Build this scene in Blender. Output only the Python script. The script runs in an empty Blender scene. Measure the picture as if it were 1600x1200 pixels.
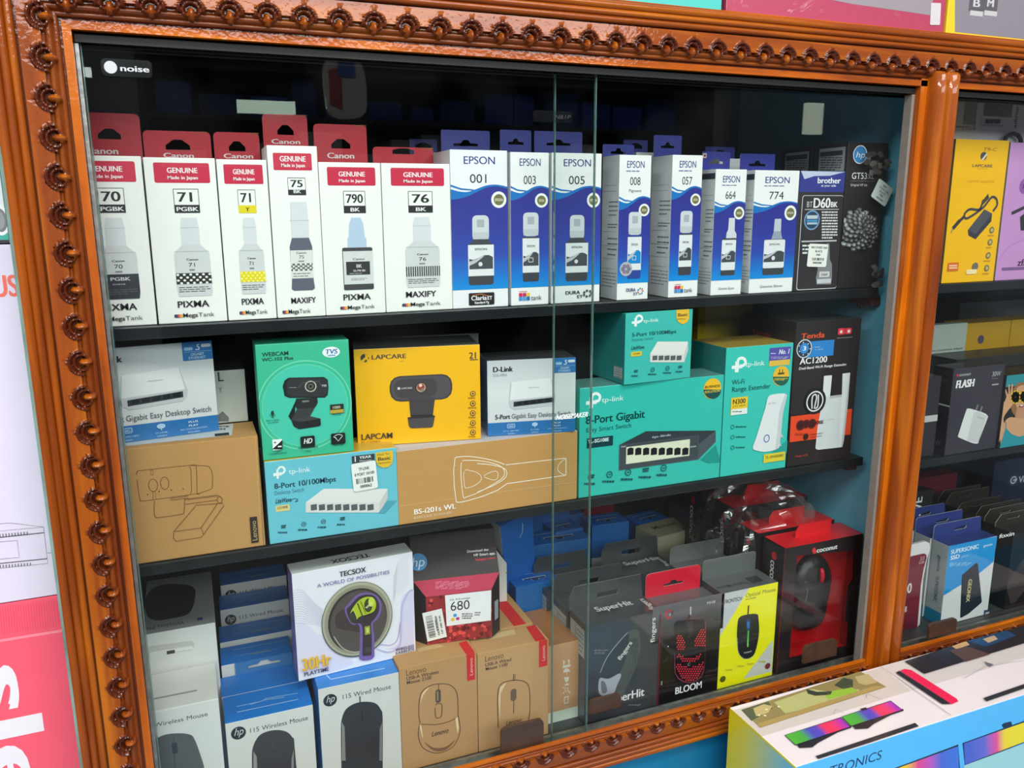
# Glass-fronted wooden shop cabinet full of boxed computer goods, with cartons around it.
import bpy, bmesh, math, random
from math import sin, cos, pi, radians, sqrt
from mathutils import Vector, Matrix
from mathutils.geometry import tessellate_polygon
random.seed(7)
SC = bpy.context.scene
COL = SC.collection

# ------------------------------------------------------------------ camera
EYE = Vector((0.0, -0.70, 1.45))
FPX = 1266.22                                     # focal length in pixels of the 1600 px wide frame
RIGHT = Vector((0.92835502, -0.37164946, -0.00580003))
DOWN = Vector((-0.08325156, -0.19269823, -0.97772009))
FWD = Vector((0.36225148, 0.90815421, -0.20983277))
cam_d = bpy.data.cameras.new('camera'); cam = bpy.data.objects.new('camera', cam_d); COL.objects.link(cam)
cam_d.sensor_width = 36.0; cam_d.lens = 36.0 * FPX / 1600.0; cam_d.clip_start = 0.02
cam.matrix_world = Matrix.Translation(EYE) @ Matrix((RIGHT, -DOWN, -FWD)).transposed().to_4x4()
SC.camera = cam

# ------------------------------------------------------------------ world, lamps, exposure
SC.view_settings.view_transform = 'Standard'; SC.view_settings.look = 'None'
SC.view_settings.gamma = 1.0; SC.view_settings.use_curve_mapping = False
SC.view_settings.exposure = -0.12
W = bpy.data.worlds.new('shop_daylight'); SC.world = W; W.use_nodes = True
W.node_tree.nodes['Background'].inputs[0].default_value = (0.80, 0.88, 1.0, 1)
W.node_tree.nodes['Background'].inputs[1].default_value = 0.25
def area(name, loc, target, sx, sy, power, col=(1, 1, 1)):
    l = bpy.data.lights.new(name, 'AREA'); l.shape = 'RECTANGLE'; l.size = sx; l.size_y = sy
    l.energy = power; l.color = col
    o = bpy.data.objects.new(name, l); COL.objects.link(o); o.location = loc
    o.rotation_euler = (Vector(target) - Vector(loc)).to_track_quat('-Z', 'Y').to_euler()
    return o
CEIL = 2.75
area('ceiling_panel_light', (0.35, -1.15, CEIL - .06), (0.35, -1.15, 0), 1.30, 0.55, 34, (1.0, .97, .93))
area('ceiling_panel_light', (-1.5, -1.3, CEIL - .06), (-.3, -.4, .8), 1.2, 0.3, 34, (.95, 1.0, .97))
area('ceiling_panel_light', (2.1, -2.4, CEIL - .06), (2.1, -2.4, 0), 1.2, 0.3, 14, (.95, 1.0, .97))
area('daylight_from_street', (0.3, -2.7, 2.42), (0.35, 0, 1.2), 3.4, 0.6, 60, (.93, .97, 1.0))

# ------------------------------------------------------------------ pixel <-> world helpers (measuring the photograph)
def ray(x, y):
    return RIGHT * (x - 800) + DOWN * (y - 600) + FWD * FPX
def UY(x, y, Y):
    d = ray(x, y); return EYE + d * ((Y - EYE.y) / d.y)
def UZ(x, y, Z):
    d = ray(x, y); return EYE + d * ((Z - EYE.z) / d.z)
def lin(c):
    f = lambda v: v / 12.92 if v <= .04045 else ((v + .055) / 1.055) ** 2.4
    return tuple(f(max(0, min(255, v)) / 255.0) for v in c[:3]) + (1.0,)

# ------------------------------------------------------------------ materials
MATS = {}
def nodes(name):
    m = bpy.data.materials.new(name); m.use_nodes = True
    nt = m.node_tree; return m, nt, nt.nodes['Principled BSDF'], nt.nodes, nt.links
def print_mat(name, rough=.45, coat=0.0, fibre=0.0, wrinkle=0.0, bump=.02, metal=0.0):
    """Printed surface: the ink comes from the mesh's 'ink' colour attribute, the stock from noise."""
    if name in MATS: return MATS[name]
    m, nt, p, N, L = nodes(name)
    a = N.new('ShaderNodeAttribute'); a.attribute_name = 'ink'
    tc = N.new('ShaderNodeTexCoord')
    nz = N.new('ShaderNodeTexNoise'); nz.inputs['Scale'].default_value = 900 if fibre else 60
    nz.inputs['Detail'].default_value = 3
    L.new(tc.outputs['Object'], nz.inputs['Vector'])
    mr = N.new('ShaderNodeMapRange'); k = fibre if fibre else .03
    mr.inputs['To Min'].default_value = 1 - k; mr.inputs['To Max'].default_value = 1 + k
    L.new(nz.outputs['Fac'], mr.inputs['Value'])
    mx = N.new('ShaderNodeVectorMath'); mx.operation = 'MULTIPLY'
    cc = N.new('ShaderNodeCombineXYZ')
    for i in range(3): L.new(mr.outputs[0], cc.inputs[i])
    L.new(a.outputs['Color'], mx.inputs[0]); L.new(cc.outputs[0], mx.inputs[1])
    L.new(mx.outputs[0], p.inputs['Base Color'])
    p.inputs['Roughness'].default_value = rough; p.inputs['Metallic'].default_value = metal
    p.inputs['Coat Weight'].default_value = coat; p.inputs['Coat Roughness'].default_value = .08
    b = N.new('ShaderNodeBump'); b.inputs['Strength'].default_value = bump; b.inputs['Distance'].default_value = .001
    L.new(nz.outputs['Fac'], b.inputs['Height']); L.new(b.outputs[0], p.inputs['Normal'])
    if wrinkle:
        n2 = N.new('ShaderNodeTexNoise'); n2.inputs['Scale'].default_value = 28; n2.inputs['Detail'].default_value = 4
        n2.inputs['Distortion'].default_value = 1.5
        L.new(tc.outputs['Object'], n2.inputs['Vector'])
        b2 = N.new('ShaderNodeBump'); b2.inputs['Strength'].default_value = wrinkle; b2.inputs['Distance'].default_value = .004
        L.new(n2.outputs['Fac'], b2.inputs['Height']); L.new(b2.outputs[0], p.inputs['Coat Normal'])
    MATS[name] = m; return m
def card(): return print_mat('printed_card', .42, .12)
def matte(): return print_mat('matt_printed_card', .6, 0)
def gloss(): return print_mat('glossy_printed_card', .3, .35)
def wrap(): return print_mat('shrink_wrapped_card', .4, .6, 0, .35)
def kraft(): return print_mat('brown_kraft_card', .75, 0, .16, 0, .15)
def plain(name, c, rough=.5, metal=0.0, coat=0.0, bump=0.0, scale=80, vary=.08, spec=.5):
    if name in MATS: return MATS[name]
    m, nt, p, N, L = nodes(name)
    tc = N.new('ShaderNodeTexCoord'); nz = N.new('ShaderNodeTexNoise')
    nz.inputs['Scale'].default_value = scale; nz.inputs['Detail'].default_value = 4
    L.new(tc.outputs['Object'], nz.inputs['Vector'])
    r = N.new('ShaderNodeValToRGB'); l = lin(c)
    r.color_ramp.elements[0].color = tuple(v * (1 - vary) for v in l[:3]) + (1,)
    r.color_ramp.elements[1].color = tuple(min(1, v * (1 + vary)) for v in l[:3]) + (1,)
    r.color_ramp.elements[0].position = .3; r.color_ramp.elements[1].position = .7
    L.new(nz.outputs['Fac'], r.inputs[0]); L.new(r.outputs[0], p.inputs['Base Color'])
    p.inputs['Roughness'].default_value = rough; p.inputs['Metallic'].default_value = metal
    p.inputs['Coat Weight'].default_value = coat; p.inputs['Coat Roughness'].default_value = .06
    p.inputs['Specular IOR Level'].default_value = spec
    if bump:
        b = N.new('ShaderNodeBump'); b.inputs['Strength'].default_value = bump; b.inputs['Distance'].default_value = .002
        L.new(nz.outputs['Fac'], b.inputs['Height']); L.new(b.outputs[0], p.inputs['Normal'])
    MATS[name] = m; return m
def wood_mat(name, axis):
    if name in MATS: return MATS[name]
    m, nt, p, N, L = nodes(name)
    tc = N.new('ShaderNodeTexCoord'); mp = N.new('ShaderNodeMapping')
    s = [70, 70, 70]; s[axis] = 5; mp.inputs['Scale'].default_value = s
    L.new(tc.outputs['Object'], mp.inputs['Vector'])
    nz = N.new('ShaderNodeTexNoise'); nz.inputs['Scale'].default_value = 1; nz.inputs['Detail'].default_value = 6
    nz.inputs['Distortion'].default_value = .6
    L.new(mp.outputs[0], nz.inputs['Vector'])
    r = N.new('ShaderNodeValToRGB'); e = r.color_ramp.elements
    e[0].position = .25; e[0].color = lin((128, 52, 3)); e[1].position = .75; e[1].color = lin((226, 126, 8))
    k = e.new(.5); k.color = lin((180, 86, 4))
    L.new(nz.outputs['Fac'], r.inputs[0])
    # brown stain that has run into the carved hollows: the 'stain' attribute holds the depth of the carving
    a = N.new('ShaderNodeAttribute'); a.attribute_name = 'stain'
    mx = N.new('ShaderNodeMix'); mx.data_type = 'RGBA'; mx.inputs['B'].default_value = lin((78, 26, 8))
    L.new(a.outputs['Fac'], mx.inputs['Factor']); L.new(r.outputs[0], mx.inputs['A'])
    L.new(mx.outputs['Result'], p.inputs['Base Color'])
    p.inputs['Roughness'].default_value = .5; p.inputs['Specular IOR Level'].default_value = .15
    p.inputs['Coat Weight'].default_value = .75; p.inputs['Coat Roughness'].default_value = .06
    n2 = N.new('ShaderNodeTexNoise'); n2.inputs['Scale'].default_value = 260; n2.inputs['Detail'].default_value = 2
    L.new(tc.outputs['Object'], n2.inputs['Vector'])
    b = N.new('ShaderNodeBump'); b.inputs['Strength'].default_value = .22; b.inputs['Distance'].default_value = .0006
    L.new(n2.outputs['Fac'], b.inputs['Height'])
    L.new(b.outputs[0], p.inputs['Coat Normal']); L.new(b.outputs[0], p.inputs['Normal'])
    MATS[name] = m; return m
def glass_mat(name, tint=(.955, .975, .965), rough=0.0, ior=1.34, dust=0.0):
    if name in MATS: return MATS[name]
    m = bpy.data.materials.new(name); m.use_nodes = True; nt = m.node_tree; N = nt.nodes; L = nt.links; N.clear()
    o = N.new('ShaderNodeOutputMaterial'); t = N.new('ShaderNodeBsdfTransparent'); t.inputs[0].default_value = (*tint, 1)
    g = N.new('ShaderNodeBsdfGlossy'); g.inputs['Roughness'].default_value = rough
    ge = N.new('ShaderNodeNewGeometry'); dt = N.new('ShaderNodeVectorMath'); dt.operation = 'DOT_PRODUCT'
    L.new(ge.outputs['Normal'], dt.inputs[0]); L.new(ge.outputs['Incoming'], dt.inputs[1])
    def mth(op, a, b=0.0):
        q = N.new('ShaderNodeMath'); q.operation = op
        for i, v in enumerate((a, b)):
            if isinstance(v, float): q.inputs[i].default_value = v
            else: L.new(v, q.inputs[i])
        return q.outputs[0]
    f0 = ((ior - 1) / (ior + 1)) ** 2          # Schlick's reflectance, the same from both sides of the sheet
    f = mth('ADD', mth('MULTIPLY', mth('POWER', mth('SUBTRACT', 1.0, mth('ABSOLUTE', dt.outputs['Value'])), 5.0), 1 - f0), f0)
    mx = N.new('ShaderNodeMixShader'); L.new(f, mx.inputs[0]); L.new(t.outputs[0], mx.inputs[1]); L.new(g.outputs[0], mx.inputs[2])
    out = mx
    if dust:
        tc = N.new('ShaderNodeTexCoord'); nz = N.new('ShaderNodeTexNoise'); nz.inputs['Scale'].default_value = 9; nz.inputs['Detail'].default_value = 8
        L.new(tc.outputs['Object'], nz.inputs['Vector'])
        mr = N.new('ShaderNodeMapRange'); mr.inputs['From Min'].default_value = .45; mr.inputs['From Max'].default_value = .8
        mr.inputs['To Max'].default_value = dust; L.new(nz.outputs['Fac'], mr.inputs['Value'])
        d = N.new('ShaderNodeBsdfDiffuse'); d.inputs[0].default_value = (.7, .72, .7, 1)
        m2 = N.new('ShaderNodeMixShader'); L.new(mr.outputs[0], m2.inputs[0]); L.new(mx.outputs[0], m2.inputs[1]); L.new(d.outputs[0], m2.inputs[2])
        out = m2
    L.new(out.outputs[0], o.inputs[0]); MATS[name] = m; return m

# ------------------------------------------------------------------ glyphs (taken once from the built-in font)
GL = {}
CHARS = "ABCDEFGHIJKLMNOPQRSTUVWXYZabcdefghijklmnopqrstuvwxyz0123456789.,-+&:!'/@"
def make_glyphs():
    obs = []
    for st, off in (('r', 0.0), ('b', .006), ('l', -.008)):
        for ch in CHARS:
            for body in (ch, 'H' + ch + 'H'):
                cu = bpy.data.curves.new('glyph', 'FONT'); cu.body = body; cu.offset = off
                cu.resolution_u = 4 if len(body) == 1 else 1; cu.size = 1.0
                o = bpy.data.objects.new('glyph', cu); COL.objects.link(o); obs.append((st, ch, body, o))
        cu = bpy.data.curves.new('glyph', 'FONT'); cu.body = 'HH'; cu.offset = off
        o = bpy.data.objects.new('glyph', cu); COL.objects.link(o); obs.append((st, None, 'HH', o))
    bpy.context.view_layer.update(); dg = bpy.context.evaluated_depsgraph_get()
    w = {}
    for st, ch, body, o in obs:
        me = bpy.data.meshes.new_from_object(o.evaluated_get(dg))
        xs = [v.co.x for v in me.vertices]; ys = [v.co.y for v in me.vertices]
        if body == 'HH': w[st] = max(xs) - min(xs)
        elif len(body) == 1:
            GL[(ch, st)] = [[(v.co.x, v.co.y) for v in me.vertices], [tuple(p.vertices) for p in me.polygons], 0, max(ys)]
        else: GL[(ch, st)][2] = max(xs) - min(xs)
        bpy.data.meshes.remove(me)
    for k in GL: GL[k][2] -= w[k[1]]
    for *_, o in obs:
        cu = o.data; bpy.data.objects.remove(o); bpy.data.curves.remove(cu)
make_glyphs()
CAP = {s: GL[('H', s)][3] for s in 'rbl'}

# ------------------------------------------------------------------ mesh builder
class MB:
    def __init__(s): s.v = []; s.f = []; s.c = []; s.smooth = []
    def add(s, vs, fs, col, smooth=False):
        """col: one colour, or a list of colours (one per vertex)"""
        b = len(s.v); s.v += [tuple(v) for v in vs]
        per = isinstance(col, list)
        L = [lin(c) for c in col] if per else lin(col)
        for f in fs:
            s.f.append([b + i for i in f]); s.c.append([L[i] for i in f] if per else [L] * len(f)); s.smooth.append(smooth)
    def box(s, a, b, col, cols=None, bevel=0):
        x0, y0, z0 = a; x1, y1, z1 = b
        bm = bmesh.new()
        vs = [bm.verts.new(p) for p in ((x0, y0, z0), (x1, y0, z0), (x1, y1, z0), (x0, y1, z0), (x0, y0, z1), (x1, y0, z1), (x1, y1, z1), (x0, y1, z1))]
        names = {}
        for n, ix in (('front', (0, 1, 5, 4)), ('right', (1, 2, 6, 5)), ('back', (2, 3, 7, 6)), ('left', (3, 0, 4, 7)), ('top', (4, 5, 6, 7)), ('bottom', (3, 2, 1, 0))):
            bm.faces.new([vs[i] for i in ix])
        if bevel: bmesh.ops.bevel(bm, geom=list(bm.edges), offset=bevel, segments=2, affect='EDGES', profile=.6)
        bm.normal_update()
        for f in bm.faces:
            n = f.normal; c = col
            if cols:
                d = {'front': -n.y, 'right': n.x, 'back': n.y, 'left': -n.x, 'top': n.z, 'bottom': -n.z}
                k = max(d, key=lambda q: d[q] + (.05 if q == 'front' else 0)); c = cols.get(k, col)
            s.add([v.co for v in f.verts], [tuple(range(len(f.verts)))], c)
        bm.free()
    def tube(s, pts, r, col, n=8, cap=True):
        pts = [Vector(p) for p in pts]; rings = []
        for i, p in enumerate(pts):
            d = (pts[min(i + 1, len(pts) - 1)] - pts[max(i - 1, 0)]).normalized()
            a = d.orthogonal().normalized() if i == 0 else (a - d * a.dot(d)).normalized()
            b = d.cross(a); rr = r[i] if isinstance(r, (list, tuple)) else r
            rings.append([p + a * cos(2 * pi * k / n) * rr + b * sin(2 * pi * k / n) * rr for k in range(n)])
        vs = [v for q in rings for v in q]; fs = []
        for i in range(len(pts) - 1):
            for k in range(n): fs.append((i * n + k, i * n + (k + 1) % n, (i + 1) * n + (k + 1) % n, (i + 1) * n + k))
        if cap: fs += [tuple(range(n - 1, -1, -1)), tuple((len(pts) - 1) * n + k for k in range(n))]
        s.add(vs, fs, col, True)
    def slab(s, outline, holes, o, r, u, n, th, col, edge=None):
        """flat sheet with holes: outline in (s,t), thickness th along -n"""
        loops = [outline] + holes; allp = [p for l in loops for p in l]
        tris = tessellate_polygon([[Vector((p[0], p[1], 0)) for p in l] for l in loops])
        P = lambda p, d: o + r * p[0] + u * p[1] - n * d
        s.add([P(p, 0) for p in allp], [tuple(t) for t in tris], col)
        s.add([P(p, th) for p in allp], [tuple(reversed(t)) for t in tris], edge or col)
        for l in loops:
            k = len(l)
            for i in range(k):
                a, b = l[i], l[(i + 1) % k]; s.add([P(a, 0), P(b, 0), P(b, th), P(a, th)], [(0, 1, 2, 3)], edge or col)
    def obj(s, name, mat, parent=None, M=None, attr='ink'):
        me = bpy.data.meshes.new(name); me.from_pydata(s.v, [], s.f)
        ca = me.color_attributes.new('ink', 'FLOAT_COLOR', 'CORNER')
        flat = [x for f in s.c for c in f for x in c]; ca.data.foreach_set('color', flat)
        me.polygons.foreach_set('use_smooth', s.smooth)
        me.materials.append(mat); me.validate(clean_customdata=False); me.update()
        o = bpy.data.objects.new(name, me); COL.objects.link(o)
        if parent: o.parent = parent
        if M is not None: o.matrix_world = M if not parent else o.matrix_world
        return o
def tag(o, label=None, cat=None, group=None, kind=None):
    if label: o['label'] = label
    if cat: o['category'] = cat
    if group: o['group'] = group
    if kind: o['kind'] = kind
    return o
def empty(name, M, label=None, cat=None, group=None, kind=None):
    o = bpy.data.objects.new(name, None); COL.objects.link(o); o.matrix_world = M; o.empty_display_size = .02
    return tag(o, label, cat, group, kind)

# ------------------------------------------------------------------ printing on flat faces
def arc(cx, cy, rx, ry, a0=0, a1=360, n=28):
    return [(cx + rx * cos(radians(a0 + (a1 - a0) * i / n)), cy + ry * sin(radians(a0 + (a1 - a0) * i / n))) for i in range(n + (a1 - a0 < 360))]
def spline(pts, n=6, closed=False):
    out = []; k = len(pts)
    for i in range(k if closed else k - 1):
        g = lambda j: pts[j % k] if closed else pts[max(0, min(k - 1, j))]
        p0, p1, p2, p3 = g(i - 1), g(i), g(i + 1), g(i + 2)
        for q in range(n):
            t = q / n
            out.append(tuple(.5 * (2 * p1[a] + (p2[a] - p0[a]) * t + (2 * p0[a] - 5 * p1[a] + 4 * p2[a] - p3[a]) * t * t + (3 * p1[a] - p0[a] - 3 * p2[a] + p3[a]) * t ** 3) for a in (0, 1)))
    if not closed: out.append(pts[-1])
    return out
class Face:
    """a flat face of a thing; P() turns photo pixels (or fractions) into metres along r and u"""
    STEP = .00004
    def __init__(s, mb, M, o, r, u, W, H, crop=(0, 0, 1), frac=False, lift=.00006):
        s.mb = mb; s.M = M; s.inv = M.inverted(); s.o = Vector(o); s.r = Vector(r); s.u = Vector(u); s.n = s.r.cross(s.u)
        s.W = W; s.H = H; s.crop = crop; s.frac = frac; s.z = [lift]; s.rect4 = None
    def sub(s, x0, y0, x1, y1):
        """fractional sheet (0-100 both ways) over a rectangle of this face"""
        a, b = s.P(x0, y0), s.P(x1, y1)
        f = Face(s.mb, s.M, s.o + s.r * a[0] + s.u * b[1], s.r, s.u, b[0] - a[0], a[1] - b[1], frac=True); f.z = s.z
        return f
    def full(s):
        f = Face(s.mb, s.M, s.o, s.r, s.u, s.W, s.H, frac=True); f.z = s.z; return f
    def P(s, x, y):
        if s.frac: return (x / 100 * s.W, s.H * (1 - y / 100))
        x = s.crop[0] + x / s.crop[2]; y = s.crop[1] + y / s.crop[2]
        d = s.inv.to_3x3() @ ray(x, y); e = s.inv @ EYE
        p = e + d * ((s.o - e).dot(s.n) / d.dot(s.n)) - s.o
        return (p.dot(s.r), p.dot(s.u))
    def sc(s, x, y):
        if s.frac: return s.W / 100, s.H / 100
        a = s.P(x, y); b = s.P(x + 4, y); c = s.P(x, y + 4)
        return abs(b[0] - a[0]) / 4, abs(c[1] - a[1]) / 4
    def lift(s): s.z[0] += s.STEP; return s.z[0]
    def st(s, pts, col, clip=True):
        for ax, lim, sg in ((0, 0.0, 1), (0, s.W, -1), (1, 0.0, 1), (1, s.H, -1)):     # keep the print on its face
            out = []
            for i, p in enumerate(pts):
                q = pts[i - 1]; dp, dq = (p[ax] - lim) * sg, (q[ax] - lim) * sg
                if (dp >= 0) != (dq >= 0): t = dq / (dq - dp); out.append((q[0] + (p[0] - q[0]) * t, q[1] + (p[1] - q[1]) * t))
                if dp >= 0: out.append(p)
            pts = out
            if len(pts) < 3: return
        z = s.lift(); tri = tessellate_polygon([[Vector((a, b, 0)) for a, b in pts]])
        s.mb.add([s.o + s.r * a + s.u * b + s.n * z for a, b in pts], [tuple(t) for t in tri], col)
    def poly(s, pts, col, clip=True): s.st([s.P(*p) for p in pts], col, clip)
    def rect(s, x0, y0, x1, y1, col, col2=None, r=0, horiz=False):
        a, b = s.P(x0, y0), s.P(x1, y1)
        l, t, rr, bo = a[0], a[1], b[0], b[1]
        l, rr = min(max(l, 0), s.W), min(max(rr, 0), s.W); t, bo = min(max(t, 0), s.H), min(max(bo, 0), s.H)
        if r:
            q = r * (s.sc(x0, y0)[0] if not s.frac else s.W / 100); q = min(q, (rr - l) / 2, (t - bo) / 2)
            pts = []
            for cx, cy, a0 in ((rr - q, t - q, 0), (l + q, t - q, 90), (l + q, bo + q, 180), (rr - q, bo + q, 270)):
                pts += [(cx + q * cos(radians(a0 + k * 30)), cy + q * sin(radians(a0 + k * 30))) for k in range(4)]
            s.st(pts, col)
        else:
            pts = [(l, t), (rr, t), (rr, bo), (l, bo)]
            if col2 is None: c = col
            elif horiz: c = [col, col2, col2, col]
            else: c = [col, col, col2, col2]
            z = s.lift(); s.mb.add([s.o + s.r * p[0] + s.u * p[1] + s.n * z for p in pts], [(3, 2, 1, 0)], c)
    def grad(s, x0, y0, x1, y1, stops):
        """vertical colour gradient; stops = [(fraction, colour)...]"""
        a, b = s.P(x0, y0), s.P(x1, y1); z = s.lift()
        for (f0, c0), (f1, c1) in zip(stops, stops[1:]):
            t0 = a[1] + (b[1] - a[1]) * f0; t1 = a[1] + (b[1] - a[1]) * f1
            s.mb.add([s.o + s.r * p[0] + s.u * p[1] + s.n * z for p in ((a[0], t1), (b[0], t1), (b[0], t0), (a[0], t0))], [(0, 1, 2, 3)], [c1, c1, c0, c0])
    def hgrad(s, q, stops):
        """gradient across a quadrilateral q (tl, tr, br, bl)"""
        P = [Vector((min(max(a, 0), s.W), min(max(b_, 0), s.H))) for a, b_ in (s.P(*p) for p in q)]; z = s.lift()
        for (f0, c0), (f1, c1) in zip(stops, stops[1:]):
            pts = [P[3].lerp(P[2], f0), P[3].lerp(P[2], f1), P[0].lerp(P[1], f1), P[0].lerp(P[1], f0)]
            s.mb.add([s.o + s.r * p[0] + s.u * p[1] + s.n * z for p in pts], [(0, 1, 2, 3)], [c0, c1, c1, c0])
    def ell(s, cx, cy, rx, ry, col, n=24, ring=None, square=False):
        c = s.P(cx, cy); k = s.sc(cx, cy); a = rx * k[0]; b = a if square else ry * k[1]
        if ring:
            w = ring * k[0]; z = s.lift(); vs = []; fs = []
            for i in range(n):
                t = 2 * pi * i / n
                vs += [(c[0] + a * cos(t), c[1] + b * sin(t)), (c[0] + (a - w) * cos(t), c[1] + (b - w) * sin(t))]
                j = (i + 1) % n; fs.append((2 * i, 2 * j, 2 * j + 1, 2 * i + 1))
            s.mb.add([s.o + s.r * p[0] + s.u * p[1] + s.n * z for p in vs], fs, col)
        else: s.st([(c[0] + a * cos(2 * pi * i / n), c[1] + b * sin(2 * pi * i / n)) for i in range(n)], col)
    def line(s, pts, w, col, closed=False):
        k = s.sc(*pts[0])[0] * w / 2; P = [Vector((min(max(a, 0), s.W), min(max(b_, 0), s.H))) for a, b_ in (s.P(*p) for p in pts)]
        if closed: P.append(P[0])
        z = s.lift(); vs = []; fs = []
        for i, p in enumerate(P):
            d = P[min(i + 1, len(P) - 1)] - P[max(i - 1, 0)]
            if closed and i in (0, len(P) - 1): d = P[1] - P[-2]
            if d.length < 1e-9: d = Vector((1, 0))
            d.normalize(); q = Vector((-d.y, d.x)) * k; vs += [p + q, p - q]
            if i: fs.append((2 * i - 2, 2 * i - 1, 2 * i + 1, 2 * i))
        s.mb.add([s.o + s.r * p[0] + s.u * p[1] + s.n * z for p in vs], fs, col)
    def text(s, t, x0, yb, x1, h, col=(20, 20, 20), st='r', y1=None, rot=0, shear=0, mirror=False):
        """t set from the baseline's start pixel to its end pixel, cap height h pixels"""
        A = Vector(s.P(x0, yb)); B = Vector(s.P(x1, yb if y1 is None else y1)); k = s.sc((x0 + x1) / 2, yb)
        if rot in (90, 270): H = h * k[0]; Lg = abs(B.y - A.y)
        else: H = h * k[1]; Lg = abs(B.x - A.x)
        a = radians(rot); dx = Vector((cos(a), sin(a))); dy = Vector((-sin(a), cos(a)))
        if rot == 0 and y1 is not None and s.frac is False and abs((B - A).y) > .25 * Lg: dx = (B - A).normalized(); dy = Vector((-dx.y, dx.x)); Lg = (B - A).length
        tot = sum(GL[(c, st)][2] if (c, st) in GL else .32 for c in t) or 1
        sx = Lg / tot; sy = H / CAP[st]; x = 0; z = s.lift()
        for c in t:
            g = GL.get((c, st))
            if not g: x += .32; continue
            for bx in ((-.020, .020) if st == 'b' else (0,)):
              pts = []
              for (px, py) in g[0]:
                X = (x + px + bx) * sx + shear * py * sy; Y = py * sy
                if mirror: X = Lg - X
                p = A + dx * X + dy * Y; pts.append(s.o + s.r * p.x + s.u * p.y + s.n * (z + bx * .0006 + (x % 2) * .000004))
              s.mb.add(pts, g[1], col)
            x += g[2]
    def small(s, x0, y0, x1, y1, n, col, w=.5, gap=.3):
        """lines of print too small to read"""
        for i in range(n):
            y = y0 + (y1 - y0) * (i + .5) / n; hh = (y1 - y0) / n * w; x = x0
            while x < x1 - (x1 - x0) * .06:
                e = min(x1, x + (x1 - x0) * random.uniform(.08, .26)); s.rect(x, y - hh / 2, e, y + hh / 2, col); s.z[0] -= s.STEP; x = e + (x1 - x0) * .035
                if i == n - 1 and x > x0 + (x1 - x0) * .7: break
    def bars(s, x0, y0, x1, y1, col=(25, 25, 25), n=22, vert=False):
        t = 0
        for i in range(n):
            w = random.choice((.25, .45, .7)) / n
            if vert: s.rect(x0, y0 + (y1 - y0) * t, x1, y0 + (y1 - y0) * min(1, t + w), col)
            else: s.rect(x0 + (x1 - x0) * t, y0, x0 + (x1 - x0) * min(1, t + w), y1, col)
            s.z[0] -= s.STEP; t += 1.0 / n

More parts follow.
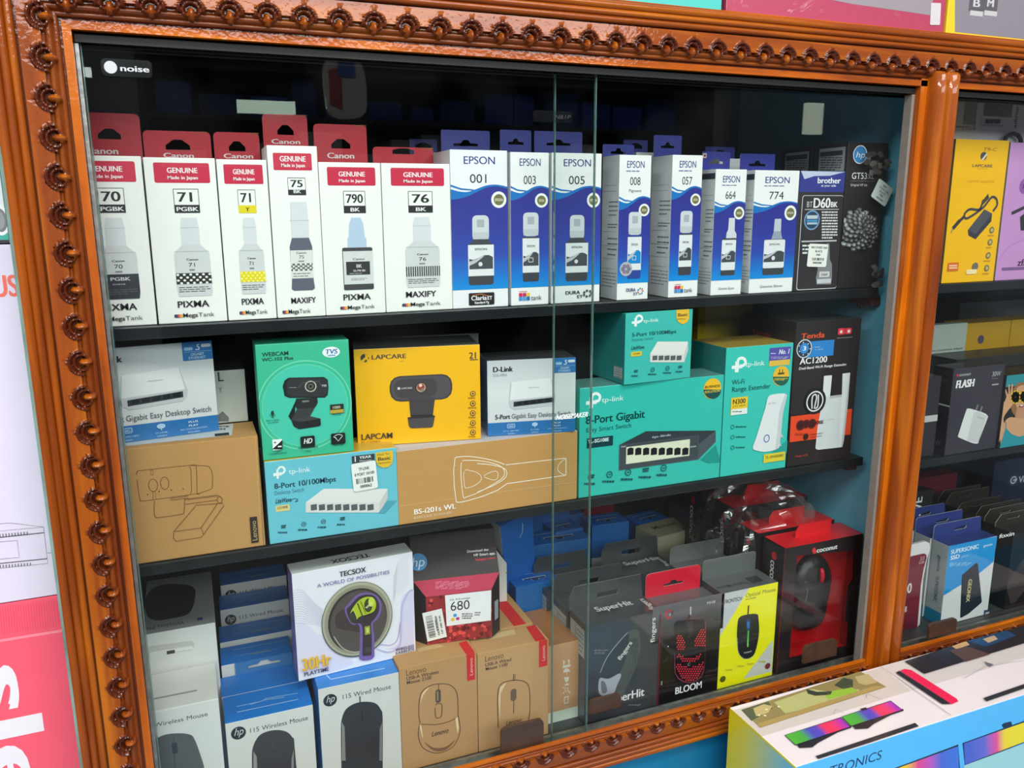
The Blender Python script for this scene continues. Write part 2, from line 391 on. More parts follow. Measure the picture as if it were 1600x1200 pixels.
# ------------------------------------------------------------------ cartons
class Box:
    """A carton. Its front corners are measured on the photograph (in the zoomed crop's own pixels)
       and stood on the level z0, so position, turn, width and height come out in metres."""
    def __init__(s, name, label, cat, crop, z0, bl, br, tl, depth, Y=None, col=(240, 240, 236), cols=None, mat=None, group=None, bevel=.0007, width=None, hgt=None, part='carton', yaw=None, world=None, body=True):
        c = lambda p: (crop[0] + p[0] / crop[2], crop[1] + p[1] / crop[2])
        s.crop = crop; s.name = name; s.z0 = z0; s.mat = mat or card(); s.part = part
        if world:
            x, y, wd, ht, yw = world[:5]; a = Vector((x, y, z0)); b = a + Vector((cos(radians(yw)), sin(radians(yw)), 0)) * wd; hgt = ht
        elif Y is not None:
            a, b = UY(*c(bl), Y), UY(*c(br), Y)
            if yaw is not None:
                d = Vector((cos(radians(yaw)), sin(radians(yaw)), 0)); n = Vector((-d.y, d.x, 0)); q = ray(*c(br))
                b = EYE + q * ((a - EYE).dot(n) / q.dot(n))
        else: a, b = UZ(*c(bl), z0), UZ(*c(br), z0)
        a.z = b.z = z0
        if width:
            if width < 0: a = b + (a - b).normalized() * -width
            else: b = a + (b - a).normalized() * width
        s.W = (b - a).length; ux = (b - a).normalized(); uz = Vector((0, 0, 1)); uy = uz.cross(ux)
        s.M = Matrix.Translation(a) @ Matrix((ux, uy, uz)).transposed().to_4x4()
        if world and len(world) > 5: s.M = s.M @ Matrix.Rotation(radians(world[5]), 4, 'X') @ Matrix.Rotation(radians(world[6]), 4, 'Y')
        inv = s.M.inverted()
        def hit(p, o, n):
            d = inv.to_3x3() @ ray(*c(p)); e = inv @ EYE; return e + d * ((Vector(o) - e).dot(Vector(n)) / d.dot(Vector(n)))
        s.H = hgt if hgt else hit(tl, (0, 0, 0), (0, -1, 0)).z
        if isinstance(depth, tuple):
            if depth[0] == 'L': s.D = hit(depth[1:], (0, 0, 0), (-1, 0, 0)).y
            elif depth[0] == 'R': s.D = hit(depth[1:], (s.W, 0, 0), (1, 0, 0)).y
            else: s.D = hit(depth[1:], (0, 0, s.H), (0, 0, 1)).y
        else: s.D = depth
        s.col = col; s.mb = MB()
        if body: s.mb.box((0, 0, 0), (s.W, s.D, s.H), col, cols, bevel)
        s.label, s.cat, s.group = label, cat, group; s.parts = []
        V = Vector
        s.F = Face(s.mb, s.M, V((0, 0, 0)), V((1, 0, 0)), V((0, 0, 1)), s.W, s.H, crop)
        s.L = Face(s.mb, s.M, V((0, s.D, 0)), V((0, -1, 0)), V((0, 0, 1)), s.D, s.H, crop)
        s.T = Face(s.mb, s.M, V((0, 0, s.H)), V((1, 0, 0)), V((0, 1, 0)), s.W, s.D, crop)
    def plane(s, mb, y, crop=None):      # a sheet parallel to the front at local depth y
        return Face(mb, s.M, Vector((0, y, 0)), Vector((1, 0, 0)), Vector((0, 0, 1)), s.W, s.H * 2, crop or s.crop)
    def tab(s, x0, yt, x1, col, at='back', hole='euro', hx=None, hw=None, hy=.5, yr=None, taper=.0, draw=None, z1=None, r=.004, name='hang_tab', edge=None, mat=None, hh=.0035):
        """hanging tab standing on the carton's top edge; (x0,yt)-(x1,..) measured on the photo"""
        mb = MB(); y = s.D - .0006 if at == 'back' else (.0006 if at == 'front' else at); F = s.plane(mb, y)
        a = F.P(x0, yt); b = F.P(x1, yt); l, rr, top = max(0, a[0]), min(s.W, b[0]), a[1]; bot = s.H - .0008
        if z1: top = s.H + z1
        h = top - bot; w = rr - l; t = taper * w
        r = min(r, w / 3, h / 3)
        out = [(l, bot), (rr, bot)]
        out += [(rr - t - r + r * cos(radians(k * 30)), top - r + r * sin(radians(k * 30))) for k in range(4)]
        out += [(l + t + r - r * sin(radians(k * 30)), top - r + r * cos(radians(k * 30))) for k in range(4)]
        cx = (l + rr) / 2 if hx is None else F.P(hx, yt)[0]; W2 = (hw or .4) * w / 2; cy = bot + h * hy; g = hh / 2
        holes = []
        if hole == 'euro':
            holes = [[(cx - W2, cy - g), (cx + W2, cy - g), (cx + W2, cy + g * .6), (cx + W2 * .38, cy + g), (cx + W2 * .22, cy + g * 3.0), (cx - W2 * .22, cy + g * 3.0), (cx - W2 * .38, cy + g), (cx - W2, cy + g * .6)]]
        elif hole == 'arch':
            holes = [[(cx - W2, cy - g), (cx + W2, cy - g), (cx + W2, cy + g * .4), (cx + W2 * .35, cy + g * 2.2), (cx - W2 * .35, cy + g * 2.2), (cx - W2, cy + g * .4)]]
        elif hole == 'slot':
            holes = [[(cx - W2, cy - g), (cx + W2, cy - g), (cx + W2, cy + g), (cx - W2, cy + g)]]
        for hl in holes:
            for i, p in enumerate(hl): hl[i] = (min(max(p[0], l + .001), rr - .001), min(max(p[1], bot + .001), top - .001))
        mb.slab(out, holes, F.o, F.r, F.u, F.n, .0006, col, edge or col)
        F2 = Face(mb, s.M, F.o, F.r, F.u, s.W, top, s.crop)
        if draw: draw(F2)
        s.parts.append((name, mb, mat or s.mat)); return F2
    def sticker(s, face, x0, y0, x1, y1, col=(238, 238, 232), draw=None, ang=0, name='price_sticker'):
        mb = MB(); a, b = face.P(x0, y0), face.P(x1, y1); w, h = abs(b[0] - a[0]), abs(a[1] - b[1]); th = .0004
        k = radians(ang); o = face.o + face.r * ((a[0] + b[0]) / 2) + face.u * ((a[1] + b[1]) / 2) + face.n * (face.z[0] + .0002 + th)
        r = face.r * cos(k) + face.u * sin(k); u = face.u * cos(k) - face.r * sin(k); q = min(w, h) * .08
        pts = []
        for cx, cy, a0 in ((w / 2 - q, h / 2 - q, 0), (-w / 2 + q, h / 2 - q, 90), (-w / 2 + q, -h / 2 + q, 180), (w / 2 - q, -h / 2 + q, 270)):
            pts += [(cx + q * cos(radians(a0 + j * 30)), cy + q * sin(radians(a0 + j * 30))) for j in range(4)]
        mb.slab(pts, [], o, r, u, face.n, th, col)
        F = Face(mb, s.M, o - r * (w / 2) - u * (h / 2), r, u, w, h, frac=True)
        if draw: draw(F)
        s.parts.append((name, mb, card()))
    def done(s):
        if s.parts:
            e = empty(s.name, s.M, s.label, s.cat, s.group)
            s.mb.obj(s.part, s.mat, e)
            for n, mb, m in s.parts:
                o = mb.obj(n, m, e)
            s.root = e
        else:
            o = s.mb.obj(s.name, s.mat, None, s.M); tag(o, s.label, s.cat, s.group); s.root = o
        return s
    def top(s): return s.z0 + s.H
# ================================================================== THE CABINET
OX0, OX1 = -.062, .757                 # opening of the left bay, between its lips
OZ0, OZ1 = 1.45 - .558, 1.45 + .1290
WR = .795                              # blue inner side wall
BACK = .36
S1 = 1.45 - .0942; S2 = 1.45 - .3092; S3 = 1.45 - .583
EPS = .0005                             # cartons stand a hair above the board
XR0, XR1 = .8085, 1.62                 # right bay
cab = empty('display_cabinet', Matrix.Translation((.35, 0, S3 - .1)), 'tall varnished orange-brown carved cabinet with sliding glass doors and blue inside', 'cabinet')
def cpart(mb, name, mat, label=None):
    o = mb.obj(name, mat); o.parent = cab; o.matrix_parent_inverse = cab.matrix_world.inverted()
    if label: o['label'] = label
    return o
PITCH = .0275
def prof(w):
    """height of the moulding above the glass plane at distance w from the opening"""
    def rib(a, b, base, h): t = (w - a) / (b - a); return base + h * sqrt(max(0, 1 - (2 * t - 1) ** 2))
    if w < .0062: return .0045
    if w < .0078: return .0020
    if w < .0120: return rib(.0078, .0120, .0040, .0022)
    if w < .0170: return rib(.0120, .0170, .0062, .0026)
    if w < .0188: return .0078
    if w < .0330: return .0125
    if w < .0345: return .0095
    if w < .0400: return rib(.0345, .0400, .0125, .0030)
    if w < .0455: return rib(.0400, .0455, .0140, .0030)
    return rib(.0455, .0520, .0150, .0028)
def carved(w, x):
    p = ((x / PITCH + .5) % 1 - .5) * PITCH; q = w - .0172
    h = prof(w); st = 0.0
    if w >= .0078: st = .62 if w < .0188 else .40
    if .0062 <= w < .0078 or .0330 <= w < .0345: st = .8
    r = sqrt(p * p + q * q) if q > 0 else sqrt(p * p + (q * 1.5) ** 2)
    if r < .0104 and (q > -.0006 or (r < .0072 and q > -.0046)):
        def ring(a, b, base, hh): t = (r - a) / (b - a); return base + hh * sqrt(max(0, 1 - (2 * t - 1) ** 2))
        if r > .0076: v = ring(.0076, .0104, .0108, .0032)
        elif r > .0046: v = ring(.0046, .0076, .0090, .0030)
        else: v = .0070
        if q > 0 or v > h: h = v
        st = .95
    dd = (p / .0027) ** 2 + ((q + .0022) / .0048) ** 2        # the little peg
    if dd < 1: h = max(h, .0085 + .0062 * sqrt(1 - dd)); st = .45
    return h, st
WS = sorted(set([round(x, 5) for x in
     [0, .0003, .003, .0059, .0062, .00625, .0077, .0078] + [.0078 + i * .0006 for i in range(1, 8)] + [.0120 + i * .0006 for i in range(1, 9)] +
     [.0170, .0175, .0180, .0186, .0188, .0189] + [.0190 + i * .0007 for i in range(1, 13)] + [.0300, .0329, .0330, .0344, .0345] +
     [.0345 + .0055 * (1 - cos(pi * i / 8)) / 2 for i in range(1, 8)] + [.0400 + .0055 * (1 - cos(pi * i / 8)) / 2 for i in range(9)] +
     [.0455 + .0065 * (1 - cos(pi * i / 9)) / 2 for i in range(10)]]))
def rail(name, mat, L0, L1, phase, place, bis=(), beads=(None, None), back=-.034):
    """L runs along the rail; place(w, l, h) -> world point"""
    n = int((L1 - L0) / PITCH * 26); me = bpy.data.meshes.new(name); vs = []; st = []; fs = []; nw = len(WS) + 4
    for i in range(n + 1):
        l = L0 + (L1 - L0) * i / n
        pts = [(0, back, .3), (0, back * .3, .3)]
        for w in WS:
            if (beads[0] is None or l > beads[0]) and (beads[1] is None or l < beads[1]): h, s_ = carved(w, l - phase)
            else: h, s_ = prof(w), (.0 if w < .0062 else .45)
            pts.append((w, h, s_))
        pts += [(WS[-1], .004, .3), (WS[-1], back, .3)]
        for w, h, s_ in pts: vs.append(place(w, l, h)); st.append(s_)
    for i in range(n):
        for j in range(nw - 1):
            a = i * nw + j; fs.append((a, a + 1, a + nw + 1, a + nw))
        fs.append((i * nw + nw - 1, i * nw, (i + 1) * nw, (i + 1) * nw + nw - 1))
    fs.append(tuple(range(nw - 1, -1, -1))); fs.append(tuple(n * nw + k for k in range(nw)))
    me.from_pydata([tuple(v) for v in vs], [], fs)
    at = me.attributes.new('stain', 'FLOAT', 'POINT'); at.data.foreach_set('value', st)
    bm = bmesh.new(); bm.from_mesh(me)
    for co, no in bis:
        bmesh.ops.bisect_plane(bm, geom=list(bm.verts) + list(bm.edges) + list(bm.faces), plane_co=co, plane_no=no, clear_outer=True)
        ed = [e for e in bm.edges if e.is_boundary]
        if ed: bmesh.ops.holes_fill(bm, edges=ed, sides=0)
    bmesh.ops.recalc_face_normals(bm, faces=list(bm.faces))
    bm.to_mesh(me); bm.free()
    me.materials.append(mat); me.update()
    for p in me.polygons: p.use_smooth = True
    try: me.set_sharp_from_angle(angle=radians(42))
    except Exception: pass
    o = bpy.data.objects.new(name, me); COL.objects.link(o); o.parent = cab; o.matrix_parent_inverse = cab.matrix_world.inverted()
    return o
WH, WV = wood_mat('varnished_wood_horizontal', 0), wood_mat('varnished_wood_upright', 2)
TOPX = XR1
rail('top_rail', WH, OX0 - .052, TOPX, -.0627, lambda w, l, h: (l, -h, OZ1 + w), bis=[((OX0, 0, OZ1), (-1, 0, -1))] )
rail('side_stile', WV, OZ0 - .052, OZ1 + .052, OZ1 - .0212, lambda w, l, h: (OX0 - w, -h, l), bis=[((OX0, 0, OZ1), (1, 0, 1)), ((OX0, 0, OZ0), (1, 0, -1))])
rail('bottom_rail', WH, OX0 - .052, OX1 + .004, .009, lambda w, l, h: (l, -h * .7, OZ0 - (w * .5 if w < .017 else .0085 + (w - .017) * .95)), bis=[((OX0, 0, OZ0), (-1, 0, 1))], beads=(OX0, OX1 - .004), back=-.0012)
rail('bottom_rail', WH, XR0 - .004, XR1, XR0 + .02, lambda w, l, h: (l, -h * .7, OZ0 - (w * .5 if w < .017 else .0085 + (w - .017) * .95)), back=-.0012)
# upright post between the two bays: lip, two rounded ribs, lip
def post():
    x0, x1 = OX1, XR0; prof_ = [(x0, -.0125), (x0, .0045), (x0 + .009, .0045), (x0 + .0092, .008)]
    for a, b in ((x0 + .0095, x0 + .0265), (x0 + .0265, x1 - .0065)):
        prof_ += [(a + (b - a) * k / 12, .010 + .011 * sin(pi * k / 12) ** .7) for k in range(13)]
    prof_ += [(x1 - .0062, .008), (x1 - .006, .0045), (x1, .0045), (x1, -.034), (WR + .001, -.034), (WR + .001, -.0125)]
    zs = [OZ0 - .114 + (OZ1 + .0105 - OZ0 + .114) * i / 40 for i in range(41)]
    for k in (.55, .8, .95, 1.0): zs.append(OZ1 + .0105 + .006 * k)
    me = bpy.data.meshes.new('post'); vs = []; fs = []; n = len(prof_)
    for i, z in enumerate(zs):
        t = max(0, (z - OZ1 - .0105) / .006); sq = sqrt(max(0, 1 - t * t))
        for x, h in prof_: vs.append((x, -(h if h < 0 else h * sq) - (0 if h < 0 else 0), z))
    for i in range(len(zs) - 1):
        for j in range(n): fs.append((i * n + j, i * n + (j + 1) % n, (i + 1) * n + (j + 1) % n, (i + 1) * n + j))
    fs.append(tuple(range(n))); fs.append(tuple((len(zs) - 1) * n + k for k in range(n - 1, -1, -1)))
    me.from_pydata(vs, [], fs); me.materials.append(WV)
    at = me.attributes.new('stain', 'FLOAT', 'POINT'); at.data.foreach_set('value', [.0 if i % n < 3 or i % n > n - 6 else .34 for i in range(len(vs))])
    for p in me.polygons: p.use_smooth = True
    me.set_sharp_from_angle(angle=radians(50))
    o = bpy.data.objects.new('post', me); COL.objects.link(o); o.parent = cab; o.matrix_parent_inverse = cab.matrix_world.inverted()
post()
BLUE = plain('blue_painted_board', (108, 182, 208), .45, vary=.12, scale=14, bump=.1)
DARK = plain('dark_shelf_board', (26, 30, 33), .28, vary=.2, scale=30)
m = MB(); m.box((OX0 - .07, BACK, S3 - .02), (XR1 + .05, BACK + .012, OZ1 + .052), (0, 0, 0)); cpart(m, 'back_panel', plain('dark_back_board', (24, 34, 42), .5))
m = MB(); m.box((OX0 - .05, .034, S3 - .02), (OX0 - .036, BACK, OZ1 + .052), (0, 0, 0)); cpart(m, 'side_panel', BLUE)
m = MB(); m.box((WR, .0345, S3 - .02), (WR + .016, BACK, OZ1 + .052), (0, 0, 0)); cpart(m, 'middle_panel', BLUE)
m = MB(); m.box((XR1 + .03, .034, S3 - .02), (XR1 + .046, BACK, OZ1 + .052), (0, 0, 0)); cpart(m, 'side_panel', BLUE)
m = MB(); m.box((OX0 - .05, .034, OZ1 + .046), (XR1 + .046, BACK, OZ1 + .052), (0, 0, 0)); cpart(m, 'ceiling_board', plain('dark_back_board', (24, 34, 42)))
m = MB(); m.box((OX0 - .05, .0036, S3 - .018), (XR1 + .046, BACK, S3 - EPS), (0, 0, 0), bevel=.001); cpart(m, 'floor_board', plain('grey_floor_board', (58, 64, 66), .4))
for z in (S1, S2):
    m = MB(); m.box((OX0 - .036, .052, z - .012), (WR - .014, BACK - .0, z - EPS), (0, 0, 0), bevel=.0015); cpart(m, 'shelf', DARK)
SR1 = S1; SR2 = 1.45 - .3265
for z in (SR1, SR2):
    m = MB(); m.box((WR + .02, .052, z - .012), (XR1 + .03, BACK, z - EPS), (0, 0, 0), bevel=.0015); cpart(m, 'shelf', DARK)
# outer body: cabinet top, painted outer side and base
m = MB(); m.box((OX0 - .05, -.012, OZ1 + .0525), (XR1 + .06, BACK + .012, OZ1 + .0545), (0, 0, 0), bevel=.001); cpart(m, 'cabinet_top', WH)
m = MB(); m.box((OX0 - .0585, .012, S3 - .9 + .02), (OX0 - .0505, BACK + .012, OZ1 + .052), (0, 0, 0)); cpart(m, 'outer_side', plain('worn_turquoise_paint', (136, 176, 164), .7, vary=.3, scale=25, bump=.3))
m = MB(); m.box((OX0 - .05, .0035, .02), (XR1 + .06, BACK + .012, S3 - .019), (0, 0, 0)); m.box((OX0 - .05, .0012, .02), (XR1 + .06, .0034, OZ0 - .030), (0, 0, 0)); cpart(m, 'base_cupboard', plain('blue_base_paint', (28, 118, 158), .35, vary=.1, scale=9))
# aluminium tracks
ALU = plain('worn_aluminium', (150, 152, 148), .35, metal=.7, scale=120, vary=.25, bump=.2)
def track(z, x0, x1, up, xin=None):
    m = MB(); s_ = 1 if up else -1
    for y0, y1, hh in ((.002, .0345, .0015), (.002, .0035, .007), (.0155, .0175, .007), (.0305, .0345, .007)):
        a, b = sorted((z, z + s_ * hh)); m.box((x0, y0 if y0 > .0125 or hh > .005 else y0, a), (xin if xin and y0 > .0125 else x1, y1, b), (0, 0, 0))
    cpart(m, 'door_track', ALU if up else plain('black_rubber', (20, 20, 20), .6))
track(S3 + .0003, OX0 + .001, OX1 - .001, True, WR - .001); track(OZ1 - .0003, OX0 + .001, OX1 - .001, False, WR - .001)
track(S3 + .0003, XR0 + .001, XR1, True); track(OZ1 - .0003, XR0 + .001, XR1, False)
m = MB(); m.box((OX1 - .0045, .0015, S3 + .002), (OX1 - .0003, .0125, OZ1 - .008), (0, 0, 0), bevel=.0008); cpart(m, 'side_channel', plain('bare_grey_wood', (128, 118, 110), .6))
m = MB(); m.box((OX0 + .0003, .004, S3 + .002), (OX0 + .003, .033, OZ1 - .008), (0, 0, 0)); cpart(m, 'side_channel', ALU)
# sliding glass doors
GLASS = glass_mat('clear_door_glass', dust=.006)
GEDGE = plain('green_glass_edge', (88, 120, 112), .15, coat=.5, vary=.15, scale=200)
XP0 = UY(866, 110, .024).x; XP1 = UY(930, 110, .012).x
def door(x0, x1, y, th=.004):
    m = MB(); z0, z1 = S3 + .002, OZ1 - .003
    m.add([(x0, y, z0), (x1, y, z0), (x1, y, z1), (x0, y, z1)], [(0, 1, 2, 3)], (0, 0, 0))
    m.add([(x0, y + th, z0), (x1, y + th, z0), (x1, y + th, z1), (x0, y + th, z1)], [(3, 2, 1, 0)], (0, 0, 0))
    d = cpart(m, 'glass_door', GLASS)
    for x in (x0, x1):
        e = MB(); e.box((x - .0004, y + .0003, z0), (x + .0004, y + th - .0003, z1), (0, 0, 0)); o = e.obj('polished_edge', GEDGE); o.parent = d
    return d
dl = door(OX0 + .004, XP1, .0085); dr = door(XP0, WR - .004, .0205); dr2 = door(XR0 + .001, XR1, .0085)
PULL = plain('brown_finger_pull', (74, 52, 40), .35, vary=.15)
def pull(d, y, c, a, b, zt, zb):
    """rounded brown wedge glued to the pane: a, b = top corners in pixels, zt/zb pixel heights"""
    A, B = UY(*a, y), UY(*b, y); h = A.z - UY(a[0], zb, y).z; w = B.x - A.x; q = min(.006, h / 3)
    out = [(0, 0), (w, 0)] + [(w - q + q * sin(radians(k * 30)), h - q + q * cos(radians(k * 30))) for k in (3, 2, 1, 0)] + [(q - q * sin(radians(k * 30)), h - q + q * cos(radians(k * 30))) for k in (0, 1, 2, 3)]
    m = MB(); m.slab(out, [], Vector((A.x, y - .0045, A.z - h)), Vector((1, 0, 0)), Vector((0, 0, 1)), Vector((0, -1, 0)), .0042, (0, 0, 0))
    o = m.obj('finger_pull', PULL); o.parent = d; return o
pull(dl, .0085, 0, (781, 1136), (847, 1123), 0, 1176)
pull(dr, .0205, 0, (917, 1093), (968, 1082), 0, 1114)
pull(dr, .0205, 0, (1254, 1008), (1305, 996), 0, 1034)
pull(dr2, .0085, 0, (1449, 974), (1492, 963), 0, 995)
CLEARFILM = glass_mat('clear_sticker_film', (.72, .75, .75), .15)
def film(d, y, crop, x0, y0, x1, y1, draw, col=(60, 64, 66), mat=None):
    c = lambda p: (crop[0] + p[0] / crop[2], crop[1] + p[1] / crop[2])
    A, B = UY(*c((x0, y0)), y), UY(*c((x1, y1)), y)
    m = MB(); O = Vector((A.x, y - .0003, B.z)); w, h = B.x - A.x, A.z - B.z; q = .002
    m.slab([(q, 0), (w - q, 0), (w, q), (w, h - q), (w - q, h), (q, h), (0, h - q), (0, q)], [], O, Vector((1, 0, 0)), Vector((0, 0, 1)), Vector((0, -1, 0)), .0002, col)
    o = m.obj('film_sticker', CLEARFILM); o.parent = d
    m2 = MB(); F = Face(m2, Matrix(), O, Vector((1, 0, 0)), Vector((0, 0, 1)), w, h, crop); draw(F)
    o2 = m2.obj('sticker_print', card()); o2.parent = d
def noise_art(F):
    F.ell(691, 420, 41, 41, (196, 198, 202), square=True)
    F.text('noise', 750, 443, 934, 36, (205, 207, 210), 'b', y1=446)
film(dl, .0085, (0, 0, 4), 627, 363, 955, 488, noise_art)
def n919(F): F.text('N&1P', 262, 742, 362, 26, (12, 12, 14), 'b', shear=.3)
film(dl, .0085, (800, 0, 4), 130, 688, 377, 770, n919)
# handwriting-like white sticker
m2 = MB(); F = Face(m2, Matrix(), Vector((XP1 - .05, .0083, UY(0, 655, .0083).z - .1)), Vector((1, 0, 0)), Vector((0, 0, 1)), .1, .3, (550, 500, 3.53))
F.text('NOISEMAKER', 1122, 552, 1298, 26, (240, 240, 240), 'b', y1=535, shear=.35)
o = m2.obj('sticker_print', card()); o.parent = dl
# shelf rests: small screws and rubber pegs on the blue panel
for (x, y) in ((1328, 477),):
    p = UY(x, y, .09); m = MB(); m.tube([(WR + .0, .09, p.z), (WR - .004, .09, p.z)], .0045, (0, 0, 0), 12); m.tube([(WR - .004, .09, p.z), (WR - .0065, .09, p.z)], .0025, (0, 0, 0), 10)
    cpart(m, 'shelf_peg', plain('steel_screw', (120, 110, 100), .3, metal=.8))
m = MB(); p = UY(1301, 748, .09); m.box((WR - .016, .075, S2 - .026), (WR - .0, .088, S2 - .012), (0, 0, 0), bevel=.002); cpart(m, 'shelf_peg', plain('brown_rubber', (92, 46, 40), .6))
for sx in (WR - .014,):
    m = MB(); m.box((sx + .0003, .06, S1 - .024), (WR, .1, S1 - .013), (0, 0, 0), bevel=.002); cpart(m, 'shelf_peg', plain('brown_rubber', (92, 46, 40), .6))

# ================================================================== ROOM
def struct(name, a, b, mat):
    m = MB(); m.box(a, b, (0, 0, 0)); o = m.obj(name, mat); o['kind'] = 'structure'; return o
struct('floor', (-3, -4.2, -.05), (4, 1.2, 0), plain('grey_tile_floor', (150, 146, 140), .3, scale=3))
struct('wall_back', (-3, .40, 0), (4, .5, CEIL), plain('pale_wall_paint', (170, 176, 180), .8, scale=4))
struct('ceiling', (-3, -4.2, CEIL), (4, .5, CEIL + .05), plain('white_ceiling_paint', (214, 214, 208), .9, scale=4))
# ================================================================== UPPER SHELF: ink bottle boxes
YF = .055
RED = (200, 16, 62); WHITE = (240, 240, 236); INK = (28, 28, 30); GREY = (120, 122, 124)
def bottle(F, kind, c=INK, body=(208, 210, 212), cap=(214, 217, 222), brand=''):
    """printed picture of an ink bottle on a fractional sheet"""
    if kind == 'round':      # stepped translucent cap, bottle with a patterned band
        F.poly([(30, 0), (70, 0), (74, 12), (74, 34), (94, 43), (97, 46), (97, 92), (94, 100), (6, 100), (3, 92), (3, 46), (6, 43), (26, 34), (26, 12)], body)
        F.poly([(30, 0), (70, 0), (74, 12), (74, 34), (26, 34), (26, 12)], cap)
        F.rect(26, 12, 74, 13, (190, 194, 200)); F.rect(5, 42, 95, 43, (180, 184, 188))
    elif kind == 'slim':
        F.poly([(16, 0), (84, 0), (86, 40), (98, 50), (96, 86), (100, 98), (90, 100), (10, 100), (0, 98), (4, 86), (2, 50), (14, 40)], c)
        F.poly([(16, 0), (84, 0), (86, 40), (14, 40)], cap); F.rect(10, 20, 90, 21, (190, 194, 200))
        F.rect(3, 54, 97, 86, (222, 222, 218))
    elif kind == 'nozzle':
        F.poly([(28, 8), (36, 0), (64, 0), (72, 8), (76, 28), (80, 28), (80, 42), (20, 42), (20, 28), (24, 28)], cap)
        F.rect(2, 41, 98, 100, c, r=5); F.rect(4, 46, 98, 92, (214, 215, 214))
    elif kind == 'epson':
        F.rect(18, 0, 82, 36, (206, 210, 216), r=16); F.rect(36, 6, 64, 17, (168, 174, 180)); F.rect(20, 24, 80, 34, (190, 195, 200))
        F.poly([(22, 34), (78, 34), (98, 43), (98, 98), (92, 100), (8, 100), (2, 98), (2, 43)], c)
        F.rect(0, 42, 100, 87, (226, 228, 230))
    elif kind == 'epsonslim':
        F.rect(4, 0, 96, 34, (206, 210, 216), r=22); F.rect(30, 6, 70, 17, (168, 174, 180)); F.rect(6, 24, 94, 33, (190, 195, 200))
        F.poly([(2, 35), (98, 35), (98, 98), (92, 100), (8, 100), (2, 98)], c)
        F.rect(0, 37, 100, 87, (226, 228, 230))
    elif kind == 'epsonspray':
        F.poly([(42, 0), (82, 0), (84, 22), (98, 28), (98, 36), (28, 36), (30, 26), (40, 20)], (208, 212, 218))
        F.rect(2, 35, 98, 100, c, r=6); F.rect(2, 38, 98, 91, (226, 228, 230), r=5)
    elif kind == 'epsonwide':
        F.poly([(44, 0), (74, 0), (76, 24), (84, 36), (34, 36), (42, 24)], (150, 160, 176)); F.poly([(44, 0), (74, 0), (75, 22), (43, 22)], (190, 198, 208))
        F.rect(2, 36, 98, 100, c, r=8); F.rect(2, 37, 98, 88, (226, 228, 230), r=6)
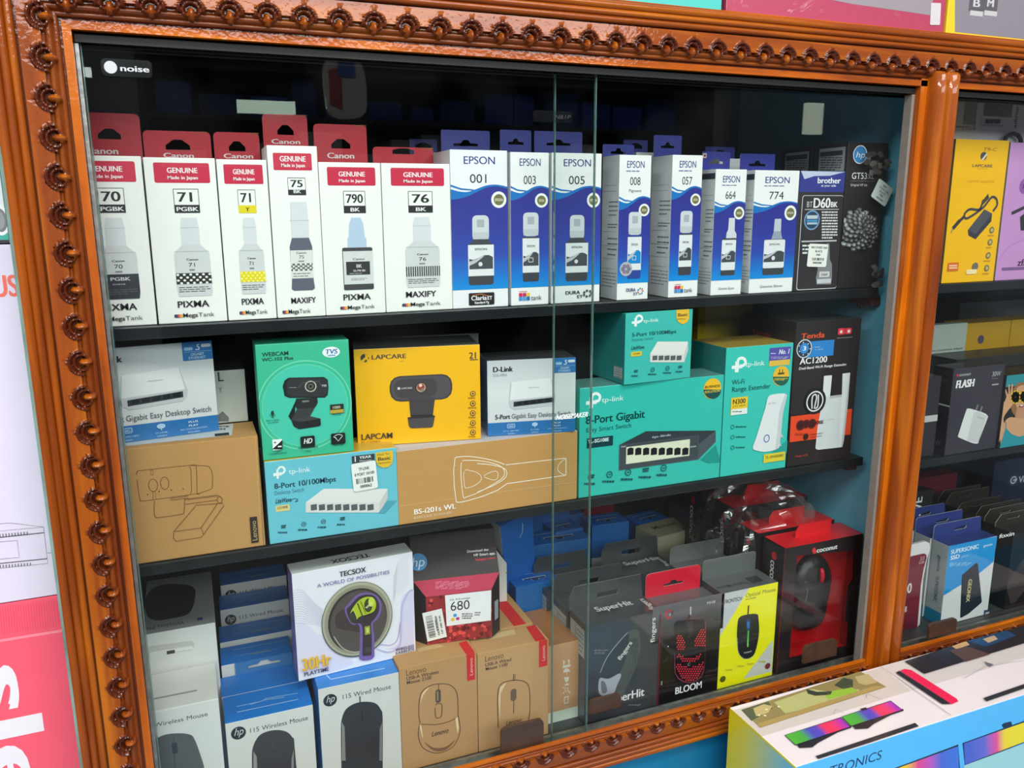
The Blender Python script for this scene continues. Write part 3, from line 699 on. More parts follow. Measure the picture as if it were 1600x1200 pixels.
def canon(key, label, crop, bl, br, tl, num, sub, brand, kind, tabpx, tabat='back', subc=INK, width=None, tab_text=True, tall=False, grp=None, dep=.054):
    b = Box('ink_bottle_box', label, 'ink box', crop, S1, bl, br, tl, dep, Y=YF, col=WHITE, width=width, group=grp)
    F = b.F.full(); t = -.6 if tall else 0
    F.rect(13 if not tall else 11, 3 + t * -2, 91 if not tall else 88, 14.8 + t * 1.5, RED, r=2.5)
    F.text('GENUINE', 31 if not tall else 24, 8.9, 74 if not tall else 76, 3, (246, 240, 240), 'b')
    F.text('Made in Japan', 31 if not tall else 26, 12.6 + t, 74, 1.9, (246, 240, 240), 'b')
    y0, y1, ym = (18.2, 32.6, 27.8) if not tall else (18, 28, 24.9)
    x0, x1 = 37, 73
    F.rect(x0, y0, x1, y1, (90, 92, 94), r=1); F.rect(x0 + 1, y0 + .45, x1 - 1, ym, WHITE); F.rect(x0, ym, x1, y1, subc)
    w = 13 if len(num) == 2 else 14
    F.text(num, 55 - w, ym - 1.9 if not tall else ym - 1.5, 55 + w, (ym - y0) * .58, INK, 'b')
    F.text(sub, 55 - 3.9 * len(sub), y1 - 1.1, 55 + 3.9 * len(sub), 2.4 if not tall else 1.9, (236, 236, 236) if subc == INK else (70, 60, 10), 'b')
    by0, by1 = 35.5, 83.5
    if tall: by0, by1 = 32, 84
    hw = {'round': 27, 'slim': 24, 'nozzle': 26}[kind]
    q = F.sub(56 - hw, by0, 56 + hw, by1)
    if kind == 'round':
        bottle(q, 'round', c=subc)
        q.text('Canon', 34, 54, 66, 2.6, INK, 'b'); q.text(num, 38, 62, 60, 5, INK)
        q.small(40, 64, 60, 68, 1, GREY)
        if num == '70':
            q.poly([(3, 69), (97, 69), (97, 92), (94, 100), (6, 100), (3, 92)], (46, 48, 58)); q.text(sub, 25, 77, 75, 4.2, (210, 210, 214), 'b'); q.small(30, 80, 70, 83, 1, (150, 150, 155))
        elif num == '76':
            q.rect(3, 70, 97, 84, (40, 40, 42))
            for k in range(15): q.rect(6 + k * 6.1, 70, 8.6 + k * 6.1, 84, (210, 212, 212)); q.z[0] -= q.STEP
        else:
            q.rect(3, 70, 97, 84, subc if subc != INK else (36, 36, 38))
            for r_ in range(4):
                for k in range(6): q.ell(8 + k * 17 + (r_ % 2) * 8, 72 + r_ * 3.6, 4, 1.5, (238, 238, 230) if subc == INK else (246, 240, 130), n=8); q.z[0] -= q.STEP
        q.small(8, 87, 92, 95, 3, (90, 92, 94), .35)
    elif kind == 'slim':
        bottle(q, 'slim', c=(92, 94, 112)); q.text('Canon', 28, 58, 72, 2.2, INK, 'b'); q.text('75', 38, 63.5, 62, 3.6, INK); q.small(35, 65, 65, 68, 1, GREY)
        for r_ in range(4):
            for k in range(9):
                q.rect(4 + k * 10.3, 69 + r_ * 2.1, 9.2 + k * 10.3, 71.1 + r_ * 2.1, INK) if (k + r_) % 2 else q.rect(9.2 + k * 10.3, 69 + r_ * 2.1, 13 + k * 10.3, 71.1 + r_ * 2.1, INK)
                q.z[0] -= q.STEP
        q.small(10, 79, 90, 85, 2, GREY, .35)
    else:
        bottle(q, 'nozzle', c=(62, 62, 68), cap=(178, 200, 224)); q.text('Canon', 34, 58.5, 72, 2.8, INK, 'b'); q.rect(12, 60.5, 88, 79, (44, 44, 46))
        q.text('BK', 44, 69, 62, 4.6, (220, 220, 220), 'b'); q.text('GI-790(BK)', 34, 74.5, 76, 2.6, (220, 220, 220), 'b'); q.small(22, 76, 78, 78, 1, (170, 170, 170)); q.small(26, 83, 78, 87, 2, GREY, .35)
    F.text(brand, 28.5, 90.2 + (1.4 if tall else 0), 74.5 + (6 if tall else 0), 3.9 if not tall else 3.4, (40, 38, 42), 'b')
    yb = 96.4 + (1.2 if tall else 0); q0 = 25 if not tall else 12
    for k, cc in enumerate(((60, 60, 70), (80, 60, 120), (220, 80, 50), (236, 170, 60))): F.ell(q0 + k * 2.6, yb - 1.0, 2.2, 1.1, cc, n=10)
    F.text('Mega', q0 + 10, yb, q0 + 32, 2.5, (50, 48, 52), 'b'); F.text('Tank', q0 + 32.5, yb, q0 + 56, 2.5, (80, 78, 82))
    def td(f):
        x0_, yt, x1_ = tabpx[:3]; c = (246, 236, 236)
        if tab_text: f.text('Canon', *tab_text, c, 'b')
        # gold print at the tab's corner
        f.rect(x1_ - (x1_ - x0_) * .3, yt + 6, x1_ - (x1_ - x0_) * .07, yt + 12, (170, 92, 20)); f.rect(x1_ - (x1_ - x0_) * .3, yt + 14, x1_ - (x1_ - x0_) * .07, yt + 18, (170, 92, 20))
    x0_, yt, x1_ = tabpx[:3]
    b.tab(x0_, yt, x1_, (204, 10, 40), at=tabat, hole='arch', hw=.36, hy=tabpx[3], draw=td, hh=.0055, edge=(230, 190, 190))
    return b.done()
G1 = 'ink bottle boxes on the upper shelf'
C5 = (100, 200, 3.75); C6 = (390, 160, 3.333); C1 = (0, 0, 4); C2 = (400, 0, 4)
canon('70', 'white and red ink box numbered 70 PGBK, half hidden by the frame', C5, (330, 1150), (545, 1140), (440, 165), '70', 'PGBK', 'PIXMA', 'round', (60, -95, 440, .52), width=-.0565, tab_text=(128, 150, 322, 36))
canon('71', 'white and red ink box numbered 71 PGBK with a polka dot bottle', C5, (555, 1135), (958, 1120), (447, 170), '71', 'PGBK', 'PIXMA', 'round', (455, 12, 862, .5), tab_text=(582, 172, 764, 26))
canon('71y', 'white and red ink box numbered 71 with a yellow Y strip', C5, (965, 1120), (1247, 1104), (882, 182), '71', 'Y', 'PIXMA', 'round', (872, 22, 1180, .5), subc=(226, 208, 10), tab_text=(935, 176, 1112, 26))
canon('75', 'tall slim white ink box numbered 75 BK', C6, (147, 1115), (397, 1103), (80, 222), '75', 'BK', 'MAXIFY', 'slim', (63, 58, 318, .52), tall=True, tab_text=(113, 214, 266, 23), dep=.05)
canon('790', 'white ink box numbered 790 BK showing a bottle with pale blue cap', C6, (400, 1105), (710, 1093), (348, 310), '790', 'BK', 'PIXMA', 'nozzle', (330, 110, 630, .5), tab_text=(404, 290, 547, 28))
canon('76', 'white ink box numbered 76 BK, last of the white boxes before the blue ones', C6, (714, 1092), (1058, 1080), (680, 315), '76', 'BK', 'MAXIFY', 'round', (640, 230, 995, .8), tab_text=None)

EB = (34, 40, 130)
def epson(label, crop, bl, br, tl, num, kind, tabpx, foot, side=None, ink=(60, 62, 68), short=False, sub=None, dep=.045, taper=.04, holet='euro', col=(238, 238, 238)):
    b = Box('ink_bottle_box', label, 'ink box', crop, S1, bl, br, tl, dep, Y=YF, col=col, cols={'left': (214, 216, 220)}, group=None)  # left side greyer than the front: side shade painted into the card
    F = b.F.full()
    o = 2 if short else 0
    F.text('EPSON', 22, 8.6 + o * .8, 79, 4.6 if not short else 5, EB, 'r')
    F.text('EPSON', 22.3, 8.6 + o * .8, 79.3, 4.6 if not short else 5, EB, 'r')
    if side or short: F.small(21, 10 + o * .8, 80, 11.6 + o * .8, 1, (120, 124, 160), .5)
    F.text(num, 33, 20.2 + o * 1.4, 67, 5.3 if not short else 6, (34, 34, 38))
    dy = 6.5 if sub else 3.5 * (o / 2)
    if sub: F.text(sub, 30, 25, 70, 2, (80, 80, 90))
    # waves
    top = [(0, 24.2), (15, 25.6), (30, 25.8), (45, 24), (60, 22), (75, 21.2), (88, 21.6), (100, 22.6)]
    top = [(x, y + dy) for x, y in spline(top, 4)]
    F.poly(top + [(100, 40 + dy), (0, 40 + dy)], (0, 112, 190))
    dark = [(x, y + dy) for x, y in spline([(0, 30.8), (15, 30), (30, 28.4), (45, 26), (60, 23.4), (75, 22.3), (88, 22.6), (100, 23.8)], 4)]
    bot = 88
    # indigo to azure printed gradient with a wavy top
    n = len(dark) - 1
    stops = [(0.0, (40, 44, 140)), (.3, (42, 52, 150)), (.62, (38, 72, 172)), (.85, (10, 116, 204)), (1.0, (0, 142, 220))]
    z = F.lift()
    P = lambda x, y: F.o + F.r * (x / 100 * F.W) + F.u * (F.H * (1 - y / 100)) + F.n * z
    for i in range(n):
        (xa, ya), (xb, yb) = dark[i], dark[i + 1]
        for (f0, c0), (f1, c1) in zip(stops, stops[1:]):
            y = lambda f, yy: yy if f == 0 else 30 + dy + (bot - 30 - dy) * f
            F.mb.add([P(xa, y(f1, ya)), P(xb, y(f1, yb)), P(xb, y(f0, yb)), P(xa, y(f0, ya))], [(0, 1, 2, 3)], [c1, c1, c0, c0])
    F.poly([(0, 21.4 + dy), (18, 23.6 + dy), (40, 24.3 + dy), (40, 25.0 + dy), (18, 24.6 + dy), (0, 22.6 + dy)], (0, 112, 190))
    kk = 1.0 if b.W / b.H < .3 else 1
    # round seal
    r = 13.5 if b.W / b.H > .3 else 17
    sy = 30.7 + dy
    F.ell(84 if r < 15 else 80, sy, r, 5, (238, 240, 236), square=True, n=28); F.ell(84 if r < 15 else 80, sy, r * .68, 4, (112, 110, 66), square=True); F.text('EPSON', 77 if r < 15 else 73, sy + .9, 91 if r < 15 else 87, 1.7, (220, 218, 190), 'b')
    hw = {'epson': 23, 'epsonslim': 22, 'epsonspray': 24, 'epsonwide': 25}[kind]
    y0, y1, cx = (40.5, 85, 51) if kind in ('epson',) else (38.5, 84, 52)
    if kind == 'epsonspray': y0, y1, cx = 38, 84, 52
    if kind == 'epsonwide': y0, y1, cx = 39, 85, 52
    if sub: y0, y1 = 38.5, 85
    q = F.sub(cx - hw, y0, cx + hw, y1); bottle(q, kind, c=ink)
    ty = 50 if kind in ('epson', 'epsonslim') else 47
    q.text('EPSON', 26, ty, 74, 3.2, (50, 50, 60), 'b')
    wc = (66, 70, 78) if ink[2] < 100 else (0, 132, 206)
    q.poly([(4, 62), (20, 63.5), (40, 61), (62, 57), (80, 57), (96, 60), (96, 77), (4, 77)], wc)
    q.poly([(4, 66), (30, 63), (52, 59), (66, 57), (50, 62), (28, 68), (4, 72)], (190, 192, 196))
    if kind in ('epson', 'epsonwide'): q.ell(47, 70, 8, 2, (222, 222, 222), square=True)
    else: q.rect(34, 65, 64, 72, (206, 206, 206), r=4); q.rect(38, 66, 60, 71, wc)
    if kind == 'epsonwide': q.ell(20, 95, 0, 0, wc) if 0 else None
    if sub:
        F.ell(26, 78, 20, 20, (176, 178, 190), square=True)
        for k in range(6): F.ell(26 + 10 * cos(k * 1.05), 78 + 2.2 * sin(k * 1.05), 6, 2, (110 + 20 * (k % 3), 120, 150 - 15 * (k % 2)), square=True, n=10)
    if foot == 'claria':
        F.rect(28, 90.2, 74, 98.2, (34, 30, 32), r=2); F.text('Claria', 32, 95, 60, 2.9, (240, 240, 240), 'b'); F.text('ET', 61, 95, 70, 2.4, (240, 240, 240), 'b'); F.text('Standard Pg', 38, 97.3, 64, 1.5, (240, 240, 240), 'b')
        F.line([(34, 91.8), (50, 91.0), (62, 92.4)], 1, (220, 120, 40))
    elif foot == 'tank':
        cs = [(214, 30, 80), (60, 140, 210), (200, 40, 110), (70, 160, 220), (240, 190, 40), (0, 110, 180)]
        for i in range(3):
            for j in range(2): F.rect(20 + i * 10, 91.6 + j * 2.6, 28.5 + i * 10, 94 + j * 2.6, cs[(i * 2 + j) % 6], r=1)
        F.text('tank', 52, 96.6, 80, 3.2, (60, 60, 70)); F.small(21, 90, 45, 91, 1, (210, 90, 60))
    elif foot == 'dura':
        F.text('DURA', 28, 94, 58, 2.3, (30, 50, 110) if side else (40, 40, 44), 'b'); F.text('ET', 52, 96.8, 64, 2, (30, 50, 110) if side else (40, 40, 44), 'b')
        for k in range(7): F.ell(74 + 8 * cos(k * .9), 94 + 2 * sin(k * .9), 2.4, .6, ((200, 60, 90), (40, 120, 200), (60, 150, 90))[k % 3] if side else (70, 80, 84), n=8, square=True)
    else: F.text('Genuine Epson', 24, 95.5, 76, 2, (110, 112, 120))
    if side:
        Lf = b.L.full()
        for yy in (20, 24, 52, 62, 71, 78): Lf.rect(6, yy, 88, yy + .25, (150, 152, 158))
        Lf.small(45, 30, 98, 42, 4, (110, 112, 118), .25); Lf.small(40, 46, 98, 50, 2, (90, 92, 98), .3); Lf.small(40, 55, 98, 70, 4, (110, 112, 118), .25); Lf.small(10, 80, 96, 92, 5, (140, 142, 148), .25)
        if short: Lf.rect(0, 3, 98, 7.5, (40, 44, 60))
    x0_, yt, x1_, hy = tabpx
    def td(f):
        if short: f.rect(x0_ + 8, yt + 12, x0_ + 28, yt + 40, (226, 190, 170)); f.ell(x0_ + 18, yt + 26, 6, 8, (60, 30, 30), n=10)
    b.tab(x0_, yt, x1_, (40, 46, 140), hole=holet, hw=.5, hy=hy, taper=taper * 0, r=.0015, draw=td, edge=(180, 186, 214), hh=.003)
    return b
C7 = (680, 190, 3.871); C8 = (930, 190, 3.872)
epson('blue and white ink box numbered 001, beside the last white box', C7, (108, 1130), (442, 1122), (97, 168), '001', 'epson', (35, 48, 352, .4), 'claria', side=False, dep=('L', 0, 252), col=(236, 236, 240)).done()
epson('slim blue and white ink box numbered 003', C7, (460, 1120), (685, 1113), (447, 183), '003', 'epsonslim', (392, 48, 605, .5), 'tank').done()
epson('blue and white ink box numbered 005, seen behind the overlapping glass edges', C7, (702, 1110), (993, 1095), (705, 187), '005', 'epson', (600, 55, 892, .5), 'dura').done()
epson('blue and white ink box numbered 008 with a cyan bottle', C8, (130, 1080), (317, 1067), (148, 200), '008', 'epsonslim', (45, 136, 250, .4), 'dura', side=True, sub='Pigment', ink=(40, 70, 150), dep=('L', 45, 203)).done()
epson('blue and white ink box numbered 057, its tab standing highest of the blue ones', C8, (440, 1068), (617, 1055), (457, 200), '057', 'epsonslim', (357, 80, 525, .5), 'tank', side=True, dep=('L', 345, 205)).done()
epson('shorter blue and white ink box numbered 664 showing a slim spray bottle', C8, (697, 1042), (880, 1035), (735, 287), '664', 'epsonspray', (645, 180, 818, .45), 'genuine', side=True, short=True, dep=('L', 643, 297)).done()
epson('shorter blue and white ink box numbered 774 showing a wide bottle', C8, (928, 1037), (1190, 1025), (965, 293), '774', 'epsonwide', (845, 192, 1090, .4), 'genuine', side=True, short=True, dep=('L', 872, 300)).done()
# a second row of blue tabs peeps out behind
def rear_ink(label, x0, x1, yt, dY):
    a, b_ = UY(x0, 450, YF + dY), UY(x1, 450, YF + dY); zt = UY(x0, yt, YF + dY).z
    M = Matrix.Translation((a.x, YF + dY, S1)); w = b_.x - a.x; H = zt - S1 - .016
    m = MB(); m.box((0, 0, 0), (w, .03, H), (232, 232, 236), bevel=.0006)
    e = empty('ink_bottle_box', M, label, 'ink box'); m.obj('carton', card(), e)
    m = MB(); h = .0155; c = w / 2
    m.slab([(0, H - .0005), (w, H - .0005), (w, H + h), (0, H + h)], [[(c - .009, H + .006), (c + .009, H + .006), (c + .009, H + .009), (c + .003, H + .012), (c - .003, H + .012), (c - .009, H + .009)]], Vector((0, .029, 0)), Vector((1, 0, 0)), Vector((0, 0, 1)), Vector((0, -1, 0)), .0006, (40, 46, 140), (150, 156, 200))
    m.obj('hang_tab', card(), e)
rear_ink('blue ink box tab behind the box numbered 001, left of its tab', 658, 700, 213, .105)
rear_ink('blue ink box tab behind the slim box numbered 057, left of its tab', 989, 1026, 214, .062)
rear_ink('blue ink box tab rising between the boxes numbered 664 and 774', 1115, 1160, 225, .075)
# brother box
C9 = (1200, 190, 4.136)
b = Box('ink_bottle_box', 'black ink box with blue brother header marked D60', 'ink box', C9, S1, (157, 1100), (440, 1090), (213, 318), .05, Y=YF, col=(46, 42, 46), cols={'top': (44, 50, 120)})
F = b.F; F.rect(205, 318, 500, 456, (48, 56, 138)); F.poly([(213, 318), (497, 326), (400, 350), (300, 352), (235, 372)], (190, 198, 220))
F.text('brother', 318, 398, 467, 36, (240, 240, 244), 'b'); F.text('at your side', 343, 420, 438, 14, (220, 222, 234), 'b')
F.rect(222, 476, 470, 1076, (196, 196, 200), r=14); F.rect(226, 480, 465, 1071, (46, 42, 46), r=13)
F.text('BT', 247, 553, 286, 36, (200, 200, 204)); F.text('D60', 288, 557, 400, 62, (238, 238, 240), 'b'); F.text('BK', 402, 553, 446, 34, (238, 238, 240), 'b'); F.rect(236, 566, 455, 569, (200, 200, 204))
F.ell(282, 637, 50, 50, (120, 160, 200), square=True); F.ell(282, 637, 43, 43, (40, 64, 92), square=True); F.rect(250, 606, 318, 628, (190, 200, 210)); F.rect(248, 634, 316, 648, (60, 140, 190)); F.rect(250, 652, 316, 664, (170, 190, 205))
F.small(345, 576, 446, 760, 10, (214, 214, 216), .5); F.rect(214, 770, 440, 774, (190, 190, 194)); F.small(220, 790, 370, 860, 3, (220, 220, 220), .45)
F.poly([(378, 786), (394, 786), (396, 890), (410, 920), (410, 1010), (404, 1052), (312, 1052), (306, 1010), (318, 960), (318, 930), (372, 890)], (130, 130, 134)); F.rect(330, 970, 392, 1003, (210, 210, 212)); F.rect(314, 1018, 402, 1042, (200, 200, 204)); F.text('D60', 340, 996, 380, 14, (60, 60, 62), 'b')
def st_(f):
    f.text('BROTHER D60', 12, 20, 96, 9, (70, 70, 70), 'b'); f.text('BLACK', 34, 36, 72, 9, (70, 70, 70), 'b'); f.text('INK', 42, 51, 64, 8, (70, 70, 70), 'b'); f.bars(22, 60, 84, 72, n=14); f.text('000288', 28, 86, 74, 8, (60, 60, 60), 'b')
b.sticker(F, 258, 792, 372, 936, draw=st_, ang=-3); b.done()
# hp boxes
def hpbig(label, x0, x1, yt, dY, front=True, hh=None):
    b = Box('ink_bottle_box', label, 'ink box', C9, S1, (x0, 1085), (x1, 1085), yt, ('L', *dY), Y=YF + .0, col=(40, 34, 32), cols={'left': (52, 44, 50), 'top': (48, 42, 44)}) if front else None
    return b
b = Box('ink_bottle_box', 'large black ink box marked GT53XL with a grey flower print', 'ink box', C9, S1, (448, 1088), (700, 1075), (537, 132), ('L', 300, 152), Y=YF + .003, col=(38, 33, 32), cols={'left': (54, 46, 52), 'top': (50, 44, 46)})
F = b.F; F.ell(595, 213, 45, 50, (236, 238, 240), square=True); F.ell(595, 213, 41, 46, (60, 130, 190), square=True); F.text('hp', 564, 232, 626, 38, (244, 244, 244), 'l', shear=.25)
F.text('GT53', 538, 370, 640, 40, (236, 236, 236)); F.text('XL', 642, 370, 684, 26, (220, 220, 220)); F.rect(533, 383, 690, 386, (170, 170, 170)); F.text('Original HP Ink', 531, 417, 640, 16, (210, 210, 210))
def petal(cx, cy, r, a, c):
    F.poly([(cx + r * (.35 + .65 * abs(cos(t * pi / 9))) * cos(t * pi / 9 + a) * 1.0, cy + r * .72 * sin(t * pi / 9 + a)) for t in range(18)], c)
for k in range(70):
    a = k * 2.39996; rr = 118 * sqrt((70 - k) / 70.0); g = int(60 + 100 * abs(sin(k * 1.7)) * (.45 + .55 * (70 - k) / 70)); cx, cy = 580 + rr * cos(a) * .95, 700 + rr * sin(a) * 1.05
    petal(cx, cy, 34 - k * .18, a, (int(g * .55),) * 3); petal(cx - 2, cy - 3, 27 - k * .16, a, (g, g, g + 2)); petal(cx + 6 * cos(a), cy + 6 * sin(a), 14 - k * .08, a, (min(210, g + 42),) * 3)
for k in range(16): petal(650 + random.uniform(-50, 90), 245 + random.uniform(-40, 90), 26, k, random.choice(((70, 68, 66), (90, 88, 84), (56, 54, 52))))
for k in range(12): petal(680 + random.uniform(-30, 30), 1000 + random.uniform(-60, 60), 28, k, random.choice(((80, 78, 78), (104, 102, 100), (60, 58, 58))))
def st2(f): f.text('HP', 36, 22, 60, 9, (80, 80, 80), 'b'); f.text('GT53XL INK', 18, 38, 84, 8, (90, 90, 90), 'b'); f.text('BLACK', 30, 54, 70, 8, (90, 90, 90), 'b'); f.text('700', 38, 70, 62, 9, (80, 80, 80), 'b'); f.text('000000', 28, 88, 74, 7, (90, 90, 90), 'b')
b.sticker(F, 645, 395, 742, 525, (214, 226, 222), draw=st2, ang=-28)
Lf = b.L; Lf.rect(335, 178, 490, 330, (170, 172, 176), r=4); Lf.rect(338, 198, 482, 216, (60, 60, 62)); Lf.small(340, 226, 480, 320, 6, (70, 70, 74), .35)
b.done(); hpB = b
b = Box('ink_bottle_box', 'black ink box with a white side label, behind the large flower one', 'ink box', C9, S1, (448, 1088), (700, 1075), (537, 132), hpB.D, Y=YF + .003, col=(38, 33, 32), cols={'left': (54, 46, 52), 'top': (50, 44, 46)})
b.M = Matrix.Translation((0, hpB.D + .003, 0)) @ b.M
b.L = Face(b.mb, b.M, Vector((0, b.D, 0)), Vector((0, -1, 0)), Vector((0, 0, 1)), b.D, b.H, C9)
Lf = b.L; Lf.rect(115, 206, 258, 330, (150, 152, 156), r=4); Lf.rect(118, 222, 252, 240, (60, 60, 62)); Lf.small(120, 246, 252, 320, 5, (70, 70, 74), .35)
b.done()
# ================================================================== MIDDLE SHELF
KR = (190, 142, 84)
TEAL = (54, 190, 176)
CB = (150, 500, 3.158); CC = (380, 500, 3.333); CD = (550, 500, 3.53); CE = (890, 460, 3.53); CF = (1070, 460, 3.87)
Y2 = .055
def tplogo(F, x, y, h, c=(236, 244, 242)):
    """the looped p of the network maker's mark, (x, y) its top left, h its height"""
    r = h * .33; cx, cy = x + h * .62, y + r
    F.line([(cx + r * .78 * cos(radians(a)), cy + r * .78 * sin(radians(a))) for a in range(-170, 130, 20)], h * .17, c)
    F.rect(cx - r * 1.25, cy - r * .1, cx - r * .6, y + h, c, r=1); F.rect(x - h * .02, y + h * .58, cx + r * .1, y + h * .74, c, r=1)
def switch(F, x0, y0, x1, y1, ports, body=(232, 230, 226), side=(206, 204, 202), front=(222, 220, 218), port=(90, 92, 96), skew=.16, fr=.46, outline=None):
    """printed picture of a desktop network switch in its bounding box"""
    w, h = x1 - x0, y1 - y0; ym = y0 + h * (1 - fr) ; xr = x1 - w * .1
    F.poly([(x0 + w * skew, y0), (x1, y0), (xr, ym), (x0, ym)], body)
    F.poly([(x1, y0), (x1, y0 + h * .42), (xr, y1), (xr, ym)], side)
    F.poly([(x0, ym), (xr, ym), (xr, y1), (x0, y1)], front)
    px0, px1 = x0 + w * .05, xr - w * .06
    if outline: F.rect(px0 - 2, ym + h * fr * .16, px1 + 2, y1 - h * fr * .22, outline)
    for k in range(ports):
        a = px0 + (px1 - px0) * (k + .1) / ports; b_ = px0 + (px1 - px0) * (k + .9) / ports
        F.rect(a, ym + h * fr * .22, b_, y1 - h * fr * .28, port); F.z[0] -= F.STEP
def icons(F, pts, r, c, cap=True):
    for i, (x, y) in enumerate(pts):
        if i % 3 == 0: F.rect(x - r, y - r * .6, x + r, y - r * .3, c); F.rect(x - r, y + r * .1, x + r * .8, y + r * .4, c)
        else: F.ell(x, y, r, r, c, ring=r * .25, square=True, n=16); F.rect(x - r * .4, y - r * .12, x + r * .4, y + r * .12, c)
        if cap: F.small(x - r * 2.3, y + r * 1.9, x + r * 2.3, y + r * 2.6, 1, c, .8)
# kraft webcam carton
b = Box('webcam_carton', 'brown kraft carton with a line drawing of a webcam and a black name label', 'webcam box', CB, S2, (175, 1200), (838, 1122), (783, 572), ('T', 760, 500), Y=Y2, col=KR, mat=kraft(), width=-.125)
F = b.F; LN = (110, 74, 36)
F.line([(798, 572), (828, 1118)], 3, (120, 84, 44)); F.line([(786, 574), (816, 1120)], 1.5, (214, 172, 116))
F.line(spline([(200, 765), (206, 750), (225, 742), (450, 718), (480, 716), (495, 725), (498, 850), (488, 858), (240, 892), (222, 888), (214, 870)], 4, True), 3.2, LN)
F.line(spline([(462, 718), (545, 720), (565, 735), (574, 760), (574, 820), (565, 835), (500, 858)], 4), 3, LN); F.line([(460, 722), (468, 735), (472, 840), (466, 858)], 3, LN)
F.ell(282, 815, 24, 32, LN, ring=3); F.ell(339, 805, 22, 32, LN, ring=3); F.rect(268, 740, 284, 762, LN); F.rect(270, 743, 282, 760, KR); F.rect(279, 846, 297, 886, LN); F.rect(281, 848, 295, 884, KR)
for x, y in ((255, 860), (312, 845), (372, 838), (430, 832)): F.ell(x, y, 3.5, 3.5, LN, n=8)
F.line(spline([(290, 892), (287, 925), (291, 965), (310, 973), (420, 957), (434, 945), (438, 880)], 4), 3, LN); F.line([(365, 880), (455, 866), (455, 876), (368, 888)], 2.5, LN)
F.line([(437, 884), (600, 862), (612, 870)], 3, LN); F.line([(440, 908), (598, 886)], 3, LN); F.ell(610, 886, 14, 17, LN, ring=3)
F.line([(488, 920), (385, 1040), (382, 1075), (395, 1090), (520, 1070), (532, 1055), (632, 912), (622, 902), (490, 912)], 3, LN, True); F.line([(385, 1042), (518, 1024), (530, 1055)], 3, LN); F.line([(518, 1024), (598, 905)], 3, LN); F.line([(455, 884), (600, 868)], 2, LN)
F.rect(757, 972, 803, 1094, (40, 32, 26)); F.text('Lenovo', 796, 1086, 796, 24, (196, 160, 110), 'r', y1=986, rot=90)
T = b.T; T.poly([(120, 625), (670, 568), (678, 512), (430, 530), (120, 570)], (196, 204, 210)); T.rect(585, 562, 658, 568, (40, 40, 40)); T.small(600, 520, 660, 545, 2, (90, 90, 90))
b.done(); zk = b.top() + EPS; bw = b
def dlink(b):
    F = b.F; F.rect(-9e3, -9e3, 9e3, 9e3, (208, 212, 214)) if 0 else None
    return F
def dlink_box(label, crop, z, bl, br, tl, dep, pts, width=None, Y=None):
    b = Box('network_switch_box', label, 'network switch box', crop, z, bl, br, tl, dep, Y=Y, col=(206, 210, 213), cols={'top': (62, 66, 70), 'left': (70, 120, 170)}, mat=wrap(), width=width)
    F = b.F.full(); BL = (40, 112, 176)
    F.grad(0, 0, 100, 82, [(0, (196, 200, 204)), (.5, (222, 224, 226)), (1, (214, 217, 220))])
    F.rect(0, 82.5, 100, 100, BL); F.rect(75.5, 0, 100, 20, BL)
    F.text('D-Link', 6, 15, 28, 6.5, (24, 24, 28), 'b'); F.text('D-Link', 6.3, 15, 28.3, 6.5, (24, 24, 28), 'b'); F.text('DGS-1005A', 6, 21, 22, 3.4, (130, 132, 136))
    F.rect(77, 5.5, 84, 9, (150, 190, 222), r=1); F.text('.5', 86, 9, 90, 6, (230, 238, 244), 'b'); F.rect(91, 3, 99, 6.5, (210, 222, 232), r=1); F.rect(77, 10.3, 99, 10.9, (120, 170, 210))
    F.text('GIGABIT', 82, 14.8, 93, 2.8, (180, 208, 232), 'b'); F.text('ETHERNET', 80, 18.6, 94, 2.8, (180, 208, 232), 'b')
    F.poly([(26, 30), (72, 27), (77, 52), (76, 58), (72, 63), (30, 66), (25, 62), (24, 55)], (196, 199, 203)); F.poly([(27, 29), (71, 26), (75, 50), (25, 53)], (230, 231, 232))
    F.poly([(29, 55.5), (73, 52), (73, 58.5), (29, 62)], (46, 52, 60))
    for k in range(5): F.poly([(32 + k * 8.2, 55.8 - k * .6), (38 + k * 8.2, 55.3 - k * .6), (38 + k * 8.2, 59.8 - k * .6), (32 + k * 8.2, 60.3 - k * .6)], (20, 26, 32))
    F.rect(46, 37, 58, 38, (190, 192, 196))
    F.text('5-Port', 8, 77.5, 25, 6, (34, 36, 44), 'b'); F.text('Gigabit Easy Desktop Switch', 26.5, 77.5, 95, 6, (74, 78, 90))
    for x, a, c_ in ((26, 'UP TO 2000 MBPS', 'GREEN'), (53, 'D-LINK', 'GREEN'), (79, 'NO CONFIGURATION', 'REQUIRED')):
        if x == 79: F.text('PLUS', 75, 87.5, 83, 2.2, (200, 222, 240), 'b'); F.text('PLAY', 75, 91.5, 83, 2.2, (200, 222, 240), 'b')
        elif x == 26: F.rect(x - 4.5, 84.5, x + 4.5, 90.5, (170, 204, 232), r=1); F.rect(x - 3.8, 85.3, x + 3.8, 89.7, BL); F.text('GIG', x - 3, 88.9, x + 3, 2.6, (180, 208, 232), 'b')
        else: F.ell(x, 87, 3.5, 2.8, (170, 204, 232), n=12); F.rect(x - .4, 87, x + .4, 91.5, (170, 204, 232))
        w = 9 if x != 79 else 11; F.text(a, x - w * (.55 if x == 53 else 1), 95, x + w * (.55 if x == 53 else 1), 1.9, (170, 204, 232)); F.text(c_, x - w * .45, 98.6, x + w * .45, 1.9, (170, 204, 232))
    return b.done()
dlink_box('white and blue network switch box lying on the brown webcam carton', CB, zk, (120, 608), (607, 543), (568, 100), .045, None, width=-.106)
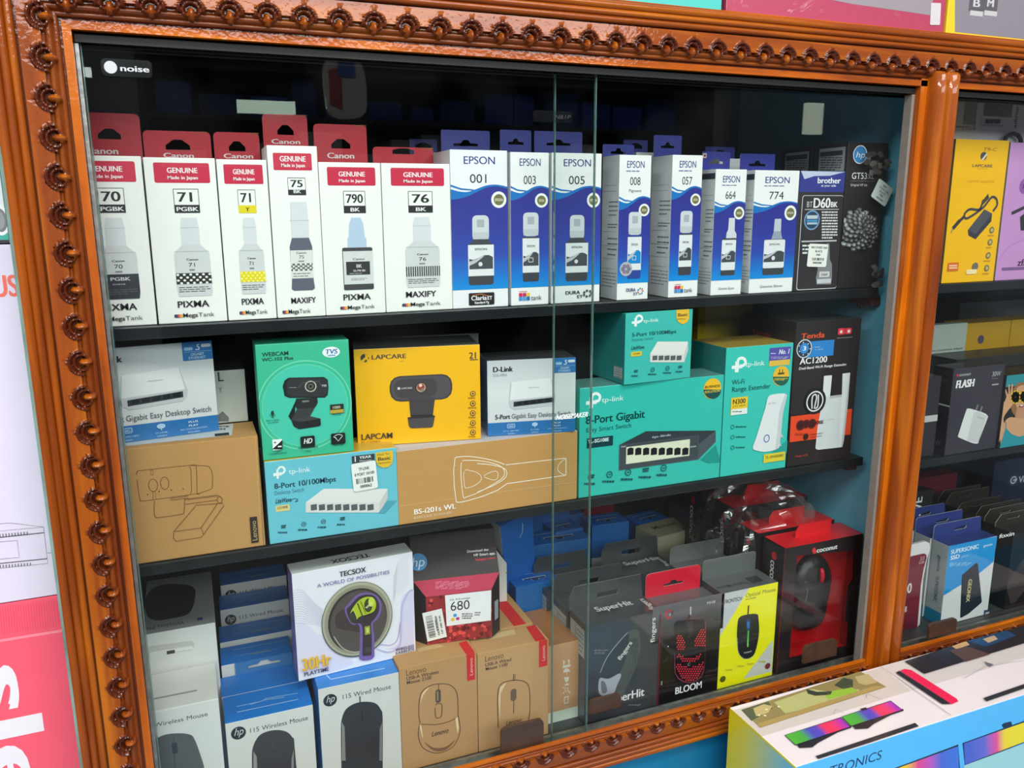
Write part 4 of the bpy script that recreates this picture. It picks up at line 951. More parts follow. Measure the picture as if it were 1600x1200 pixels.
# grey carton set back beside it
gz = 0
b = Box('lens_carton', 'grey and white carton standing back beside the network switch box, letters L and Y showing', 'box', CB, zk, (560, 500), (752, 500), (735, 240), .06, Y=Y2 + .058, col=(196, 196, 190), cols={'top': (40, 44, 46)})
F = b.F; F.rect(560, 90, 760, 240, (60, 66, 70)); F.text('L', 600, 303, 630, 46, (60, 64, 64), 'b'); F.text('Y', 606, 360, 624, 28, (90, 94, 94)); F.poly([(600, 470), (625, 450), (655, 480), (655, 500), (600, 500)], (120, 120, 118)); b.done()
# tp-link 8 port
TB = (108, 196, 214)
b = Box('network_switch_box', 'pale blue network switch box with eight ports and a white price sticker', 'network switch box', CC, S2, (140, 1170), (812, 1070), (115, 740), .052, Y=Y2, col=TB, cols={'top': (222, 176, 60)}, mat=wrap())
F = b.F; T8 = (30, 70, 84)
tplogo(F, 158, 760, 66); F.text('tp-link', 238, 802, 350, 26, (236, 246, 248))
F.text('8-Port 10/100Mbps', 162, 880, 484, 27, T8, 'b', y1=846); F.text('Desktop Switch', 162, 912, 320, 20, (70, 130, 146)); F.text('LiteWave', 167, 956, 250, 24, T8, 'b', shear=.2); F.line(spline([(246, 944), (262, 930), (285, 934), (270, 946), (286, 942)], 4), 3, T8)
F.rect(167, 968, 244, 990, (222, 206, 140), r=5); F.text('LS1008', 178, 985, 232, 12, (110, 90, 30), 'b')
switch(F, 325, 878, 752, 1002, 8, skew=.22, fr=.42)
F.poly([(704, 1002), (752, 940), (800, 940), (735, 1008)], (84, 164, 184))
icons(F, [(210, 1076), (315, 1062), (417, 1048), (517, 1034)], 13, (36, 84, 98))
F.rect(565, 708, 684, 744, (58, 66, 70)); F.text('1', 574, 738, 592, 28, (240, 240, 240), 'b'); F.text('YEAR', 604, 722, 666, 13, (240, 240, 240), 'b'); F.text('Warranty', 604, 738, 668, 10, (220, 220, 220))
F.poly([(688, 690), (778, 678), (780, 715), (774, 745), (755, 764), (725, 768), (700, 755), (690, 735)], (236, 192, 56)); F.text('Ideal for', 696, 706, 764, 12, (100, 84, 30)); F.text('Basic', 699, 732, 768, 18, (50, 60, 50), 'b'); F.text('Networks', 700, 750, 768, 11, (100, 84, 30))
def st8(f):
    f.text('TP-LINK', 28, 28, 72, 11, (60, 60, 60), 'b'); f.text('8 PORT 10/100', 10, 46, 90, 10, (60, 60, 60), 'b'); f.bars(14, 55, 86, 74, n=18); f.text('000062', 28, 90, 76, 10, (40, 40, 40), 'b')
b.sticker(F, 563, 745, 697, 874, (240, 240, 236), draw=st8, ang=3); b.done(); z8 = b.top() + EPS
# TVS webcam
GR = (58, 186, 146)
b = Box('webcam_box', 'green webcam box standing on the pale blue network switch box', 'webcam box', CC, z8, (105, 733), (577, 682), (60, 130), .042, col=GR, cols={'top': (44, 156, 124)})
F = b.F; DG = (20, 66, 56)
for rr, c_ in ((246, (120, 214, 186)), (240, GR), (226, (96, 206, 176))): F.ell(325, 445, rr, rr, c_, square=True, n=48)
F.ell(325, 445, 220, 220, (72, 198, 172), square=True, n=48)
F.text('WEBCAM', 98, 191, 238, 21, DG, 'b'); F.text('WC-103 Plus', 98, 216, 262, 17, DG, 'b')
F.ell(458, 167, 46, 28, (238, 242, 244)); F.text('TVS', 426, 178, 490, 24, (30, 90, 160), 'b', shear=.15); F.rect(440, 182, 480, 186, (120, 160, 200))
bk = (38, 40, 42)
F.poly([(205, 345), (215, 315), (235, 300), (420, 296), (440, 310), (444, 350), (440, 390), (425, 404), (240, 406), (215, 395)], (30, 32, 34)); F.poly([(238, 306), (420, 302), (436, 315), (438, 386), (422, 398), (242, 400), (228, 380), (226, 330)], (48, 50, 53))
F.ell(351, 345, 34, 34, (70, 70, 70), square=True); F.ell(351, 345, 30, 30, (200, 196, 186), square=True); F.ell(351, 345, 25, 25, (50, 48, 46), square=True); F.ell(351, 345, 14, 14, (110, 102, 92), square=True); F.ell(351, 345, 8, 8, (24, 24, 24), square=True)
F.text('TVS', 408, 348, 434, 11, (220, 224, 224), 'b'); F.small(238, 348, 285, 354, 1, (150, 150, 150)); F.line([(286, 352), (312, 325), (395, 318), (402, 340)], 2, (110, 110, 112))
F.poly([(275, 408), (385, 404), (388, 430), (378, 448), (372, 455), (280, 462), (268, 445)], bk); F.rect(306, 420, 342, 425, (130, 130, 130))
F.poly([(278, 410), (235, 500), (245, 515), (268, 545), (270, 458)], (24, 26, 28)); F.poly([(280, 462), (372, 455), (345, 505), (320, 520), (262, 530), (250, 518)], (58, 60, 62))
F.poly([(250, 520), (350, 500), (402, 512), (404, 545), (394, 552), (290, 568), (262, 552)], (34, 36, 38)); F.poly([(250, 520), (350, 500), (402, 512), (300, 530)], (64, 66, 68))
F.ell(152, 485, 8, 14, DG); F.rect(150, 495, 155, 510, DG); F.line([(138, 490), (142, 502), (162, 502), (166, 490)], 2, DG); F.text('Built in digital', 118, 527, 188, 8, DG); F.text('microphone', 126, 538, 184, 8, DG)
F.rect(451, 440, 524, 482, (40, 44, 36)); F.rect(453, 468, 522, 480, (190, 160, 60)); F.text('1080', 462, 462, 505, 14, (190, 186, 160), 'b'); F.text('Resolution', 466, 496, 512, 7, DG)
F.rect(150, 622, 204, 672, (240, 244, 242)); F.poly([(204, 622), (204, 672), (150, 672)], (24, 30, 30)); F.text('+', 156, 644, 176, 14, (20, 20, 20), 'b'); F.rect(180, 654, 200, 659, (240, 240, 240))
F.rect(296, 606, 374, 657, (24, 30, 32), r=7); F.text('HD', 313, 643, 358, 26, (240, 244, 244), 'b', shear=.2); F.rect(455, 590, 532, 640, (24, 30, 32), r=7)
F.line([(472, 604), (494, 628), (516, 600)], 3, (236, 240, 240)); F.line(spline([(476, 600), (494, 594), (514, 597)], 4), 3, (236, 240, 240)); F.line([(468, 606), (484, 612)], 2, (236, 240, 240))
F.text('Light', 164, 686, 198, 9, DG); F.text('Compensation', 134, 700, 228, 10, DG); F.text('High Resolution', 285, 672, 390, 11, DG); F.text('Video', 320, 686, 354, 9, DG); F.text('Fov 90', 472, 654, 520, 10, DG)
T = b.T; b.done()
# scanner carton
b = Box('scanner_carton', 'long brown kraft carton with a white line drawing of a barcode scanner', 'scanner box', CD, S2, (260, 1135), (1240, 987), (253, 725), .10, Y=Y2, col=(196, 146, 84), cols={'top': (196, 190, 200)}, mat=kraft())
F = b.F; LW = (246, 236, 214)
F.line(spline([(568, 762), (580, 756), (640, 752), (720, 762), (790, 778), (845, 798), (858, 798), (1140, 766), (1180, 764)], 4), 4, LW); F.line([(1180, 764), (1180, 856)], 4, LW)
F.line([(1180, 856), (900, 896), (855, 902), (800, 940), (720, 972), (640, 996), (590, 1006), (575, 1004)], 4, LW); F.line([(568, 762), (560, 830), (564, 920), (575, 1004)], 4, LW)
F.line(spline([(608, 778), (640, 774), (700, 776), (760, 786), (810, 802), (838, 826), (836, 862), (800, 892), (740, 928), (680, 958), (630, 976), (614, 976), (604, 900), (600, 820)], 4, True), 4, LW)
F.line(spline([(690, 792), (760, 798), (830, 814), (852, 836), (846, 868), (806, 898), (750, 925), (692, 948)], 4), 4, LW)
F.line(spline([(620, 830), (650, 830), (690, 842), (712, 865), (706, 890), (670, 915), (632, 926), (622, 920), (616, 870)], 4, True), 3, LW)
F.line(spline([(727, 862), (750, 845), (785, 834), (802, 840), (803, 868), (788, 882), (755, 876)], 4, True), 3, LW)
F.line(spline([(1160, 776), (1138, 800), (1136, 830), (1160, 850)], 4), 3.5, LW); F.line([(1160, 776), (1180, 764)], 3, LW); F.line([(1160, 850), (1180, 856)], 3, LW)
F.line([(262, 1026), (570, 984)], 1.6, (222, 196, 150)); F.line([(790, 952), (1240, 892)], 1.6, (222, 196, 150))
F.text('BS-i201s WL', 340, 1072, 572, 27, (250, 244, 232), 'b', y1=1042); F.text('BARCODE SCANNER', 340, 1098, 548, 13, (236, 214, 176), 'r', y1=1076)
b.done(); zs = b.top() + EPS
# lapcare webcam
YE = (250, 186, 16)
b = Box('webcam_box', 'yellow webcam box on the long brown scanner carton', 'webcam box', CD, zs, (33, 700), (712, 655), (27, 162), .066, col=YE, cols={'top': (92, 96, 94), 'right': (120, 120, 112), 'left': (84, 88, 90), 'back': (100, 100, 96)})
F = b.F; GK = (70, 66, 66)
F.ell(70, 210, 24, 26, GK, square=True); F.poly([(50, 225), (88, 190), (94, 200), (60, 236)], YE); F.poly([(70, 190), (80, 188), (92, 222), (84, 230)], YE)
F.text('LAPCARE', 106, 218, 300, 24, GK, 'b'); F.small(262, 226, 295, 229, 1, GK); F.text('21', 646, 213, 692, 34, GK, 'b'); F.rect(650, 217, 694, 220, GK)
F.rect(205, 312, 554, 434, (62, 56, 60), r=58); F.rect(214, 318, 546, 428, (84, 78, 82), r=52); F.rect(230, 330, 470, 420, (70, 64, 68), r=44)
F.ell(381, 372, 31, 31, (40, 34, 34), square=True); F.ell(381, 372, 26, 26, (190, 150, 120), square=True); F.ell(379, 368, 20, 20, (150, 70, 50), square=True); F.ell(378, 360, 9, 9, (236, 206, 190), square=True); F.ell(388, 385, 9, 8, (110, 130, 120), square=True)
F.ell(258, 377, 8, 8, (214, 210, 210), square=True); F.text('LAPCARE', 272, 381, 332, 9, (206, 202, 202), 'b')
F.poly([(314, 430), (458, 426), (452, 470), (446, 520), (322, 524), (318, 480)], (70, 64, 68)); F.poly([(322, 524), (446, 520), (448, 528), (325, 534)], (44, 40, 42))
F.poly([(306, 536), (456, 526), (454, 545), (446, 585), (436, 592), (326, 596), (314, 585)], (78, 72, 76)); F.poly([(306, 536), (456, 526), (458, 534), (308, 546)], (50, 46, 48))
for y in (405, 459, 512, 566, 618): F.ell(666, y, 15, 15, GK, square=True); F.ell(666, y, 11, 11, YE, square=True); F.ell(666, y, 6, 6, GK, square=True, n=10); F.small(640, y + 20, 694, y + 26, 1, (150, 116, 30), .8)
F.text('LAPCAM', 50, 660, 226, 31, (64, 56, 50), 'b'); F.text('PC CAMERA', 50, 680, 158, 12, (120, 92, 30), 'r')
b.done(); lap = b
# grey sleeve just behind the yellow box
b2 = Box('webcam_box', 'grey webcam carton hidden behind the yellow webcam box, only its edge showing', 'webcam box', CD, zs, (60, 690), (742, 650), (60, 150), .012, col=(112, 114, 108), cols={'top': (92, 96, 94)})
b2.M = Matrix.Translation(b2.M.to_3x3() @ Vector((0, .0, 0))) @ b2.M
o = b2
# keep it behind: shift along the depth of the yellow box
b2.M = lap.M @ Matrix.Translation((.010, lap.D + .002, 0)); b2.done()
dlink_box('white and blue network switch box on the scanner carton, behind the glass edges', CD, zs, (750, 642), (1230, 613), (757, 225), .05, None)
# tp-link gigabit
b = Box('network_switch_box', 'large turquoise network switch box with a dark eight port switch pictured', 'network switch box', CE, S2, (50, 1122), (825, 1012), (35, 520), ('T', 845, 395), Y=Y2, col=TEAL, cols={'top': (96, 150, 146)}, mat=gloss())
F = b.F; DT = (14, 70, 70)
tplogo(F, 92, 540, 86); F.text('tp-link', 177, 596, 296, 27, (232, 246, 244))
F.text('8-Port Gigabit', 88, 716, 413, 42, DT, 'b', y1=690); F.text('Easy Smart Switch', 90, 762, 340, 24, (24, 84, 82), 'r', y1=742)
F.rect(95, 795, 238, 832, (18, 60, 70)); F.text('TL-SG108E', 100, 822, 216, 19, (220, 240, 240), 'b')
F.ell(786, 520, 49, 56, (244, 190, 40), square=True); F.poly([(786 - 49 * cos(radians(a)), 524 + 52 * sin(radians(a))) for a in range(0, 181, 15)], (22, 76, 76)); F.text('BUSINESS', 744, 518, 828, 13, (70, 60, 20), 'b', y1=512); F.text('SOLUTION', 744, 545, 828, 13, (220, 200, 60), 'b', y1=538)
F.poly([(720, 912), (804, 830), (826, 900), (826, 925), (760, 930)], (30, 150, 140))
F.poly([(420, 754), (804, 750), (706, 828), (273, 830)], (52, 60, 66)); F.poly([(804, 750), (804, 812), (706, 912), (706, 828)], (78, 86, 92)); F.rect(273, 830, 706, 910, (78, 84, 90)); F.rect(278, 834, 702, 906, (66, 74, 80))
F.rect(311, 842, 658, 888, (226, 226, 200)); 
for k in range(8): F.rect(317 + k * 43.2, 850, 350 + k * 43.2, 882, (22, 28, 32)); F.rect(325 + k * 43.2, 845, 342 + k * 43.2, 852, (22, 28, 32)); F.z[0] -= 2 * F.STEP
F.text('tp-link', 452, 792, 556, 12, (170, 180, 184), 'b'); F.rect(282, 837, 308, 840, (150, 160, 164)); F.rect(662, 837, 696, 840, (150, 160, 164))
icons(F, [(118, 1005), (218, 992), (320, 980), (418, 968), (516, 956)], 17, (16, 84, 84)); b.done(); zg = b.top() + EPS
# tp-link 5 port
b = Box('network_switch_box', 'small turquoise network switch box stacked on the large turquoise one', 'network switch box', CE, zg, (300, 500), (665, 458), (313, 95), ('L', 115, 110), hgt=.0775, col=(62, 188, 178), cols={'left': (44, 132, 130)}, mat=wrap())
F = b.F; tplogo(F, 344, 112, 64); F.text('tp-link', 406, 156, 490, 20, (230, 244, 242)); F.text('5-Port 10/100Mbps', 342, 234, 588, 20, (20, 84, 84), 'b', y1=216); F.text('Desktop Switch', 342, 258, 462, 12, (40, 130, 126)); F.text('LiteWave', 338, 306, 410, 20, (20, 84, 84), 'b', shear=.2)
F.rect(338, 318, 397, 338, (224, 196, 60), r=4); F.text('LS1005', 348, 333, 388, 9, (120, 90, 20), 'b'); switch(F, 442, 260, 652, 374, 5, skew=.2, fr=.4)
F.poly([(586, 76), (656, 74), (658, 130), (648, 152), (622, 165), (598, 152), (588, 130)], (240, 190, 50)); F.text('Basic', 594, 122, 650, 17, (60, 60, 40), 'b'); F.small(594, 132, 650, 138, 1, (120, 96, 30)); icons(F, [(365, 424), (456, 415), (538, 407), (608, 400)], 11, (20, 90, 90))
Lf = b.L; Lf.small(150, 150, 290, 330, 7, (34, 108, 108), .3); Lf.rect(245, 392, 290, 468, (176, 186, 188))
for k in range(5): Lf.rect(250, 400 + k * 13, 285, 406 + k * 13, (150, 130, 140))
b.done()
# range extender
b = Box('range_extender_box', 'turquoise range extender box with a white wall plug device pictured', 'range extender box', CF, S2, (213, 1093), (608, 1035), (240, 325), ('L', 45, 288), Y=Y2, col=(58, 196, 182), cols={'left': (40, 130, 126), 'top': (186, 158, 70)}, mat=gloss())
F = b.F; tplogo(F, 286, 378, 92); F.text('tp-link', 366, 438, 480, 30, (232, 248, 244), y1=428)
F.rect(513, 325, 636, 400, (86, 80, 168)); F.text('No. 1', 566, 362, 632, 28, (236, 236, 244), 'b', shear=.2); F.small(518, 352, 562, 362, 1, (210, 200, 230)); F.small(520, 374, 630, 390, 2, (150, 146, 200)); F.rect(511, 402, 632, 424, (230, 186, 70))
F.ell(580, 493, 49, 60, (240, 188, 50), square=True); F.poly([(580 - 49 * cos(radians(a)), 497 + 54 * sin(radians(a))) for a in range(0, 181, 15)], (28, 96, 80)); F.rect(562, 474, 600, 482, (90, 76, 30)); F.rect(570, 452, 573, 476, (90, 76, 30)); F.rect(588, 452, 591, 476, (90, 76, 30)); F.small(540, 505, 620, 520, 2, (200, 180, 60))
F.text('Wi-Fi', 283, 546, 360, 28, (14, 96, 92)); F.text('Range Extender', 281, 590, 516, 28, (12, 90, 88), y1=562)
F.rect(279, 626, 374, 720, (240, 200, 50)); F.rect(279, 696, 374, 720, (236, 238, 234)); F.text('N300', 286, 664, 364, 28, (60, 50, 20), 'b'); F.text('2.4G 300M', 286, 684, 364, 12, (150, 116, 30)); F.small(286, 704, 368, 712, 1, (120, 120, 110))
for y in (800, 862, 925): F.ell(286, y, 11, 11, (20, 110, 104), ring=3, square=True, n=14); F.small(304, y - 6, 380, y + 4, 1, (16, 96, 92))
F.poly([(545, 930), (620, 880), (612, 960), (520, 960)], (40, 160, 150)); F.poly([(575, 830), (592, 858), (596, 866), (578, 862)], (190, 200, 200)); F.poly([(566, 880), (578, 905), (584, 915), (560, 915)], (180, 190, 190))
F.poly(spline([(500, 622), (530, 604), (606, 600), (608, 640), (588, 720), (578, 830), (572, 890), (560, 930), (490, 950), (440, 945), (408, 928), (430, 860), (460, 760), (485, 680)], 4, True), (230, 232, 234))
F.poly(spline([(606, 600), (608, 640), (590, 720), (580, 830), (570, 895), (556, 930), (545, 925), (556, 830), (566, 720), (585, 650)], 3, True), (204, 208, 212)); F.text('tp-link', 502, 664, 546, 12, (150, 156, 160), y1=656); F.ell(491, 870, 18, 24, (80, 100, 170), ring=5)
F.rect(474, 966, 600, 1000, (226, 206, 60)); F.text('TL-WA850RE', 482, 994, 592, 16, (110, 96, 20), 'b', y1=984); F.line([(216, 328), (630, 294)], 3, (206, 190, 110)) if 0 else None
b.done()
# yellow carton high at the back
b = Box('adapter_carton', 'dark yellow carton at the back between turquoise boxes and the black extender box', 'box', CF, S2, (45, 1000), (360, 1000), (45, 62), .06, Y=.205, col=(196, 170, 20)); b.done()
# tenda
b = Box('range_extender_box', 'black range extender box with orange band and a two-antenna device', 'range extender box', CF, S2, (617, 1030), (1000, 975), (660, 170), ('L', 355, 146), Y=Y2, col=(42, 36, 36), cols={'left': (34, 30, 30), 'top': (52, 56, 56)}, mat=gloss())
F = b.F; OR = (232, 84, 40)
F.text('Tenda', 700, 270, 844, 32, OR, 'b', y1=258, shear=.12); F.rect(928, 206, 962, 242, (226, 60, 74), r=5); F.rect(976, 204, 1006, 238, (226, 60, 74), r=5); F.rect(966, 204, 970, 240, (226, 60, 74)); F.ell(945, 226, 8, 8, (240, 220, 220), square=True, n=12); F.ell(991, 222, 8, 8, (240, 220, 220), square=True, n=12); F.text('Wi-Fi Enhancement', 918, 268, 1012, 7, (180, 180, 180))
F.rect(740, 286, 896, 368, (44, 132, 206)); F.ell(721, 328, 46, 52, (210, 220, 228), square=True, n=32); F.ell(721, 328, 41, 44, (44, 52, 72), square=True); F.ell(721, 326, 26, 30, (48, 140, 214), square=True); F.text('3', 710, 340, 733, 26, (240, 244, 248), 'b'); F.text('Repeater', 782, 322, 818, 7, (210, 228, 244)); F.text('in 1 device', 782, 338, 834, 8, (210, 228, 244))
for k in range(7): F.ell(721 + 34 * cos(k * .9), 328 + 38 * sin(k * .9), 3.5, 4, (230, 234, 238), n=6)
F.text('AC1200', 692, 423, 856, 36, (240, 238, 238), 'b', y1=416); F.text('Dual-Band Wi-Fi Range Extender', 686, 456, 974, 15, (232, 230, 230), 'b', y1=432)
F.poly([(638, 738), (1008, 690), (998, 846), (630, 893)], (236, 76, 36))
F.poly([(838, 492), (886, 488), (880, 590), (874, 614), (946, 604), (950, 478), (996, 472), (982, 660), (958, 880), (948, 922), (800, 938), (786, 930), (800, 800), (828, 640)], (226, 228, 228))
F.poly([(870, 614), (946, 604), (936, 760), (930, 924), (806, 938), (790, 930), (806, 800), (830, 640), (850, 618)], (212, 216, 218)); F.poly([(874, 614), (946, 604), (944, 618), (872, 630)], (180, 184, 186)); F.poly([(886, 492), (888, 600), (874, 614), (880, 560)], (30, 30, 30))
F.poly([(984, 560), (996, 472), (982, 660), (970, 760), (958, 880), (948, 922), (940, 922), (960, 760), (972, 640)], (196, 200, 202)); F.text('Tenda', 852, 762, 898, 12, (190, 194, 196), 'b')
F.ell(785, 645, 63, 78, (28, 24, 26), square=False, n=36); F.ell(782, 645, 51, 62, (236, 236, 236), n=36); F.ell(782, 645, 44, 54, (28, 24, 26), n=32)
F.line(spline([(764, 690), (764, 640), (770, 612), (786, 604), (792, 622), (784, 660), (778, 690)], 4), 7, (236, 236, 236)); F.line(spline([(784, 690), (798, 676), (802, 640), (803, 604)], 4), 7, (236, 236, 236))
for x, y, r in ((695, 790, 26), (728, 782, 22), (764, 780, 24)): F.ell(x, y, r, r * 1.1, (96, 30, 30), square=True); F.ell(x, y, r * .7, r, (60, 24, 26), square=True, n=12)
F.text('NOISE', 772, 786, 832, 20, (60, 28, 28), 'b', y1=778); F.ell(726, 858, 16, 18, (60, 28, 28), square=True); F.text('noisemaker', 750, 850, 830, 9, (70, 32, 28), y1=838); F.text('noise here', 752, 866, 822, 9, (70, 32, 28), y1=856); F.small(660, 838, 720, 850, 2, (150, 50, 30), .3)
F.text('Model: A18', 660, 984, 734, 12, (200, 70, 40)); Lf = b.L; Lf.text('Tenda', 405, 238, 520, 30, (150, 52, 34), 'b', shear=.12, y1=250); b.done()
# ================================================================== CABINET FLOOR
CG = (200, 850, 3.43); CH = (430, 820, 4.616); CI = (620, 820, 3.158); CJ = (860, 800, 3.75); CK = (1080, 740, 3.43); CR = (330, 860, 5.453); CB3 = (700, 760, 5.333)
Y3 = .045
WM = (222, 222, 218)
# white mouse boxes
b = Box('mouse_box', 'white wireless mouse box standing at the lower left, grey mouse pictured', 'mouse box', CG, S3, (153, 1290), (523, 1245), (115, 905), ('T', 105, 705), Y=Y3, col=WM, bevel=.001)
F = b.F; F.text('Wireless Mouse', 142, 982, 430, 22, (50, 52, 58), 'r', y1=935)
F.poly(spline([(140, 1300), (136, 1100), (150, 1050), (190, 1024), (260, 1014), (330, 1020), (356, 1045), (385, 1120), (412, 1220), (420, 1400), (140, 1400)], 4), (92, 90, 90)); F.poly([(245, 1016), (247, 1070), (250, 1120), (252, 1200), (249, 1200), (247, 1120), (243, 1070)], (50, 50, 52)); F.rect(233, 1068, 268, 1120, (56, 56, 58), r=8)
T = b.T; T.poly([(110, 832), (370, 780), (372, 788), (112, 840)], (150, 148, 144)); b.done(); wm = b
# the same kind lying on its back behind, picture side up
hz = wm.top() - .020
b = Box('mouse_box', 'white wireless mouse box lying face up behind the standing white one, print upside down', 'mouse box', CG, S3, (100, 712), (487, 636), (75, 490), .13, Y=wm.D + Y3 + .003, col=WM, bevel=.001, cols={'top': (150, 152, 152)})
T = b.T; T.poly(spline([(88, 320), (110, 260), (160, 225), (230, 214), (320, 220), (352, 235), (362, 260), (350, 330), (318, 378), (240, 398), (160, 410), (112, 396), (95, 360)], 4, True), (38, 38, 42), clip=False)
T.text('Wireless Mou', 300, 412, 70, 17, (34, 36, 44), 'r', rot=180, y1=462); T.rect(400, 392, 372, 412, (30, 60, 130)); F = b.F
F.poly([(95, 560), (130, 545), (340, 518), (356, 530), (352, 560), (330, 572), (100, 600), (84, 585)], (198, 198, 194)); F.poly([(120, 580), (345, 545), (350, 562), (110, 600)], (226, 226, 222)); F.rect(207, 574, 252, 584, (60, 60, 60)); b.done()
# HP boxes, front one with picture, more in a line behind
HB = (30, 116, 200); HW = (216, 214, 208)
def hplogo(F, cx, cy, r, c=(34, 34, 36), t=(226, 224, 218)):
    F.ell(cx, cy, r, r, c, square=True, n=30); F.text('hp', cx - r * .62, cy + r * .42, cx + r * .66, r * .95, t, 'l', shear=.28)
def topslot(T, pts, c=(150, 196, 232)):
    a, b_, c_, d = pts; T.line([a, b_], 3, c); T.line([c_, d], 3.5, c)
b = Box('mouse_box', 'white mouse box with blue top reading 115 Wireless Mouse', 'mouse box', CG, S3, (549, 1295), (1015, 1240), (520, 965), ('T', 515, 822), Y=Y3, col=HW, cols={'top': HB, 'left': HB, 'back': HB})
F = b.F; hplogo(F, 592, 1013, 41); F.text('115 Wireless Mouse', 648, 1014, 966, 24, (54, 54, 58), 'r', y1=945)
F.poly(spline([(668, 1300), (664, 1140), (672, 1080), (700, 1030), (740, 1006), (800, 996), (850, 1006), (880, 1035), (892, 1080), (892, 1400), (668, 1400)], 4), (58, 50, 48)); F.poly([(672, 1110), (690, 1140), (700, 1400), (672, 1400)], (150, 146, 144)); F.poly([(888, 1100), (876, 1150), (874, 1400), (890, 1400)], (140, 136, 134)); F.rect(770, 1050, 784, 1100, (70, 62, 60), r=6)
T = b.T; T.line([(582, 872), (720, 842), (740, 828), (835, 812), (910, 800)], 4, (170, 206, 236)); T.line([(585, 902), (912, 833)], 4, (196, 220, 240)); T.line([(655, 862), (735, 836), (838, 822)], 6, (150, 180, 200)); b.done(); hp1 = b
def hp_rear(i, tl, tr, label, strip=False, tabp=None, dY=None):
    y = Y3 + dY; c = lambda p: (CR[0] + p[0] / CR[2], CR[1] + p[1] / CR[2])
    A = UY(*c(tl), y); B = UY(*c(tr), y); H = A.z - S3
    bb = Box('mouse_box', label, 'mouse box', CR, S3, None, None, None, .038, world=(A.x, y, B.x - A.x, H, 0), col=HW, cols={'top': HB, 'left': HB, 'back': HB}, group='mouse boxes lined up behind the blue and white front one')
    if strip:
        F = bb.F; hplogo(F, tl[0] + 90, tl[1] + 78, 50); F.text('115 Wired Mouse', tl[0] + 158, tl[1] + 76, tl[0] + 540, 30, (54, 54, 58), 'r', y1=tl[1] + 8)
    else: bb.F.rect(tl[0] - 30, tl[1] + 10, tr[0] + 30, tl[1] + 200, HW)
    T = bb.T; k = bb.T.full(); k.line([(18, 62), (40, 62), (46, 70), (70, 70), (92, 62)], .8, (130, 180, 220)); k.line([(18, 25), (95, 25)], .9, (150, 196, 230)); k.rect(40, 62, 70, 70, (110, 140, 160))
    if tabp: bb.tab(*tabp, (52, 110, 166), at='front', hole='euro', hw=.56, hy=.5, r=.001, name='hang_tab', hh=.0028)
    return bb.done()
b2 = Box('mouse_box', 'blue topped mouse box second in the line, a hanging tab showing its slot', 'mouse box', CG, S3, None, None, None, .038, world=(hp1.M.translation.x - .001, Y3 + hp1.D + .002, hp1.W, hp1.H - .001, 0), col=HW, cols={'top': HB, 'left': HB, 'back': HB})
b2.tab(572, 640, 884, (60, 118, 172), at='back', hole='euro', hw=.56, hy=.5, r=.001, hh=.003); b2.done()
for i, (tl, tr, dY, st_, lab) in enumerate((((85, 985), (690, 870), .088, False, 'blue topped mouse box third from the front of the line'),
        ((75, 790), (690, 695), .130, False, 'blue topped mouse box fourth from the front of the line'),
        ((75, 512), (660, 415), .172, True, 'blue and white mouse box fifth in the line, its Wired Mouse print showing'),
        ((78, 302), (640, 222), .214, True, 'blue and white mouse box furthest back in the line, in deep shade'))):
    hp_rear(i, tl, tr, lab, st_, None, dY)
b = Box('mouse_box', 'white mouse box with blue top reading 115 Wired Mouse, under the earbuds box', 'mouse box', CH, S3, (345, 1790), (915, 1690), (300, 1190), .05, Y=Y3, col=HW, cols={'top': (44, 130, 214), 'left': HB})
F = b.F; F.crop = (430, 820, 4.616); hplogo(F, 396, 1265, 50); F.text('115 Wired Mouse', 478, 1260, 836, 32, (54, 54, 58), 'r', y1=1175)
F.poly(spline([(478, 1800), (474, 1500), (480, 1400), (510, 1330), (570, 1290), (640, 1275), (720, 1285), (760, 1330), (775, 1400), (775, 1800)], 4), (52, 44, 42)); F.poly([(480, 1420), (500, 1460), (508, 1700), (480, 1700)], (140, 134, 130)); F.poly([(772, 1420), (754, 1470), (750, 1700), (772, 1700)], (128, 122, 120)); F.rect(618, 1340, 634, 1410, (28, 26, 26), r=7); F.line([(612, 1290), (610, 1235)], 8, (40, 36, 36))
b.T.line([(372, 1085), (400, 1115), (790, 1035)], 8, (200, 224, 244)); b.done(); hpw = b
# TECSOX earbuds
b = Box('earbuds_box', 'white and lilac earbuds box standing on the mouse boxes', 'earbuds box', CH, hpw.top() + EPS, (170, 1130), (1015, 925), (120, 358), ('L', 84, 300), col=(236, 234, 242), cols={'left': (120, 100, 170), 'top': (212, 214, 214)}, bevel=.0006)
F = b.F; LI = (196, 186, 226)
F.poly(spline([(150, 710), (190, 705), (240, 730), (290, 775), (340, 800), (400, 850), (500, 940), (560, 1000), (400, 1060), (160, 1080)], 5), (226, 220, 240)); F.poly(spline([(1000, 470), (960, 480), (920, 520), (904, 600), (910, 720), (900, 830), (860, 880), (800, 900), (1000, 900)], 4), (222, 214, 238))
for k in range(15): F.line(spline([(128, 480 + k * 16), (190, 470 + k * 17), (250, 530 + k * 13), (300, 580 + k * 10), (340, 610 + k * 9)], 4), 1.6, (150, 136, 190))
for k in range(14): F.line(spline([(965, 215 + k * 15), (920, 235 + k * 17), (880, 280 + k * 16), (868, 330 + k * 12), (850, 370 + k * 14)], 4), 1.4, (206, 202, 216))
F.line(spline([(730, 890), (800, 912), (860, 900), (900, 850), (905, 740), (915, 580), (960, 480), (990, 465)], 6), 8, LI); F.line(spline([(720, 880), (760, 860), (830, 862), (880, 820), (900, 700)], 5), 5, (170, 150, 214))
F.text('TECSOX', 462, 372, 652, 36, (34, 32, 44), 'b', y1=340); F.text('A WORLD OF POSSIBILITIES', 302, 450, 822, 25, (96, 80, 160), 'r', y1=350)
